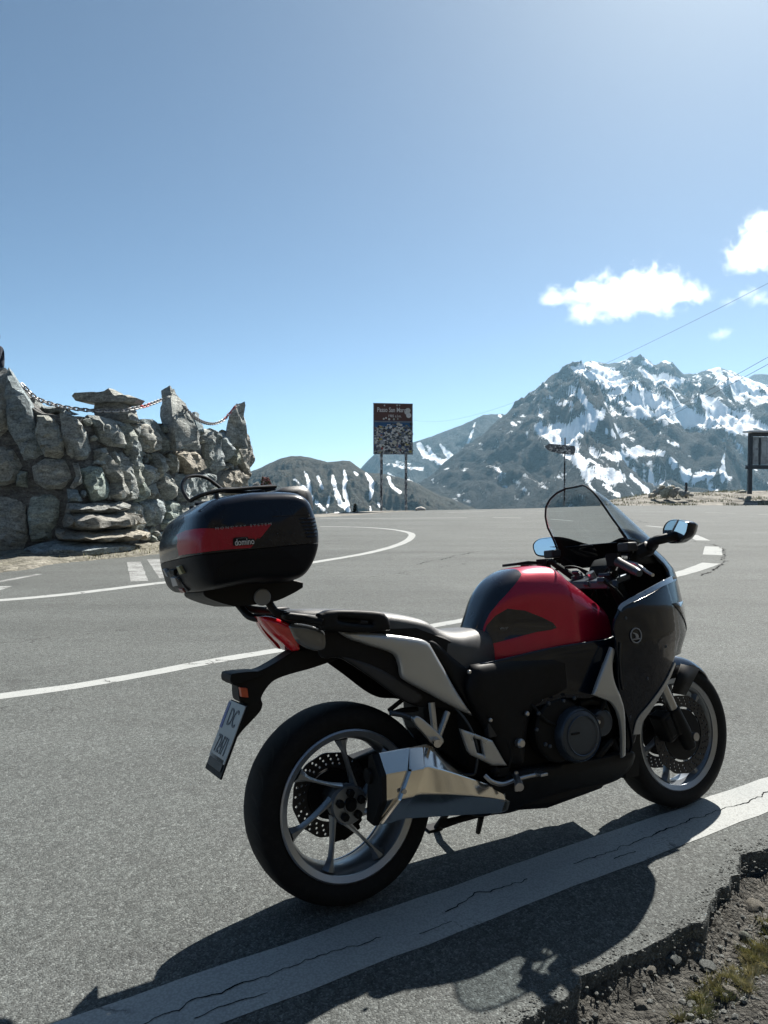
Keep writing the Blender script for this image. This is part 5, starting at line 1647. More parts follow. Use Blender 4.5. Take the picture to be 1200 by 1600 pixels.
# ---- wheels
def tyre_mesh(r, w, bead, name='tyre'):
    prof = [(bead - 0.008, -w * 0.40), (bead, -w * 0.425), (bead + (r - bead) * 0.25, -w * 0.49), (bead + (r - bead) * 0.48, -w * 0.505), (bead + (r - bead) * 0.66, -w * 0.485)]
    for i in range(13):
        a = math.pi * (i / 12)
        y = -math.cos(a) * w * 0.47
        prof.append((bead + (r - bead) * (0.72 + 0.28 * math.sin(a) ** 0.85), y))
    prof += [(a, -b) for a, b in reversed(prof[:5])]
    m = MB(); m.lathe(prof, 96)
    return m.mesh(name, RUBBER, angle=50)
def wheel(label, cx, cz, r, w, rim_r, rim_w, disc_specs, hub_r, spoke_y, hub_y):
    root = link('wheel', None, bike, loc=(cx, 0, cz))
    root['label'] = label
    rw = rim_w / 2
    m = MB()
    m.lathe([(rim_r - 0.012, -rw), (rim_r, -rw - 0.004), (rim_r, -rw + 0.006), (rim_r - 0.01, -rw + 0.016), (rim_r - 0.028, -rw * 0.45), (rim_r - 0.028, rw * 0.45), (rim_r - 0.01, rw - 0.016), (rim_r, rw - 0.006), (rim_r, rw + 0.004), (rim_r - 0.012, rw),
             (rim_r - 0.022, rw - 0.012), (rim_r - 0.036, rw * 0.4), (rim_r - 0.036, -rw * 0.4), (rim_r - 0.022, -rw + 0.012)], 96, closed=True)
    m.obj('rim', ALLOY, root, angle=40)
    m = MB(); m.lathe([(rim_r - 0.0225, -rw + 0.002), (rim_r - 0.004, -rw - 0.007), (rim_r + 0.0015, -rw - 0.003), (rim_r + 0.0015, -rw + 0.004), (rim_r - 0.0225, -rw + 0.008)], 96, closed=True); m.mirror()
    m.obj('rim_lip', RIMLIP, root, angle=40)
    link('tyre', tyre_mesh(r, w, rim_r - 0.002), root)
    # tread grooves
    m = MB()
    for k in range(26):
        for sd in (-1, 1):
            a = 2 * math.pi * (k + (0.5 if sd > 0 else 0)) / 26
            L, Rr = [], []
            for i in range(6):
                t = i / 5
                aa = math.pi / 2 + sd * (0.25 + 0.95 * t)
                y = -math.cos(aa) * w * 0.47
                rr = (rim_r - 0.002) + (r - rim_r + 0.002) * (0.72 + 0.28 * math.sin(aa) ** 0.85) + 0.0004
                b = a + 0.16 * t * t
                wd = 0.0075 * (1 - 0.5 * t)
                L.append((rr * math.cos(b - wd / rr), y, rr * math.sin(b - wd / rr))); Rr.append((rr * math.cos(b + wd / rr), y, rr * math.sin(b + wd / rr)))
            m.rings([L, Rr], closed=False, caps=False)
    o = m.obj('tread_groove', GROOVE, root, fix=True); o['kind'] = 'stuff'
    # hub
    m = MB(); m.lathe([(0.0, hub_y - 0.016), (0.022, hub_y - 0.016), (0.024, hub_y - 0.009), (hub_r * 0.9, hub_y - 0.006), (hub_r, hub_y + 0.006), (hub_r * 0.9, hub_y + 0.05), (hub_r * 0.55, hub_y + 0.09), (hub_r * 0.5, 0.09), (0, 0.095)], 40)
    m.obj('hub', ALLOY, root, angle=30)
    # spokes: seven, leaning off the radius, thin ridge and flared flanks
    sp = MB()
    y_in, y_out = spoke_y
    secs = []
    for i in range(9):
        t = i / 8
        rad = hub_r * 0.75 + (rim_r - 0.03 - hub_r * 0.75) * t
        wd = 0.0125 - 0.0065 * math.sin(math.pi * min(1, t * 1.05)) + (0.012 * max(0, t - 0.78) / 0.22)
        dp = 0.020 - 0.006 * t
        off = -0.034 * (1 - t) ** 1.3
        yc = y_in + (y_out - y_in) * t
        secs.append([(rad, yc + b, off + a) for a, b in ((-wd * 0.35, -dp * 0.7), (wd * 0.35, -dp * 0.7), (wd, dp * 0.5), (wd * 0.8, dp), (-wd * 0.8, dp), (-wd, dp * 0.5))])
    sp.rings(secs, True, True)
    sme = sp.mesh('spoke', ALLOY, angle=35)
    for k in range(7):
        o = link('spoke', sme, root)
        o.rotation_euler = (0, -R(90 + k * 360 / 7 + 3), 0)
    for (dr, dri, y, nh) in disc_specs:
        pts = [Vector((dr * (1 + 0.012 * math.sin(12 * 2 * math.pi * i / 120)) * math.cos(2 * math.pi * i / 120), dr * (1 + 0.012 * math.sin(12 * 2 * math.pi * i / 120)) * math.sin(2 * math.pi * i / 120))) for i in range(120)]
        ed = [(i, (i + 1) % 120) for i in range(120)]
        hs = [[Vector((dri * math.cos(2 * math.pi * i / 60), dri * math.sin(2 * math.pi * i / 60))) for i in range(60)]]
        for k in range(nh):
            for j, fr in enumerate((0.28, 0.55, 0.8)):
                a = 2 * math.pi * (k + 0.28 * j) / nh
                rr = dri + (dr - dri) * fr
                c = Vector((rr * math.cos(a), rr * math.sin(a)))
                hs.append([c + Vector((0.0042 * math.cos(2 * math.pi * i / 8), 0.0042 * math.sin(2 * math.pi * i / 8))) for i in range(8)])
        for h in hs:
            b = len(pts); pts += h; ed += [(b + i, b + (i + 1) % len(h)) for i in range(len(h))]
        v, e, f, *_ = delaunay_2d_cdt(pts, ed, [], 1, 1e-7)
        def hole(t):
            c = sum((v[i] for i in t), Vector((0, 0))) / len(t)
            if c.length < dri: return True
            return any((c - (sum(h, Vector((0, 0))) / 8)).length < 0.0041 for h in hs[1:])
        f = [tuple(t) for t in f if not hole(t)]
        n = len(v)
        m = MB()
        cnt = set((t[i], t[(i + 1) % len(t)]) for t in f for i in range(len(t)))
        bd = [(a, b) for (a, b) in cnt if (b, a) not in cnt]
        m.add([(p.x, y - 0.0025, p.y) for p in v] + [(p.x, y + 0.0025, p.y) for p in v], f + [tuple(reversed([i + n for i in t])) for t in f] + [(b, a, a + n, b + n) for a, b in bd])
        m.obj('brake_disc', STEELD, root, angle=30)
        m = MB()
        m.lathe([(hub_r * 0.55, y - 0.004), (dri - 0.008, y - 0.004), (dri - 0.008, y + 0.004), (hub_r * 0.55, y + 0.004)], 40, closed=True)
        m.obj('disc_carrier', MATT, root, angle=30)
    return root
GROOVE = plain('tread_groove_rubber', (0.006, 0.006, 0.006), 0.9)
wr = wheel('wide rear wheel with grey spokes and five hub nuts', 0.0, 0.314, 0.314, 0.182, 0.236, 0.165, [(0.138, 0.088, 0.075, 26)], 0.064, (-0.058, -0.07), -0.072)
m = MB()
for k in range(5):
    a = R(18 + 72 * k)
    c = (0.039 * math.cos(a), -0.094, 0.039 * math.sin(a))
    ring = lambda r, y: [(c[0] + r * math.cos(2 * math.pi * i / 6), y, c[2] + r * math.sin(2 * math.pi * i / 6)) for i in range(6)]
    m = MB(); m.rings([ring(0.013, -0.074), ring(0.013, -0.096), ring(0.009, -0.099)], True, True)
    m.obj('wheel_nut', MATT, wr, angle=30)
m = MB(); m.lathe([(0.0, -0.098), (0.015, -0.098), (0.019, -0.09), (0.019, -0.07)], 24); m.obj('hub_cap', MATT, wr)
wf = wheel('narrow front wheel with twin perforated discs', 1.545, 0.30, 0.30, 0.12, 0.232, 0.095, [(0.16, 0.112, -0.062, 30), (0.16, 0.112, 0.062, 30)], 0.055, (-0.02, -0.026), -0.04)

m = MB()
for a_, r_, d_ in ((-66, 0.125, (0.075, 0.05, 0.06)), (-84, 0.128, (0.045, 0.05, 0.05)), (-50, 0.13, (0.035, 0.05, 0.03))):
    m.box((r_ * math.cos(R(a_)), 0.078, 0.314 + r_ * math.sin(R(a_))), d_, Matrix.Rotation(R(-a_ - 90), 3, 'Y'))
o = m.obj('brake_caliper', MATT, bike, bevel=0.008)
# ---- swingarm, drive housing, frame and engine mass (dark inner structure)
m = MB()
m.rings([[(x, y, z) for y, z in [(yo - wy, zc - hz), (yo + wy, zc - hz), (yo + wy, zc + hz), (yo - wy, zc + hz)]] for x, yo, wy, zc, hz in [(-0.1, 0.115, 0.03, 0.32, 0.05), (0.0, 0.12, 0.045, 0.32, 0.085), (0.1, 0.13, 0.04, 0.335, 0.075), (0.3, 0.13, 0.035, 0.38, 0.06), (0.42, 0.1, 0.1, 0.41, 0.07), (0.52, 0.02, 0.14, 0.42, 0.07)]], True, True)
m.obj('swingarm', MATT, bike, bevel=0.012)
m = MB()
m.rings([[(x, sy * w, z) for sy, z in ((-1, zb), (1, zb), (1, zt), (-1, zt))] for x, w, zb, zt in [(0.42, 0.11, 0.30, 0.60), (0.52, 0.14, 0.20, 0.66), (0.75, 0.15, 0.17, 0.70), (1.0, 0.15, 0.19, 0.73), (1.12, 0.12, 0.24, 0.76), (1.16, 0.10, 0.34, 0.76)]], True, True)
m.obj('engine_block', MATT, bike, bevel=0.02)
# twin-spar frame side, black, showing below the tank and by the foot plate
panel('frame_spar', pp([(742, 1040, 'c'), (800, 1030), (880, 1015), (935, 1003, 'c'), (972, 1000), (964, 1030), (942, 1075), (905, 1090), (862, 1098), (835, 1112), (826, 1150), (822, 1198, 'c'), (788, 1196, 'c'), (775, 1160), (752, 1122), (733, 1080)], 0.205), 0.185, SATIN, bulge=0.03, bw=0.05, res=0.02)
# bolts on the frame and crankcase
m0 = MB(); m0.lathe([(0, -0.008), (0.006, -0.008), (0.0085, -0.005), (0.0085, 0.004)], 10)
bolt_me = m0.mesh('bolt', BRIGHT, angle=30); bolt_dark = m0.mesh('bolt', CASE, angle=30)
def bolt(px, py, y, s=1.0, parent=None):
    o = link('bolt', bolt_me, parent or bike)
    o.location = P3(px, py, y); o.scale = (s, s, s)
    return o
for px_, py_, s in [(823, 1115, 1.0), (766, 1125, 0.8), (812, 1161, 1.9), (733, 1050, 0.8)]: bolt(px_, py_, -0.222, s)
for px_, py_ in [(841, 1115), (838, 1140), (852, 1163), (859, 1166), (857, 1099), (880, 1095), (897, 1091)]: bolt(px_, py_, -0.245, 0.8).data = bolt_dark

# belly pan
def belly():
    q = [(752, 1279), (720, 1262), (745, 1225), (800, 1200), (860, 1190), (925, 1180), (975, 1170), (985, 1188), (981, 1208), (968, 1222), (931, 1236), (900, 1241), (865, 1250), (838, 1262), (805, 1274), (778, 1277)]
    return panel('belly_pan', pp(q, 0.15), lambda x, z: 0.10 + 0.08 * max(0.0, min(1.0, (z - 0.15) / 0.16)), SATIN, bulge=0.02, bw=0.04, res=0.02)
belly()
m = MB(); m.rings([[(x, y, z) for y, z in ((-w, zb + 0.03), (-w * 0.6, zb), (w * 0.6, zb), (w, zb + 0.03), (w, 0.3), (-w, 0.3))] for x, w, zb in [(0.48, 0.08, 0.20), (0.6, 0.11, 0.17), (0.8, 0.12, 0.165), (1.0, 0.12, 0.18), (1.13, 0.08, 0.24)]], True, True)
m.obj('sump', MATT, bike, bevel=0.012)

# engine covers
def cover(name, px, py, y, r, depth, mat, dome=0.4, n=40, rx=1.0):
    c = P3(px, py, y)
    m = MB()
    prof = [(0, -depth * (1 + 0.02)), (r * 0.5, -depth), (r * 0.8, -depth * 0.93), (r * 0.93, -depth * 0.78), (r, -depth * 0.45), (r, 0.03)]
    m.lathe(prof, n)
    o = m.obj(name, mat, bike, angle=28, loc=c)
    return o
cover('clutch_cover', 896, 1146, -0.205, 0.098, 0.05, CASE)
cover('clutch_ring', 872, 1140, -0.195, 0.112, 0.022, MATT)
cover('timing_cover', 936, 1128, -0.2, 0.05, 0.026, CASE)
cover('timing_cap', 935, 1128, -0.225, 0.026, 0.008, DGREY)
bolt(934, 1128, -0.236, 1.0)
m = MB()
for pts, r in [([P3(905, 1100, -0.19), P3(925, 1095, -0.2), P3(945, 1105, -0.19), P3(950, 1130, -0.16)], 0.014), ([P3(952, 1158, -0.15), P3(940, 1172, -0.17), P3(928, 1190, -0.16), P3(922, 1205, -0.13)], 0.018), ([P3(955, 1155, -0.14), P3(962, 1175, -0.15), P3(966, 1200, -0.13)], 0.016), ([P3(966, 1152, -0.13), P3(974, 1175, -0.14), P3(976, 1195, -0.12)], 0.014)]:
    m.tube(catmull(pts, 6), r, 10)
m.obj('header_pipe', MATT, bike)
m = MB(); m.rings([[(x, y, z) for y, z in ((-0.15, 0.21), (0.15, 0.21), (0.19, 0.45), (0.2, 0.70), (-0.2, 0.70), (-0.19, 0.45))] for x in (1.12, 1.19)], True, True); m.obj('radiator', MATT, bike)

# ---- tail: inner cowl, seat, panels
m = MB()
tl = [(-0.19, 0.05, 0.885, 0.925), (-0.12, 0.085, 0.835, 0.925), (0.0, 0.12, 0.80, 0.895), (0.12, 0.14, 0.745, 0.885), (0.25, 0.15, 0.66, 0.875), (0.36, 0.15, 0.585, 0.83), (0.46, 0.14, 0.55, 0.78), (0.54, 0.12, 0.55, 0.74)]
rings = []
for x, w, zb, zt in tl: rings.append([(x, y, z) for y, z in [(-w * 0.75, zb), (w * 0.75, zb), (w, zb + 0.03), (w, zt - 0.02), (w * 0.85, zt), (-w * 0.85, zt), (-w, zt - 0.02), (-w, zb + 0.03)]])
m.rings(rings, True, True)
m.obj('tail_cowl', SATIN, bike, angle=40)
def seat_mesh():
    m = MB()
    st = []
    def top(px, py, y): return bp(px, py, y)
    prof = [(449, 957, 0.07), (462, 952, 0.09), (500, 951, 0.115), (545, 952, 0.13), (590, 955, 0.142), (625, 960, 0.148), (652, 967, 0.15), (668, 976, 0.15), (682, 982, 0.152), (700, 985, 0.158), (722, 983, 0.15), (742, 981, 0.128), (754, 984, 0.108), (763, 990, 0.09)]
    for i, (px_, py_, w) in enumerate(prof):
        x, z = bp(px_, py_, -w * 0.45)
        th = 0.07 if i < 7 else (0.1 + 0.012 * min(i - 7, 4))
        r = []
        n = 14
        for k in range(n + 1):
            a = math.pi * k / n
            c, s = math.cos(a), math.sin(a)
            r.append((x, -math.copysign(abs(c) ** 0.55, c) * w, z - th + th * abs(s) ** 0.42 + 0.006 * (1 - abs(c)) ** 0.5 * 0))
        st.append(r)
    # smooth along
    full = []
    for k in range(len(st[0])):
        full.append(catmull([r[k] for r in st], 4))
    rr = [[tuple(full[k][i]) for k in range(len(full))] for i in range(len(full[0]))]
    m.rings(rr, True, True)
    return m
seat_mesh().obj('seat', SEATM, bike, angle=60)
TAILY = lambda x, z: 0.150 + 0.022 * max(0, min(1, (x + 0.05) / 0.3)) - 0.05 * max(0, (z - 0.84)) + 0.03 * max(0, min(1, (0.75 - z) / 0.25)) * max(0, min(1, (x - 0.2) / 0.25))
panel('tail_panel', pp([(529, 986, 'c'), (575, 988), (625, 993), (660, 999), (672, 1006, 'c'), (692, 1041), (714, 1080), (740, 1119, 'c'), (712, 1106), (668, 1082), (640, 1067), (628, 1057), (624, 1037), (614, 1021), (576, 1008), (545, 997)], TAILY), TAILY, SILVER, bulge=0.012, bw=0.035, edge_r=0.008, thick=0.015, res=0.012, both=True)
# dark infill under the silver panel and the under-tail that carries it
UT = lambda x, z: 0.124 + 0.02 * max(0, min(1, (x + 0.05) / 0.3))
panel('under_tail', pp([(497, 975, 'c'), (530, 985), (572, 990), (640, 1000, 'c'), (690, 1050), (735, 1118, 'c'), (712, 1112), (680, 1106), (652, 1104), (626, 1092), (588, 1064), (556, 1042), (530, 1028), (505, 1028), (497, 1010)], UT), UT, SATIN, bulge=0.004, bw=0.03, res=0.016)
panel('under_tail_edge', pp([(534, 1026), (556, 1030), (590, 1042), (628, 1063), (662, 1086), (650, 1100), (626, 1090), (588, 1062), (556, 1040)], lambda x, z: UT(x, z) + 0.008), lambda x, z: UT(x, z) + 0.001, DGREY, bulge=0.008, bw=0.014, edge_r=0.004, res=0.01)
panel('seat_side_cover', pp([(664, 1000, 'c'), (684, 1003), (712, 1028), (738, 1048, 'c'), (752, 1090), (768, 1130, 'c'), (750, 1124), (738, 1112), (714, 1074), (692, 1037)], 0.17), lambda x, z: 0.155 + 0.015 * max(0, min(1, (0.75 - z) / 0.2)), SATIN, bulge=0.008, bw=0.03, res=0.014)
# grab rails: a flattened bar each side with a slot
for sy in (1,):
    GY = 0.185
    outer = pp([(500, 962), (506, 957), (520, 953), (560, 953), (596, 956), (606, 962), (611, 971), (613, 985, 'c'), (560, 989), (505, 985, 'c')], GY)
    slot = pp([(530, 965, 'c'), (560, 968), (583, 971, 'c'), (583, 975, 'c'), (555, 973), (531, 969, 'c')], GY)
    panel('grab_rail', outer, GY - 0.014, SATIN, bulge=0.014, bw=0.016, edge_r=0.004, thick=0.022, res=0.008, holes=[slot])
m = MB()
m.tube(catmull([P3(505, 972, -0.18), P3(470, 965, -0.14), P3(447, 961, -0.11), P3(431, 956, -0.10), P3(421, 943, -0.095), P3(414, 930, -0.09)], 6), 0.0125, 12)
m.tube(catmull([P3(470, 968, -0.13), P3(440, 967, -0.05), P3(410, 967, 0.0), P3(390, 963, 0.05), P3(378, 951, 0.09), P3(368, 938, 0.10)], 6), 0.0125, 12)
m.tube(catmull([P3(505, 972, -0.18) * Vector((1, -1, 1)) if False else Vector((P3(505, 972, -0.18).x, 0.18, P3(505, 972, -0.18).z)), Vector((-0.1, 0.14, 0.94)), Vector((-0.17, 0.11, 0.945)), Vector((-0.25, 0.1, 0.96)), Vector((-0.28, 0.095, 1.0))], 6), 0.0125, 12)
m.obj('rack_arm', SATIN, bike)
panel('rack_side_bar', pp([(447, 957), (470, 958), (505, 962), (560, 965), (560, 978), (505, 978), (470, 972), (447, 968)], 0.16), 0.15, SATIN, bulge=0.01, bw=0.012, thick=0.02, res=0.01)
# tail light and grey cowl piece
TLc = [(411, 964, 'c'), (424, 963), (440, 968), (456, 978), (462, 996), (466, 1015, 'c'), (456, 1017), (444, 1006), (432, 995), (420, 980)]
panel('tail_light', pp(TLc, 0.075), lambda x, z: 0.03 + max(0, min(0.075, (x + 0.25) * 0.55)), REDL, bulge=0.022, bw=0.02, edge_r=0.003, thick=0.03, res=0.008)
q = smooth_outline(pp(TLc, 0.06), 3); m = MB(); m.rings([[(p.x + 0.004, y, p.y - 0.002) for p in q] for y in (-0.045, 0.045)], True, True); m.obj('tail_light_core', REDL, bike, bevel=0.003)
panel('turn_signal', pp([(456, 977), (470, 974), (494, 980), (506, 990), (506, 1012), (492, 1017), (468, 1006), (458, 990)], 0.115), lambda x, z: 0.085 + max(0, min(0.04, (x + 0.18) * 0.4)), SMOKE, bulge=0.012, bw=0.02, edge_r=0.003, res=0.009)
# rear mudguard arm, lamp, reflector and plate
arm = [(460, 1016, 'c'), (520, 1012), (535, 1027, 'c'), (490, 1043), (454, 1053), (430, 1062), (417, 1074), (408, 1090), (410, 1100), (407, 1110), (398, 1121), (375, 1146), (362, 1170), (347, 1215, 'c'), (338, 1212, 'c'), (362, 1150), (385, 1100, 'c'), (374, 1094), (372, 1072, 'c'), (361, 1068), (360, 1058, 'c'), (380, 1052), (407, 1047), (432, 1034)]
slab_part('mudguard', pp(arm, 0.035), -0.04, 0.04, SATIN, bevel=0.008)
slab_part('plate_lamp', pp([(360, 1057), (366, 1052), (405, 1049), (408, 1056), (372, 1068), (361, 1067)], 0.05), -0.055, 0.055, MATT, bevel=0.004)
slab_part('reflector', pp([(375, 1074, 'c'), (386, 1075, 'c'), (388, 1090, 'c'), (377, 1089, 'c')], 0.055), -0.06, -0.035, AMBER, bevel=0.002)
# number plate: hangs in a plane sloping down and back
pt_l, pt_r = P3(365, 1097, 0.088), P3(388, 1100, -0.088)
pb_l, pb_r = P3(327, 1204, 0.088), P3(343, 1216, -0.088)
ptop = (pt_l + pt_r) / 2; pbot = (pb_l + pb_r) / 2
pz = (ptop - pbot).normalized(); pyv = Vector((0, 1, 0)); pn = pyv.cross(pz)
if pn.x > 0: pn = -pn
prot = Matrix((-pyv, pz, pn)).transposed()      # local x to the right when seen from behind
ph = (ptop - pbot).length
plate = link('number_plate', None, bike)
plate.location = (ptop + pbot) / 2 + pn * 0.008
plate.rotation_mode = 'QUATERNION'; plate.rotation_quaternion = prot.to_quaternion()
m = MB(); m.box((0, 0, -0.004), (0.182, ph, 0.006)); m.obj('plate_holder', MATT, plate, bevel=0.002)
PLW = plain('plate_white', (0.27, 0.29, 0.30), 0.35, var=0.12, scale=18, grime=0.25)
m = MB(); m.box((0, ph / 2 - 0.092, 0.001), (0.176, 0.178, 0.003)); m.obj('plate_sheet', PLW, plate, bevel=0.001)
m = MB(); m.box((-0.074, ph / 2 - 0.05, 0.0032), (0.026, 0.082, 0.0012)); m.obj('blue_band', BLUEP, plate)
PLT = plain('plate_ink', (0.05, 0.06, 0.075), 0.5)
font_mesh('plate_text', 'DC', 0.078, PLT, plate, (0.012, ph / 2 - 0.052, 0.0035), (0, 0, 0), 0.0006, sx=0.8)
font_mesh('plate_text', '72471', 0.078, PLT, plate, (0.0, ph / 2 - 0.138, 0.0035), (0, 0, 0), 0.0006, sx=0.62)
m = MB(); m.box((0, -ph / 2 + 0.035, 0.001), (0.15, 0.036, 0.003)); m.obj('lower_reflector', DGREY, plate, bevel=0.001)

# ---- tank
TB = []
tank_top = [(724, 980), (734, 952), (746, 925), (762, 904), (783, 891), (809, 885.5), (837, 884), (865, 886), (888, 895), (914, 911), (932, 924), (950, 940)]
wid = [0.085, 0.10, 0.118, 0.135, 0.155, 0.172, 0.185, 0.19, 0.19, 0.187, 0.182, 0.178]
st = []
for (px_, py_), w in zip(tank_top, wid):
    x, z = bp(px_, py_, float(np.interp(px_, [800, 840, 885, 930], [0.02, -0.03, -0.14, -0.175])))
    st.append((x, z, w))
rings = []
for x, z, w in st:
    zb = 0.69 + 0.06 * max(0, min(1, (x - 0.5) / 0.5))
    n = 16
    r = []
    for k in range(2 * n + 1):
        a = math.pi * k / (2 * n)
        c, s = math.cos(a), math.sin(a)
        y = -math.copysign(abs(c) ** 0.62, c) * w
        zz = zb + (z - zb) * abs(s) ** 0.66
        # knee cut-out
        knee = math.exp(-((zz - 0.83) / 0.06) ** 2) * math.exp(-((x - 0.66) / 0.16) ** 2)
        y *= (1 - 0.17 * knee)
        r.append((x, y, zz))
    rings.append(r)
full = [catmull([r[k] for r in rings], 5) for k in range(len(rings[0]))]
rings = [[tuple(full[k][i]) for k in range(len(full))] for i in range(len(full[0]))]
m = MB(); m.rings(rings, True, True)
tme = m.mesh('tank', [NAVY, RED, BLACK], angle=60)
bm = bmesh.new(); bm.from_mesh(tme)
tree = BVHTree.FromBMesh(bm)
def hit(px, py, tr=None):
    h = (tr or tree).ray_cast(BC, bray(px, py), 10)
    return h[0]
def zone(bm, tr, px_poly, mi, fallback=-0.18, both=True):
    pol = []
    for p in px_poly:
        h = hit(p[0], p[1], tr)
        pol.append((h.x, h.z) if h is not None else bp(p[0], p[1], fallback))
    for i in range(len(pol)):
        a, b = Vector((pol[i][0], 0, pol[i][1])), Vector((pol[(i + 1) % len(pol)][0], 0, pol[(i + 1) % len(pol)][1]))
        d = (b - a)
        if d.length < 1e-5: continue
        L = d.length; d.normalize()
        nn = Vector((-d.z, 0, d.x))
        # only cut faces close to this edge
        fs = [f for f in bm.faces if (lambda c: -0.03 < (c - a).dot(d) < L + 0.03 and abs((c - a).dot(nn)) < 0.04)(Vector((f.calc_center_median().x, 0, f.calc_center_median().z)))]
        geom = list({e for f in fs for e in f.edges} | {v for f in fs for v in f.verts}) + fs
        bmesh.ops.bisect_plane(bm, geom=geom, plane_co=a, plane_no=nn, dist=1e-5)
    for f in bm.faces:
        c = f.calc_center_median()
        if (both or c.y < 0) and inside(pol, c.x, c.z): f.material_index = mi
red_px = [(842, 870), (815, 897), (797, 922), (780, 940), (766, 957), (756, 978), (752, 1000), (748, 1040), (850, 1030), (990, 1010), (990, 940), (950, 920), (900, 870)]
zone(bm, tree, red_px, 1)
knee_px = [(755, 996), (760, 978), (774, 962), (793, 951), (820, 954), (846, 964), (864, 973), (870, 981), (862, 984), (837, 988), (795, 999), (764, 1007)]
zone(bm, tree, knee_px, 0)
bm.to_mesh(tme); bm.free()
tme.polygons.foreach_set('use_smooth', [True] * len(tme.polygons))
tank = link('tank', tme, bike)
font_mesh('badge_text', 'VFR1200F', 0.011, GREYP, tank, tuple(hit(789, 982) + Vector((0, -0.0015, 0))), (R(90), R(2), R(-6)), 0.0004)
# filler cap and the flat black piece on top
m = MB(); m.lathe([(0, -0.006), (0.03, -0.006), (0.034, 0.0)], 24)
cap = m.obj('filler_cap', MATT, tank); cap.rotation_euler = (R(-90), 0, 0); cap.location = (0.86, 0, 1.0405)
m = MB(); m.rings([[(x, y, z + dz) for y, dz in ((0.0, 0), (0.09, -0.002), (0.09, 0.008), (0.0, 0.01))] for x, z in ((0.80, 1.047), (0.86, 1.052), (0.93, 1.046))], True, True); m.obj('tank_pad', MATT, tank)
# side cover skirt below the tank, gloss black
SKY_ = lambda x, z: 0.192 + 0.03 * max(0, min(1, (x - 0.5) / 0.5))
panel('side_fairing', pp([(752, 1037, 'c'), (800, 1026), (850, 1014), (900, 1005), (945, 999, 'c'), (985, 988), (988, 1010), (970, 1022, 'c'), (950, 1048), (930, 1088), (880, 1092), (826, 1108), (790, 1112), (764, 1090)], SKY_), SKY_, BLACK, bulge=0.004, bw=0.05, edge_r=0.002, res=0.016)

# ---- fairing
XC = 1.14
zk = [0.26, 0.40, 0.55, 0.65, 0.75, 0.85, 0.95, 1.0, 1.05, 1.10, 1.15, 1.2]
bk = [0.185, 0.217, 0.25, 0.272, 0.287, 0.286, 0.258, 0.246, 0.234, 0.222, 0.205, 0.19]
def half_w(z): return float(np.interp(z, zk, bk))
# nose reach measured from the silhouette pixels: contour tangent to the sight line
sil = [(1067, 1012), (1073, 990), (1070, 967), (1066, 935), (1059, 905), (1053, 889), (1039, 872), (1018, 853), (1003, 843)]
an_z, an_a = [], []
for px_, py_ in sil:
    (x0, z0), (x2, z2) = bp(px_, py_, 0.0), bp(px_, py_, -0.2)
    kx = (x0 - x2) / 0.2
    for _ in range(4):
        b = half_w(z2)
        a2 = (x0 - XC) ** 2 - (kx * b) ** 2
        a = math.sqrt(max(0.01, a2))
        th = math.atan2(b * kx, a)
        z2 = bp(px_, py_, -b * math.sin(th))[1]
    an_z.append(z2); an_a.append(a)
o_ = np.argsort(an_z); an_z, an_a = np.array(an_z)[o_], np.array(an_a)[o_]
def nose(z): return float(np.interp(z, [0.2] + list(an_z), [an_a[0]] + list(an_a)))
def fair_y(x, z):
    b, a = half_w(z), nose(z)
    if x <= XC: return b - 0.02 * min(1, (XC - x) / 0.25) ** 2 * 0.6
    t = min(1, (x - XC) / a)
    return b * math.sqrt(max(0, 1 - t * t))
def fair_pt(th, z, off=0.0):
    """th: 0 at the flank, pi/2 at the nose"""
    return Vector((XC + (nose(z) + off) * math.sin(th), -(half_w(z) + off) * math.cos(th), z))
# flank panel: outline in the side plane, limited to where the flank is still a graph of x
flank_px = [(970, 950, 'c'), (1000, 936), (1030, 920), (1052, 908, 'c')]
fl = pp(flank_px, fair_y)
zt_, zb_ = fl[3][1], 0
front_edge = pp([(1050, 1040), (1035, 1071), (1012, 1107), (998, 1128), (999, 1150), (994, 1178, 'c')], lambda x, z: 0.225)
rear_edge = pp([(988, 1160), (980, 1118), (970, 1094), (966, 1060), (966, 1030), (963, 1001), (960, 975)], fair_y)
XS = 1.36
flank = [fl[0], fl[1], fl[2], (XS, fl[3][1], 'c'), (XS, 0.66, 'c')] + front_edge[1:] + rear_edge
print('FLANK', [tuple(round(c, 3) if not isinstance(c, str) else c for c in p) for p in flank], 'nose', an_z.round(3), an_a.round(3))
panel('side_fairing', flank, fair_y, BLACK, bulge=0.0, edge_r=0.003, thick=0.012, res=0.016, angle=50)
# nose shell, both sides in one piece, from the flank's front edge round the headlight
th0 = lambda z: math.asin(min(1, (XS - 0.03 - XC) / nose(z)))
rows = []
zs_ = np.linspace(0.655, 0.955, 22)
for z in zs_:
    t0 = th0(z)
    half = [fair_pt(t0 + (math.pi / 2 - t0) * i / 16, z, -0.0015) for i in range(17)]
    # the chin sweeps back below the lamp
    chin = max(0, (0.76 - z) / 0.105)
    half = [Vector((p.x - 0.05 * chin ** 2 * (i / 16) ** 2, p.y, p.z)) for i, p in enumerate(half)]
    rows.append(half + [Vector((p.x, -p.y, p.z)) for p in reversed(half[:-1])])
m = MB(); m.rings([[tuple(p) for p in r] for r in rows], closed=False, caps=False)
def solid(o, t):
    s = o.modifiers.new('shell', 'SOLIDIFY'); s.thickness = t; s.offset = -1
    return o
solid(m.obj('nose_fairing', BLACK, bike, angle=50), 0.008)
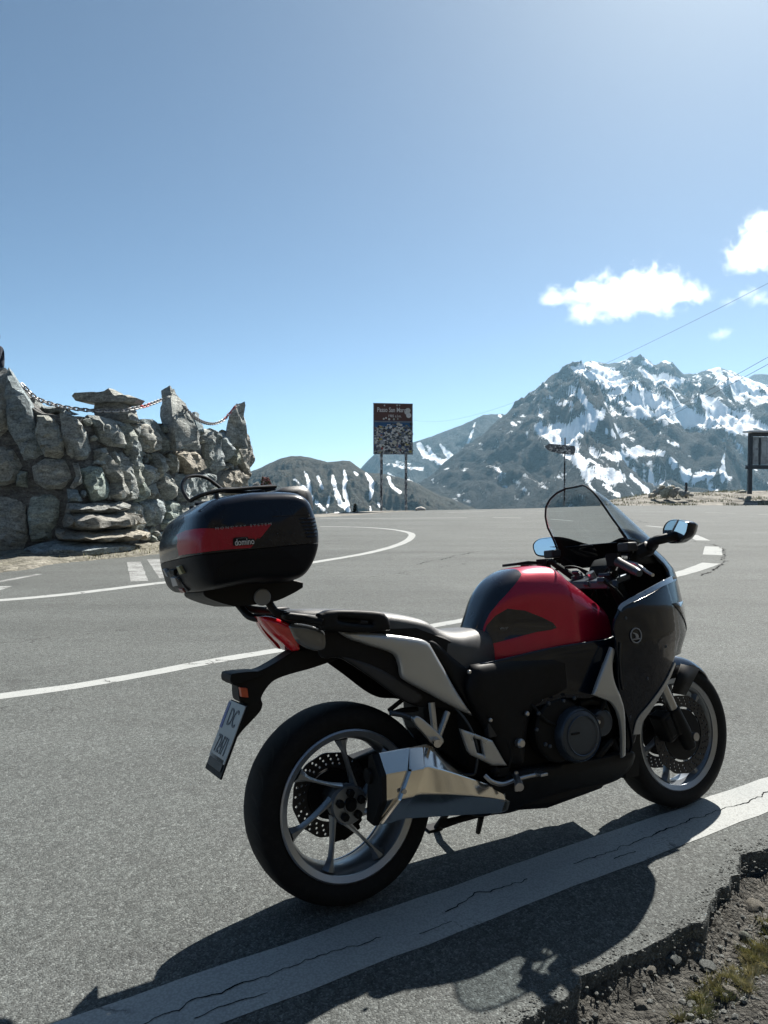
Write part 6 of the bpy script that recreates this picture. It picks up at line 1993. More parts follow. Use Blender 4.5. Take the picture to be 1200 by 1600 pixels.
# upper cowl: slim band from the trim corner up to the screen, following the cockpit opening
open_px = [(1046, 906), (1043, 893), (1036, 881), (1018, 864), (998, 848), (984, 842), (972, 842)]
op = []
for px_, py_ in open_px:
    x, z = bpf(px_, py_, fair_y)
    op.append((x, z))
oz = sorted(op, key=lambda p: p[1])
rows = []
for z in np.linspace(0.955, oz[-1][1], 22):
    xr = float(np.interp(z, [p[1] for p in oz], [p[0] for p in oz]))
    t0 = math.asin(max(0.02, min(0.98, (xr - XC) / nose(z)))) if xr > XC else 0.02
    half = [fair_pt(t0 + (math.pi / 2 - t0) * i / 16, z) for i in range(17)]
    rows.append([tuple(p) for p in half] + [(p.x, -p.y, p.z) for p in reversed(half[:-1])])
m = MB(); m.rings(rows, closed=False, caps=False)
solid(m.obj('upper_cowl', BLACK, bike, angle=50), 0.008)
# silver-blue trim along the cockpit opening and down the leading edge
def ribbon(name, pts, wdt, mat, off=0.004, n=6, thick=0.004):
    """strip lying on the fairing surface along side-plane points"""
    C = catmull([(p[0], p[1], 0) for p in pts], n)
    a, b, c, d = [], [], [], []
    for i, p in enumerate(C):
        t = (C[min(i + 1, len(C) - 1)] - C[max(i - 1, 0)]).normalized()
        nn = Vector((-t.y, t.x, 0))
        w = wdt(i / (len(C) - 1)) if callable(wdt) else wdt
        for lst, s_, o__ in ((a, -1, off), (b, 1, off), (c, 1, off - thick), (d, -1, off - thick)):
            q = p + nn * s_ * w / 2
            lst.append((q.x, -(fair_y(q.x, q.y) + o__), q.y))
    m = MB(); m.rings([a, b, c, d], closed=False, caps=False, loop=True)
    o = m.obj(name, mat, bike, angle=40)
    m.v = [(x, -y, z) for x, y, z in m.v]; m.obj(name, mat, bike, angle=40)
    return o
TRIM = plain('steel_blue_trim', (0.20, 0.25, 0.32), 0.3, metal=0.5, coat=0.6, var=0.08)
ribbon('cockpit_trim', pp([(967, 953), (974, 944), (1000, 930), (1030, 914), (1050, 904)], fair_y), lambda t: 0.012 + 0.008 * t, TRIM)
ribbon('edge_trim', [p[:2] for p in pp([(1052, 1036), (1036, 1068), (1014, 1103), (1000, 1126), (999, 1148)], lambda x, z: 0.228)], lambda t: 0.012 + 0.028 * t, SILVER, off=0.005)
# silver air deflector along the rear edge of the fairing
DEF = lambda x, z: fair_y(max(x, 0.9), z) - 0.0
panel('air_deflector', pp([(955, 1011, 'c'), (960, 1016), (957, 1040), (960, 1064), (968, 1084), (980, 1110), (989, 1150), (995, 1185, 'c'), (990, 1189, 'c'), (982, 1147), (972, 1118), (958, 1099), (943, 1092), (927, 1086, 'c'), (936, 1060)], 0.262), lambda x, z: 0.262 - 0.06 * max(0, min(1, (0.55 - z) / 0.25)), SILVER, bulge=0.006, bw=0.016, edge_r=0.003, thick=0.01, res=0.009)
ribbon('vent_line', pp([(968, 1004), (967, 1030), (969, 1060), (972, 1078)], fair_y), 0.005, DGREY, off=0.007)
# wing emblem
eh = Vector((*[0], 0))
ex_, ez_ = bpf(993, 993, fair_y)
em = link('emblem', None, bike); em.location = (ex_, -(fair_y(ex_, ez_) + 0.003), ez_)
em.rotation_euler = (R(90), 0, 0)
m = MB(); m.tube([(0.0265 * math.cos(2 * math.pi * i / 36), 0.0265 * math.sin(2 * math.pi * i / 36), 0) for i in range(36)], 0.0022, 6, loop=True); m.obj('emblem_ring', GREYP, em)
m = MB()
w1 = [(-0.018, 0.012), (-0.010, 0.0115), (0.0, 0.0085), (0.008, 0.004), (0.012, -0.002), (0.011, -0.009), (0.004, -0.009), (-0.004, -0.0065), (0.001, -0.002), (-0.006, 0.0015), (-0.002, 0.004), (-0.010, 0.0075)]
m.rings([[(x, y, -0.001) for x, y in w1], [(x, y, 0.001) for x, y in w1]], True, True)
m.box((0.0, -0.0125, 0), (0.034, 0.004, 0.002))
m.obj('wing_mark', GREYP, em, smooth=False)
# headlight on the nose
m = MB()
rows = []
for z in np.linspace(0.70, 0.86, 8):
    k_ = (z - 0.70) / 0.16
    w_ = 0.35 + 0.75 * k_
    rows.append([tuple(Vector((XC + (nose(z) + 0.004) * math.sin(math.pi / 2 + w_ * s_), (half_w(z) + 0.004) * math.cos(math.pi / 2 + w_ * s_), z))) for s_ in np.linspace(-1, 1, 15)])
m.rings(rows, closed=False, caps=False)
solid(m.obj('headlight', SMOKE, bike), 0.004)
# cockpit: inner panel, dash, dials
m = MB()
rows = []
for z in np.linspace(0.66, 1.12, 16):
    k_ = (z - 0.66) / 0.46
    rows.append([tuple(Vector((XC + (nose(z) - 0.035) * math.sin(t), -(half_w(z) - 0.02) * math.cos(t), z))) for t in np.linspace(max(0.25, 0.9 * k_), math.pi - max(0.25, 0.9 * k_), 20)])
m.rings(rows, closed=False, caps=False)
m.obj('cockpit_liner', MATT, bike)
m = MB(); m.rings([[(x, y, z + dz) for y, dz in ((-w, -0.02), (w, -0.02), (w * 0.8, 0.03), (-w * 0.8, 0.03))] for x, z, w in ((1.24, 0.99, 0.09), (1.28, 1.02, 0.11), (1.36, 1.04, 0.11), (1.42, 1.03, 0.08))], True, True); m.obj('dashboard', MATT, bike, bevel=0.01)

# ---- windscreen: U section, rear rims measured left and right
top_c = bp(902, 755, 0.0)
rows = []
# (height, rear-edge x, half width, front reach)
scr = []
for (lx, ly, rx, ry, w) in [(870, 839, 972, 841, 0.19), (858, 823, 969, 822, 0.187), (846, 806, 958, 807, 0.18), (847, 792, 947, 790, 0.165), (857, 779, 938, 775, 0.14), (872, 767, 932, 763, 0.105), (890, 759, 926, 757, 0.065)]:
    l, r_ = bp(lx, ly, w), bp(rx, ry, -w)
    scr.append((l, r_, w))
print('SCR', [tuple(round(c, 3) for c in (*a, *b, w)) for a, b, w in scr], top_c)
zz = [1.125, 1.16, 1.205, 1.25, 1.29, 1.322, 1.345]
xr = [1.185, 1.165, 1.135, 1.115, 1.105, 1.105, 1.115]
hw = [0.207, 0.20, 0.192, 0.178, 0.158, 0.128, 0.088]
fx = [1.425, 1.38, 1.32, 1.262, 1.21, 1.17, 1.148]
def sc_row(z, off=0.0):
    x0, w, x1 = np.interp(z, zz, xr), np.interp(z, zz, hw) + off, np.interp(z, zz, fx) + off
    r = []
    for i in range(25):
        t = math.pi * i / 24
        s = math.sin(t) ** 0.75
        c = math.cos(t)
        r.append((x0 + (x1 - x0) * s, -w * math.copysign(abs(c) ** 0.8, c), z))
    return r
sz = np.concatenate([np.linspace(1.09, 1.33, 20), [1.338, 1.345, 1.352, 1.357]])
def scz(z): return z
zz2 = [1.09] + zz + [1.357]
xr = [1.20] + xr + [1.13]; hw = [0.21] + hw + [0.05]; fx = [1.46] + fx + [1.142]; zz = zz2
m = MB(); m.rings([sc_row(z) for z in sz], closed=False, caps=False)
o = solid(m.obj('windscreen', SCREEN, bike, angle=60), 0.004)
rim = [sc_row(z)[0] for z in sz] + [p for p in sc_row(sz[-1])[1:-1]] + [sc_row(z)[-1] for z in reversed(sz)]
m = MB(); m.tube(rim, 0.0042, 8); m.obj('screen_edge', plain('screen_edge_tint', (0.008, 0.010, 0.014), 0.5, spec=0.15), bike)
# dark lower band of the screen
m = MB()
rows = []
for k_ in np.linspace(0, 1, 8):
    r = []
    for i in range(25):
        t = i / 24
        zt2 = 1.135 + 0.018 * math.cos(4 * math.pi * t) + 0.012 * math.cos(2 * math.pi * t)
        z = 1.02 + (zt2 - 1.02) * k_
        q = sc_row(max(z, 1.09), -0.007)[i]
        r.append((q[0], q[1], z))
    rows.append(r)
m.rings(rows, closed=False, caps=False)
solid(m.obj('screen_base', MATT, bike), 0.004)

# ---- mirrors
def mirror_unit(sgn, glass_px, y):
    g = [P3(px_, py_, y) for px_, py_ in glass_px]
    c = sum(g, Vector()) / len(g)
    root = link('mirror', None, bike, loc=c)
    # plane of the glass: faces back along -x, a little inwards
    nrm = Vector((-1, -sgn * 0.12, 0.06)).normalized()
    def onp(px_, py_, push=0.0):
        d = bray(px_, py_)
        t = (c - BC).dot(nrm) / d.dot(nrm)
        return BC + d * t - nrm * push - c
    q = catmull([onp(*p) for p in glass_px], 4, closed=True)
    q = [Vector(p) for p in q]
    m = MB(); m.add([tuple(p) for p in q] + [(0, 0, 0)], [(i, (i + 1) % len(q), len(q)) for i in range(len(q))]); m.obj('mirror_glass', MIRR, root, fix=False, smooth=False)
    m = MB()
    cc = sum(q, Vector()) / len(q)
    rings = []
    for dpt, sc in ((-0.001, 1.0), (-0.004, 1.03), (0.006, 1.1), (0.03, 1.1), (0.055, 0.86), (0.07, 0.45)):
        rings.append([tuple(cc + (p - cc) * sc - nrm * (dpt) * 1.0 + Vector((0, -sgn * -0.0, -0.004 * sc))) for p in q])
    m.rings(rings[2:], True, True)
    m.rings(rings[:1] + rings[1:3], True, False)
    m.obj('mirror_shell', BLACK, root, angle=50)
    return root, c
mR, cR = mirror_unit(-1, [(1037, 828), (1043, 815), (1056, 811.5), (1073, 815), (1074, 822), (1070, 834), (1060, 844), (1042, 844)], -0.375)
mL, cL = mirror_unit(1, [(834, 850), (841, 842.5), (853, 840), (866, 840), (872, 849), (869, 860), (860, 867), (842, 867), (836, 861)], 0.39)
m = MB()
m.tube(catmull([Vector((1.22, -0.225, 1.065)), Vector((1.245, -0.27, 1.085)), P3(1022, 846, -0.31), P3(1036, 842, -0.345), cR + Vector((0.03, 0.0, -0.02))], 5), [0.03] * 5 + [0.022] * 5 + [0.018] * 11, 10)
m.obj('mirror_stem', SATIN, bike)
m = MB()
m.tube(catmull([Vector((1.22, 0.225, 1.065)), Vector((1.245, 0.27, 1.085)), cL + Vector((0.04, -0.06, -0.02))], 5), 0.022, 10)
m.obj('mirror_stem', SATIN, bike)

# ---- bars, controls, fork
bars = link('handlebar', None, bike)
for sy in (-1, 1):
    a, b = Vector((1.155, sy * 0.20, 1.005)), Vector((1.06, sy * 0.355, 0.985))
    if sy < 0: a, b = P3(966, 878, -0.235), P3(994, 893, -0.345)
    else: a, b = Vector((P3(966, 878, -0.235).x, 0.235, P3(966, 878, -0.235).z)), Vector((P3(994, 893, -0.345).x, 0.345, P3(994, 893, -0.345).z))
    d = (b - a).normalized()
    m = MB(); m.tube([a, a + d * 0.02, b], [0.019, 0.0165, 0.0165], 14); m.obj('grip', DGREY, bars)
    m = MB(); m.tube([b, b + d * 0.022], [0.0165, 0.013], 14); m.obj('bar_weight', CASE, bars)
    m = MB(); m.tube([a, a - d * 0.07, Vector((1.19, sy * 0.12, 0.985))], [0.012, 0.013, 0.016], 10); m.box(tuple(a - d * 0.03), (0.05, 0.045, 0.05), Matrix.Rotation(0.5, 3, 'Z')); m.obj('switch_housing', MATT, bars)
    m = MB(); l0 = a + Vector((0.055, sy * -0.01, 0.0)); m.tube(catmull([l0, l0 + d * 0.05 + Vector((0.02, 0, 0)), l0 + d * 0.12 + Vector((0.01, 0, -0.004)), l0 + d * 0.17], 5), 0.0065, 8); m.obj('lever', BRIGHT, bars)
    m = MB(); m.box(tuple(a + Vector((0.07, -sy * 0.015, 0.055))), (0.05, 0.06, 0.035)); m.obj('fluid_reservoir', DGREY, bars, bevel=0.006)
    m = MB(); m.tube(catmull([a + Vector((0.06, 0, 0.02)), a + Vector((0.12, -sy * 0.04, 0.03)), Vector((1.28, sy * 0.09, 0.95)), Vector((1.27, sy * 0.08, 0.85))], 6), 0.006, 8); m.obj('brake_hose', MATT, bars)
m = MB(); m.rings([[(x, y, z) for x, z in ((1.14, 0.93), (1.27, 0.96), (1.27, 0.99), (1.14, 0.965))] for y in (-0.13, 0.13)], True, True); m.obj('top_yoke', CASE, bars, bevel=0.008)
m = MB(); m.tube([(1.19, 0, 0.97), (1.175, 0, 1.0)], 0.017, 16); m.obj('stem_nut', BRIGHT, bars)
for sy in (-1, 1):
    m = MB(); m.tube([(1.205 , sy * 0.1, 0.955), (1.19, sy * 0.1, 0.995)], [0.027, 0.025], 18); m.obj('fork_cap', CASE, bars)
rk = Vector((-math.sin(R(25.5)), 0, math.cos(R(25.5))))
for sy in (-1, 1):
    base = Vector((1.545 - 0.03, sy * 0.105, 0.30))
    f = link('fork_leg', None, bike)
    m = MB(); m.tube([base + rk * 0.30, base + rk * 0.72], 0.029, 18); m.obj('outer_tube', MATT, f)
    m = MB(); m.tube([base + rk * 0.13, base + rk * 0.31], 0.0215, 18); m.obj('slider', BRIGHT, f)
    m = MB(); m.tube([base - rk * 0.05, base + rk * 0.03, base + rk * 0.14], [0.026, 0.032, 0.027], 16); m.box(tuple(base + Vector((-0.045, sy * -0.005, 0.07))), (0.05, 0.05, 0.1), Matrix.Rotation(R(-20), 3, 'Y')); m.obj('fork_foot', MATT, f, bevel=0.006)
    c = Vector((1.545, sy * 0.085, 0.30)) + Vector((-0.125, 0, 0.055))
    m = MB(); m.box(tuple(c), (0.06, 0.07, 0.12), Matrix.Rotation(R(-24), 3, 'Y')); m.box(tuple(c + Vector((0, sy * 0.03, 0))), (0.04, 0.02, 0.09), Matrix.Rotation(R(-24), 3, 'Y')); m.obj('brake_caliper', MATT, f, bevel=0.01)
    bolt_o = MB(); bolt_o.tube([base + rk * 0.30 + Vector((0, sy * 0.0, 0)), base + rk * 0.325], 0.033, 18); bolt_o.obj('dust_seal', CASE, f)
m = MB(); m.tube([(1.545, -0.135, 0.30), (1.545, 0.135, 0.30)], 0.017, 16); m.obj('axle', BRIGHT, bike)
m = MB(); m.tube([(0, -0.09, 0.32), (0, 0.15, 0.32)], 0.02, 16); m.obj('axle', MATT, bike)
# front mudguard
rows = []
for i in range(25):
    a = R(28 + 140 * i / 24)
    t = i / 24
    wd = 0.072 * (1 - 0.25 * abs(t - 0.55)) * min(1, 0.45 + t * 3)
    r = []
    for j in range(11):
        s_ = -1 + 2 * j / 10
        rad = 0.322 - 0.035 * abs(s_) ** 2.6 - (0.035 * abs(s_) ** 6 if 0.3 < t < 0.8 else 0.0)
        r.append((1.545 + rad * math.cos(a), s_ * wd, 0.30 + rad * math.sin(a)))
    rows.append(r)
m = MB(); m.rings(rows, closed=False, caps=False)
solid(m.obj('mudguard', NAVY, bike, angle=60), 0.004)
m = MB()
for sy in (-1, 1): m.add([(1.545 + a_, sy * b_, 0.30 + c_) for a_, b_, c_ in ((0.02, 0.078, 0.29), (0.13, 0.078, 0.26), (0.02, 0.085, 0.16), (-0.06, 0.085, 0.18))], [(0, 1, 2, 3)])
solid(m.obj('mudguard_stay', SATIN, bike), 0.006)

# ---- exhaust
ex_st = [(0.015, .495, .44, .385, .315, -0.03), (0.055, .495, .44, .37, .292, 0), (0.16, .487, .43, .355, .277, 0), (0.27, .458, .40, .335, .258, 0), (0.36, .408, .365, .31, .238, 0), (0.45, .348, .325, .282, .22, 0), (0.53, .285, .275, .252, .205, 0), (0.575, .25, .245, .235, .203, 0)]
yo = [(-0.15, -0.175, -0.232, -0.242, -0.20), (-0.15, -0.18, -0.24, -0.25, -0.205), (-0.165, -0.19, -0.243, -0.252, -0.207), (-0.12, -0.178, -0.232, -0.243, -0.20), (-0.12, -0.17, -0.22, -0.232, -0.19), (-0.115, -0.16, -0.20, -0.212, -0.175), (-0.11, -0.145, -0.178, -0.186, -0.158), (-0.11, -0.135, -0.158, -0.162, -0.145)]
def ex_ring(i, g=0.0, rnd=0.012):
    x, zt, z1, z2, zb, _ = ex_st[i]
    ya, yb, yc, yd, ye = yo[i]
    poly = [(ya, zt - 0.008), (yb, zt), (yc - g, z1), (yd - g, z2), (ye - g * 0.7, zb), (ya, zb + 0.005)]
    out = []
    n = len(poly)
    for k in range(n):
        p, c, q = Vector(poly[k - 1]), Vector(poly[k]), Vector(poly[(k + 1) % n])
        u, v = (p - c).normalized(), (q - c).normalized()
        for s_ in (1.0, 0.45, 0.0):
            out.append(c + u * rnd * s_ * 0.5) if s_ else None
        out.append(c + (u + v) * rnd * 0.05)
        for s_ in (0.45, 1.0): out.append(c + v * rnd * s_ * 0.5)
    return [(x + 0.10 * (0.40 - p.y) * (1 if i == 0 else 0) * 0, p.x, p.y) for p in out]
exh = link('exhaust', None, bike)
def shear(r, x0, k_): return [(x0 + k_ * (p[2] - 0.40), p[1], p[2]) for p in r]
BAND = 0.62
rings = [shear(ex_ring(2), 0.158, BAND), shear(ex_ring(2), 0.19, 0.5), shear(ex_ring(3), 0.28, 0.25)] + [ex_ring(i) for i in range(4, 7)]
m = MB(); m.rings(rings, True, True); m.obj('muffler', CHROME, exh, angle=24)
m = MB(); m.rings([shear(ex_ring(2, -0.012), 0.045, 0.12), shear(ex_ring(2, -0.010), 0.122, BAND * 0.9)], True, True); m.obj('muffler_tail', CHROME, exh, angle=24)
m = MB(); m.rings([shear(ex_ring(2, 0.0), 0.116, BAND), shear(ex_ring(2, 0.007), 0.121, BAND), shear(ex_ring(2, 0.007), 0.166, BAND), shear(ex_ring(2, 0.0), 0.171, BAND)], True, True); m.obj('collar', CHROME, exh, angle=24)
m = MB()
e0 = [(p[0], p[1] * 0.985, 0.40 + (p[2] - 0.40) * 0.97) for p in shear(ex_ring(2, 0.0), 0.028, 0.10)]
m.rings([e0, shear(ex_ring(2, 0.003), 0.034, 0.11), shear(ex_ring(2, 0.003), 0.05, 0.12)], True, True); m.obj('end_cap', MATT, exh, angle=30)
m = MB(); m.tube([(0.06, -0.175, 0.42), (0.02, -0.175, 0.42)], [0.026, 0.024], 18); m.obj('tailpipe', MATT, exh)
front = [ex_ring(6, 0.003), ex_ring(7, 0.002)]
front = [[(p[0] - 0.01 + (0.0 if j else 0.03 * math.sin(i * 0.7)), p[1], p[2]) for i, p in enumerate(r)] for j, r in enumerate(front)]
m = MB(); m.rings(front, True, True); m.obj('front_cap', SILVER, exh, angle=30)
m = MB(); m.tube(catmull([(0.55, -0.12, 0.225), (0.63, -0.1, 0.21), (0.75, -0.06, 0.2), (0.9, -0.03, 0.21)], 6), 0.03, 14); m.obj('link_pipe', MATT, exh)
m = MB()
for c in [(0.105, -0.256, 0.375)]: m.tube([(c[0], c[1] + 0.006, c[2]), (c[0], c[1] - 0.003, c[2])], 0.008, 10)
m.obj('clamp_bolt', BRIGHT, exh)

# ---- fasteners, seams, hoses
for px_, py_ in [(978, 966), (1040, 1010), (1012, 1060), (985, 1120)]:
    x, z = bpf(px_, py_, fair_y)
    m = MB(); m.lathe([(0, -0.002), (0.005, -0.002), (0.0065, 0.0), (0.0065, 0.003)], 14); m.obj('fairing_screw', CASE, bike, loc=(x, -(fair_y(x, z) + 0.0005), z))
cc_ = P3(896, 1146, -0.205)
m = MB(); m.lathe([(0.084, -0.041), (0.088, -0.046), (0.092, -0.041)], 40); m.obj('cover_rim', CASE, bike, loc=cc_)
m = MB(); m.lathe([(0.066, -0.0515), (0.069, -0.0535), (0.072, -0.0505)], 40); m.obj('cover_rim', CASE, bike, loc=cc_)
m = MB(); m.box((cc_.x - 0.035, -0.2568, cc_.z + 0.012), (0.035, 0.004, 0.006)); m.obj('cover_slot', MATT, bike)
for pts, r, mt in [([(0.62, -0.165, 0.60), (0.66, -0.215, 0.55), (0.70, -0.222, 0.50), (0.76, -0.215, 0.47)], 0.006, MATT), ([(0.50, -0.16, 0.52), (0.53, -0.205, 0.47), (0.55, -0.21, 0.40), (0.53, -0.19, 0.33)], 0.0055, MATT), ([(0.98, -0.15, 0.62), (1.0, -0.20, 0.56), (0.97, -0.215, 0.50), (0.93, -0.2, 0.47)], 0.008, MATT),
                 ([(0.36, -0.15, 0.60), (0.40, -0.185, 0.53), (0.43, -0.19, 0.44), (0.42, -0.18, 0.36)], 0.005, CASE)]:
    m = MB(); m.tube(catmull(pts, 6), r, 10); m.obj('hose', mt, bike)
m = MB(); m.rings([[(0.47 + 0.0 * z, y, z) for y, z in ((-0.205, 0.47), (-0.175, 0.47), (-0.175, 0.53), (-0.205, 0.53))], [(0.51, y, z) for y, z in ((-0.205, 0.47), (-0.175, 0.47), (-0.175, 0.53), (-0.205, 0.53))]], True, True); m.obj('brake_reservoir', DGREY, bike, bevel=0.005)
# clamps, banjo bolts and cables round the steering head
for x, y, z, d in [(1.10, -0.14, 0.965, (0.03, 0.03, 0.02)), (1.16, -0.10, 0.985, (0.022, 0.05, 0.014)), (1.06, -0.10, 0.955, (0.03, 0.02, 0.018)), (1.13, -0.18, 0.95, (0.02, 0.02, 0.03)), (1.12, 0.02, 1.0, (0.04, 0.028, 0.012)), (1.08, 0.1, 1.0, (0.05, 0.03, 0.015))]:
    m = MB(); m.box((x, y, z), d, Matrix.Rotation(0.5, 3, 'Z') @ Matrix.Rotation(0.4, 3, 'Y')); m.obj('clamp', CASE, bars, bevel=0.003)
for pts, r in [([(1.12, -0.2, 1.0), (1.20, -0.16, 1.05), (1.26, -0.08, 1.0), (1.25, 0.0, 0.92)], 0.0045), ([(1.10, -0.19, 0.99), (1.17, -0.12, 1.02), (1.22, -0.03, 0.99), (1.2, 0.03, 0.9)], 0.0045), ([(1.10, 0.2, 1.0), (1.18, 0.12, 1.03), (1.24, 0.04, 0.98), (1.24, -0.02, 0.9)], 0.005), ([(1.08, -0.17, 0.965), (1.12, -0.2, 0.92), (1.16, -0.19, 0.87), (1.17, -0.16, 0.82)], 0.006)]:
    m = MB(); m.tube(catmull(pts, 7), r, 8); m.obj('cable', MATT, bars)

# ---- foot rests, heel plate, pedal, stand
panel('heel_plate', pp([(721, 1139, 'c'), (745, 1147), (771, 1157, 'c'), (779, 1171), (790, 1190), (795, 1197, 'c'), (771, 1197, 'c'), (752, 1187), (738, 1180), (731, 1168)], 0.215), 0.208, SILVER, bulge=0.006, bw=0.012, edge_r=0.003, thick=0.01, res=0.007, holes=[pp([(741, 1153, 'c'), (754, 1158, 'c'), (758, 1180, 'c'), (747, 1176, 'c')], 0.215)], both=True)
m = MB()
m.tube(catmull([P3(757, 1211, -0.21), P3(768, 1221, -0.225), P3(785, 1225, -0.225), P3(803, 1219, -0.225), P3(825, 1213, -0.225), P3(845, 1209, -0.235)], 5), 0.0075, 10)
m.box(tuple(P3(845, 1209, -0.245)), (0.03, 0.04, 0.01))
m.obj('brake_pedal', BRIGHT, bike, bevel=0.002)
m = MB(); m.tube([P3(806, 1212, -0.2), P3(812, 1230, -0.285)], [0.012, 0.014], 12); m.tube([P3(806, 1205, -0.21), P3(807, 1236, -0.21)], 0.007, 8); m.obj('foot_rest', BRIGHT, bike)
m = MB(); m.tube([P3(795, 1210, -0.17), P3(770, 1203, -0.2)], 0.014, 10); m.box(tuple(P3(782, 1205, -0.19)), (0.05, 0.03, 0.03)); m.obj('foot_rest_bracket', MATT, bike, bevel=0.004)
# pillion foot rest hanger
m = MB()
m.tube([P3(674, 1098, -0.155), P3(680, 1152, -0.175)], [0.012, 0.010], 8)
m.tube([P3(699, 1113, -0.155), P3(686, 1150, -0.175)], [0.012, 0.010], 8)
m.obj('hanger_strut', BRIGHT, bike)
slab_part('pillion_rest', pp([(644, 1121), (652, 1119), (672, 1135), (690, 1154), (686, 1164), (676, 1163), (660, 1146), (646, 1130)], 0.19), -0.205, -0.18, BRIGHT, bevel=0.004)
m = MB(); m.tube([P3(680, 1156, -0.2), P3(684, 1162, -0.235)], 0.013, 12); m.obj('rest_pivot', CHROME, bike)
m = MB()
m.tube([P3(633, 1090, -0.06), P3(608, 1110, -0.08)], 0.008, 8)
m.tube([P3(652, 1108, -0.1), P3(628, 1110, -0.1), P3(612, 1115, -0.1)], 0.009, 8)
m.obj('hugger_stay', MATT, bike)
m = MB(); m.tube(catmull([P3(645, 1123, -0.13), P3(628, 1117, -0.13), P3(610, 1114, -0.13)], 4), 0.009, 8); m.obj('brake_line_guide', CASE, bike)
# shock and inner clutter behind the hanger
m = MB(); m.rings([[(x, y, z) for y, z in ((-0.09, zb), (0.09, zb), (0.09, zt), (-0.09, zt))] for x, zb, zt in ((0.30, 0.50, 0.66), (0.40, 0.36, 0.64), (0.50, 0.30, 0.64))], True, True); m.obj('battery_box', MATT, bike, bevel=0.02)
# side stand on the left, centre stand tube on the right
m = MB(); m.tube([(0.62, 0.10, 0.22), (0.55, 0.22, 0.12), (0.52, 0.275, 0.045)], [0.015, 0.013, 0.012], 10); m.box((0.51, 0.285, 0.044), (0.06, 0.05, 0.012), Matrix.Rotation(LEAN, 3, 'X')); m.obj('side_stand', MATT, bike)
m = MB()
m.tube([P3(690, 1288, -0.02), P3(715, 1281, -0.02), P3(760, 1268, -0.02)], [0.016, 0.012, 0.014], 10); m.tube([P3(693, 1286, -0.05), P3(693, 1286, 0.05)], 0.016, 12)
m.tube([P3(752, 1275, 0.03), P3(747, 1300, 0.1)], [0.012, 0.01], 8)
m.obj('centre_stand', MATT, bike)

# ---- rack plate and top case
slab_part('case_carrier', pp([(319, 922), (321, 932), (345, 942), (370, 948, 'c'), (425, 941), (455, 929), (474, 918, 'c'), (474, 910, 'c'), (440, 905), (330, 912)], 0.13), -0.13, 0.13, SATIN, bevel=0.006)
dc = P3(410, 933, -0.135)
m = MB(); m.lathe([(0, -0.006), (0.023, -0.006), (0.026, -0.003), (0.026, 0.01)], 32); o = m.obj('carrier_badge', plain('grey_disc', (0.16, 0.17, 0.19), 0.4, var=0.05), bike, loc=dc)

tc = empty('top_case', tuple(BM @ Vector((-0.33, 0, 1.02))), (-LEAN, 0, YAW))
setp(tc, 'dark blue-black rear luggage case with a red side band, clipped on the carrier', 'top case')
TOFF = Vector((-0.33, 0, 1.02))
YS = -0.2
cpx = [(249, 845), (253, 828), (264, 808), (287, 793), (312, 782), (342, 776), (375, 772), (405, 771), (435, 771), (458, 774), (476, 784), (487, 802), (494, 825), (497, 842), (495, 862), (485, 885), (468, 904), (442, 911), (410, 912), (380, 913), (340, 920), (305, 925), (285, 924), (268, 912), (259, 893), (252, 874)]
prof = [Vector(bp(px_, py_, -0.2)) for px_, py_ in cpx]
# the rear silhouette belongs to the far rear corner: pull the back in so the case is as long as it reads
xb = min(p.x for p in prof)
prof = [Vector((p.x + 0.03 * max(0, (-0.45 - p.x) / 0.14), p.y)) for p in prof]
prof = [Vector((p.x, p.y)) for p in catmull([(p.x, p.y, 0) for p in prof], 4, closed=True)]
cxm, czm = sum(p.x for p in prof) / len(prof), sum(p.y for p in prof) / len(prof)
W2 = 0.285
def case_ring(y, grow=0.0):
    u = min(1.0, abs(y) / W2)
    # inset towards the flanks: rounded corners in plan and section
    s = (1 - u ** 5) ** (1 / 5.0) if u < 1 else 0
    ins = 0.075 * (1 - s)
    r = []
    n = len(prof)
    for i, p in enumerate(prof):
        t = (prof[(i + 1) % n] - prof[i - 1]).normalized()
        nn = Vector((t.y, -t.x))
        if (p - Vector((cxm, czm))).dot(nn) < 0: nn = -nn
        bow = 0.022 * (1 - u * u) if p.x < cxm else 0.012 * (1 - u * u)
        q = p + nn * (grow - ins)
        r.append((q.x - (bow if p.x < cxm else -bow) * abs((p.x - cxm) / 0.24), y, q.y))
    return r
# bring the outline to the size the photograph shows: compare the projected extremes and rescale the side profile
def case_extent():
    pts = [BM @ Vector(p) for t in np.linspace(-1, 1, 13) for p in case_ring(W2 * 0.999 * t)]
    uv = []
    for p in pts:
        d = p - CAM
        zc = d.y * math.cos(TILT) - d.z * math.sin(TILT); yc = d.z * math.cos(TILT) + d.y * math.sin(TILT)
        uv.append((600 + F * d.x / zc, 800 - F * yc / zc))
    us, vs_ = [a for a, b in uv], [b for a, b in uv]
    return min(us), max(us), min(vs_), max(vs_)
for _ in range(6):
    u0, u1, v0, v1 = case_extent()
    kx, kz = (497 - 249) / (u1 - u0), (926 - 769) / (v1 - v0)
    sc_ = 470.0
    dx, dz = ((497 + 249) / 2 - (u0 + u1) / 2) / sc_, -((926 + 769) / 2 - (v0 + v1) / 2) / sc_
    prof[:] = [Vector((cxm + (p.x - cxm) * kx + dx, czm + (p.y - czm) * kz + dz)) for p in prof]
    cxm, czm = sum(p.x for p in prof) / len(prof), sum(p.y for p in prof) / len(prof)
ysx = [-W2 * math.sin(math.pi / 2 * t) for t in np.linspace(1, -1, 31)]
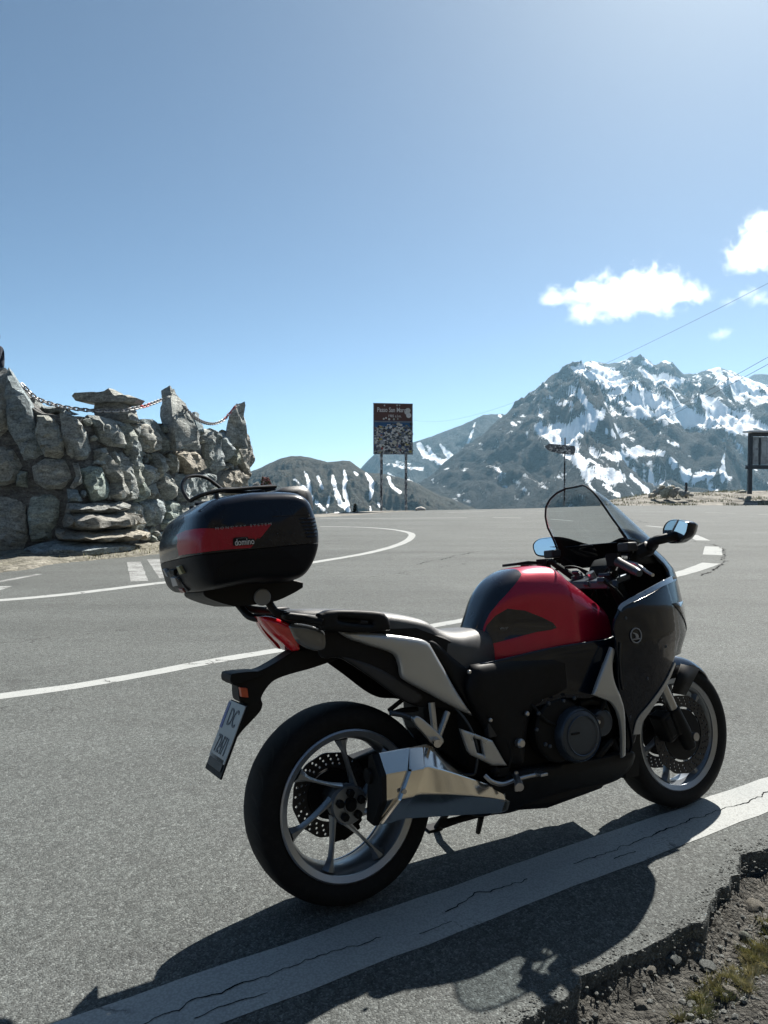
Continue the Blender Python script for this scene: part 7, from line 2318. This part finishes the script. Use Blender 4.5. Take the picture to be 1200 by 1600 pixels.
def case_bm(grow=0.0):
    m = MB()
    rr = []
    for y in ysx:
        u = min(1, abs(y) / W2)
        r = case_ring(y if u < 1 else math.copysign(W2 * 0.9999, y), grow)
        rr.append([(a, b * (1 + grow / W2), c) for a, b, c in r])
    # dome over the flat flanks so they are gently crowned
    for sgn, r in ((-1, rr[0]), (1, rr[-1])):
        pass
    def capr(r, k, dy): return [(cxm + (a - cxm) * k, b + dy, czm + (c - czm) * k) for a, b, c in r]
    rr = [capr(rr[0], 0.02, -0.016), capr(rr[0], 0.35, -0.0145), capr(rr[0], 0.65, -0.0105), capr(rr[0], 0.85, -0.0055)] + rr + [capr(rr[-1], 0.85, 0.0055), capr(rr[-1], 0.65, 0.0105), capr(rr[-1], 0.35, 0.0145), capr(rr[-1], 0.02, 0.016)]
    m.rings([[tuple(Vector(p) - TOFF) for p in r] for r in rr], True, True)
    me = m.mesh('t', BLACK, angle=60)
    bm = bmesh.new(); bm.from_mesh(me); bpy.data.meshes.remove(me)
    return bm
full_bm = case_bm()
ctree = BVHTree.FromBMesh(full_bm)
def chit(px_, py_):
    h = ctree.ray_cast(BC - TOFF, bray(px_, py_), 10)
    return h
# lid seam plane from two points on the near flank
s1, s2 = chit(285, 872)[0], chit(480, 850)[0]
sd = (s2 - s1); sd.y = 0; sd.normalize()
sn = Vector((-sd.z, 0, sd.x))
if sn.z < 0: sn = -sn
def shell(name, side, mat, shift):
    b = full_bm.copy()
    geom = list(b.verts) + list(b.edges) + list(b.faces)
    bmesh.ops.bisect_plane(b, geom=geom, plane_co=s1 + sn * shift, plane_no=sn, clear_outer=side < 0, clear_inner=side > 0, dist=1e-6)
    es = [e for e in b.edges if e.is_boundary]
    bmesh.ops.holes_fill(b, edges=es, sides=0)
    me = bpy.data.meshes.new(name); b.to_mesh(me); b.free()
    me.materials.append(mat)
    me.polygons.foreach_set('use_smooth', [True] * len(me.polygons)); me.set_sharp_from_angle(angle=R(45))
    return link(name, me, tc)
CASEB = plain('case_gloss_black', (0.003, 0.0045, 0.011), 0.25, coat=0.35, spec=0.2, var=0.08, scale=5)
CASEL = plain('case_grained_black', (0.005, 0.006, 0.009), 0.42, spec=0.12, var=0.15, scale=8, bumps=0.12, bscale=500)
lid = shell('lid', 1, CASEB, 0.001)
base = shell('base_shell', -1, CASEL, -0.001)
# decals cut from the case surface and set 2 mm proud
def decal(name, px_poly, mat, parent, off=0.0035, n=6, smooth=True):
    H = [chit(*p[:2]) for p in px_poly]
    pts = [Vector((h[0].x, h[0].z)) for h in H]
    q = resample([(p.x, p.y) for p in pts], 0.012)
    inner = list(q)
    x = min(p.x for p in q)
    while x < max(p.x for p in q):
        z = min(p.y for p in q)
        while z < max(p.y for p in q):
            if inside(q, x, z) and edge_dist(q, x, z) > 0.006: inner.append(Vector((x, z)))
            z += 0.012
        x += 0.012
    v, e, f, *_ = delaunay_2d_cdt(inner, [(i, (i + 1) % len(q)) for i in range(len(q))], [], 1, 1e-6)
    m = MB()
    F_, B_ = [], []
    for p in v:
        h = ctree.ray_cast(Vector((p.x, -1, p.y)), Vector((0, 1, 0)), 2)
        y = h[0].y if h[0] is not None else -W2
        nn = h[1] if h[1] is not None else Vector((0, -1, 0))
        F_.append((p.x + nn.x * off, y + nn.y * off, p.y + nn.z * off)); B_.append((p.x, y + 0.002, p.y))
    n_ = len(v)
    cnt = set((t[i], t[(i + 1) % len(t)]) for t in f for i in range(len(t)))
    bd = [(a, b) for (a, b) in cnt if (b, a) not in cnt]
    m.add(F_ + B_, [tuple(t) for t in f] + [tuple(reversed([i + n_ for i in t])) for t in f] + [(b, a, a + n_, b + n_) for a, b in bd])
    return m.obj(name, mat, parent, angle=40)
REDB = plain('red_band_plastic', (0.30, 0.005, 0.022), 0.25, coat=0.25, spec=0.25, var=0.12, scale=8)
band = decal('red_band', [(277, 836), (291, 829.5), (335, 826), (380, 823), (424, 819), (408, 839), (391, 856), (350, 859), (310, 864), (281, 868), (278, 853)], REDB, lid)
def decal_text(name, text, p0, p1, size, mat, parent, sx=1.0):
    a, b = chit(*p0), chit(*p1)
    c = (a[0] + b[0]) / 2
    n_ = ((a[1] + b[1]) / 2).normalized()
    xa = (b[0] - a[0]).normalized()
    n_ = (n_ - xa * n_.dot(xa)).normalized()
    rot = Matrix((xa, n_.cross(xa), n_)).transposed().to_quaternion()
    L = (b[0] - a[0]).length
    o = font_mesh(name, text, size, mat, parent, tuple(c + n_ * 0.0085), rot, 0.0006)
    w = max(v.co.x for v in o.data.vertices) - min(v.co.x for v in o.data.vertices)
    o.data.transform(Matrix.Diagonal((L / w * sx, 1, 1, 1)))
    return o
decal_text('case_lettering', 'M O N O K E Y   S Y S T E M', (336, 827), (423, 819.5), 0.0095, GREYP, lid)
plq = decal('sticker', [(364, 842), (367, 840), (386, 839), (387, 842), (397, 842), (397, 851), (380, 852), (364, 853)], MATT, lid, off=0.0065)
decal_text('sticker_text', 'domino', (366, 848.5), (396, 846), 0.026, WHITEP, lid)
m = MB()
a, b = chit(370, 841.5)[0] + Vector((0, -0.005, 0)), chit(384, 840.5)[0] + Vector((0, -0.005, 0))
m.tube([a + Vector((0, 0, -0.006)), a, b, b + Vector((0, 0, -0.006))], 0.0016, 6); m.obj('sticker_bar', WHITEP, lid)
# moulded fins at the front corner
m = MB()
for k_ in range(6):
    py_ = 811 + k_ * 5.6
    L = [chit(px_, py_ + (px_ - 470) * -0.03)[0] for px_ in np.linspace(466 + k_ * 2.4, 491 + min(k_, 3) * 1.0, 7) if chit(px_, py_ + (px_ - 470) * -0.03)[0] is not None]
    if len(L) < 3: continue
    # continue the ridge round the front on to the far side
    P_ = [Vector(p) for p in L]
    last = P_[-1]
    m.tube(P_, [0.001] + [0.0034] * (len(P_) - 1), 8)
m.obj('moulded_fin', CASEB, lid)
# upper seam line and glint edge
sl = [chit(px_, 807 - (px_ - 425) * 0.045)[0] for px_ in np.linspace(425, 484, 10)]
m = MB(); m.tube([p for p in sl if p is not None], 0.0016, 6); m.obj('lid_crease', CASEB, lid)
# rear latch panel with lock and small lamps
def rear_pt(px_, py_): return chit(px_, py_)
def rear_quad(name, poly, mat, off): return None
def patch(name, px_poly, mat, off=0.004, parent=None):
    H = [chit(*p) for p in px_poly]
    H = [h for h in H if h[0] is not None]
    m = MB()
    nn = sum((h[1] for h in H), Vector()).normalized()
    F_ = [tuple(h[0] + nn * off) for h in H]; B_ = [tuple(h[0] - nn * 0.01) for h in H]
    m.rings([F_, B_], True, True)
    return m.obj(name, mat, parent or base, smooth=False, bevel=0.0015)
patch('latch_frame', [(259, 891), (269, 891), (282, 903), (298, 922), (290, 924), (274, 914), (262, 900)], DGREY, 0.008)
patch('latch_lever', [(272, 900), (279, 900), (284, 912), (276, 914)], plain('latch_silver', (0.3, 0.3, 0.32), 0.35, metal=0.5), 0.013)
patch('latch_recess', [(268, 889), (276, 889), (277, 896), (271, 896)], MATT, 0.010)
patch('lock_cover', [(280, 884), (284, 883.5), (290, 895), (285.5, 896.5)], plain('brass_tab', (0.32, 0.29, 0.14), 0.4, metal=0.3), 0.010)
patch('rear_lamp', [(282, 916), (288, 917), (293, 922), (287, 923)], plain('dull_red_lens', (0.2, 0.07, 0.06), 0.3), 0.011)
patch('rear_lamp', [(258.5, 888), (261, 889), (267, 900), (263.5, 899)], plain('pale_lens', (0.25, 0.24, 0.24), 0.3), 0.010)
# roof rack
CH = plain('rack_black_tube', (0.02, 0.021, 0.024), 0.3, metal=0.3)
def topz(x, y):
    h = ctree.ray_cast(Vector((x, y, 2)) - Vector((0, 0, 0)), Vector((0, 0, -1)), 4)
    return h[0].z if h[0] is not None else 0.25
def cpt(px_, py_, y): return P3(px_, py_, y) - TOFF
near = [cpt(431, 760.5, -0.15), cpt(400, 762, -0.155), cpt(370, 764.5, -0.16), cpt(345, 766, -0.165), cpt(320, 772, -0.165), cpt(305, 778, -0.16), cpt(297, 783, -0.15)]
far = [Vector((p.x, -p.y, p.z)) for p in near]
rack = link('roof_rack', None, tc)
for pts_ in (near, far[:-3]):
    m = MB(); m.tube(catmull(pts_, 5), 0.0062, 10); m.obj('rack_tube', CH, rack)
low = [cpt(430, 764, -0.15), cpt(395, 768.5, -0.15), cpt(360, 768.5, -0.155), cpt(345, 767, -0.16)]
for s_ in (1, -1):
    m = MB(); m.tube(catmull([Vector((p.x, p.y * s_, p.z)) for p in low], 5), 0.005, 8); m.obj('rack_brace', CH, rack)
for px_, py_, y in [(410, 766, -0.152), (338, 771, -0.162)]:
    for s_ in (1, -1):
        p = cpt(px_, py_, y)
        zt = topz(p.x, p.y * s_)
        m = MB(); m.tube([(p.x, p.y * s_, zt - 0.006), (p.x, p.y * s_, p.z)], [0.009, 0.0075], 10); m.obj('rack_foot', CH, rack)
# carrying loop standing up at the back
hp = [cpt(347, 765, -0.10), cpt(336, 756, -0.10), cpt(322, 746.5, -0.105), cpt(306, 743.5, -0.11), cpt(291, 747, -0.12), cpt(284.5, 758, -0.13), cpt(286, 768, -0.138), cpt(292, 778, -0.145), cpt(297, 783, -0.15)]
m = MB(); m.tube(catmull(hp, 6), 0.0055, 10); m.obj('carry_loop', CH, rack)
# padded backrest on the front face
m = MB()
rings = []
for y in np.linspace(-0.13, 0.13, 13):
    u = abs(y) / 0.13
    s_ = (1 - u ** 4) ** 0.25
    c0_ = [(428, 770), (436, 763), (450, 759.5), (466, 759), (478, 763), (485, 773), (488, 792), (486, 812), (474, 800), (462, 782), (445, 772)]
    r = [P3(px_, py_, -0.09) - TOFF for px_, py_ in c0_]
    c_ = sum(r, Vector()) / len(r)
    rings.append([Vector((c_.x + (p.x - c_.x) * (0.4 + 0.6 * s_), y, c_.z + (p.z - c_.z) * (0.4 + 0.6 * s_))) for p in catmull(r, 3, closed=True)])
m.rings([[tuple(p) for p in r] for r in rings], True, True)
m.obj('backrest_pad', SEATM, tc, angle=60)
full_bm.free()
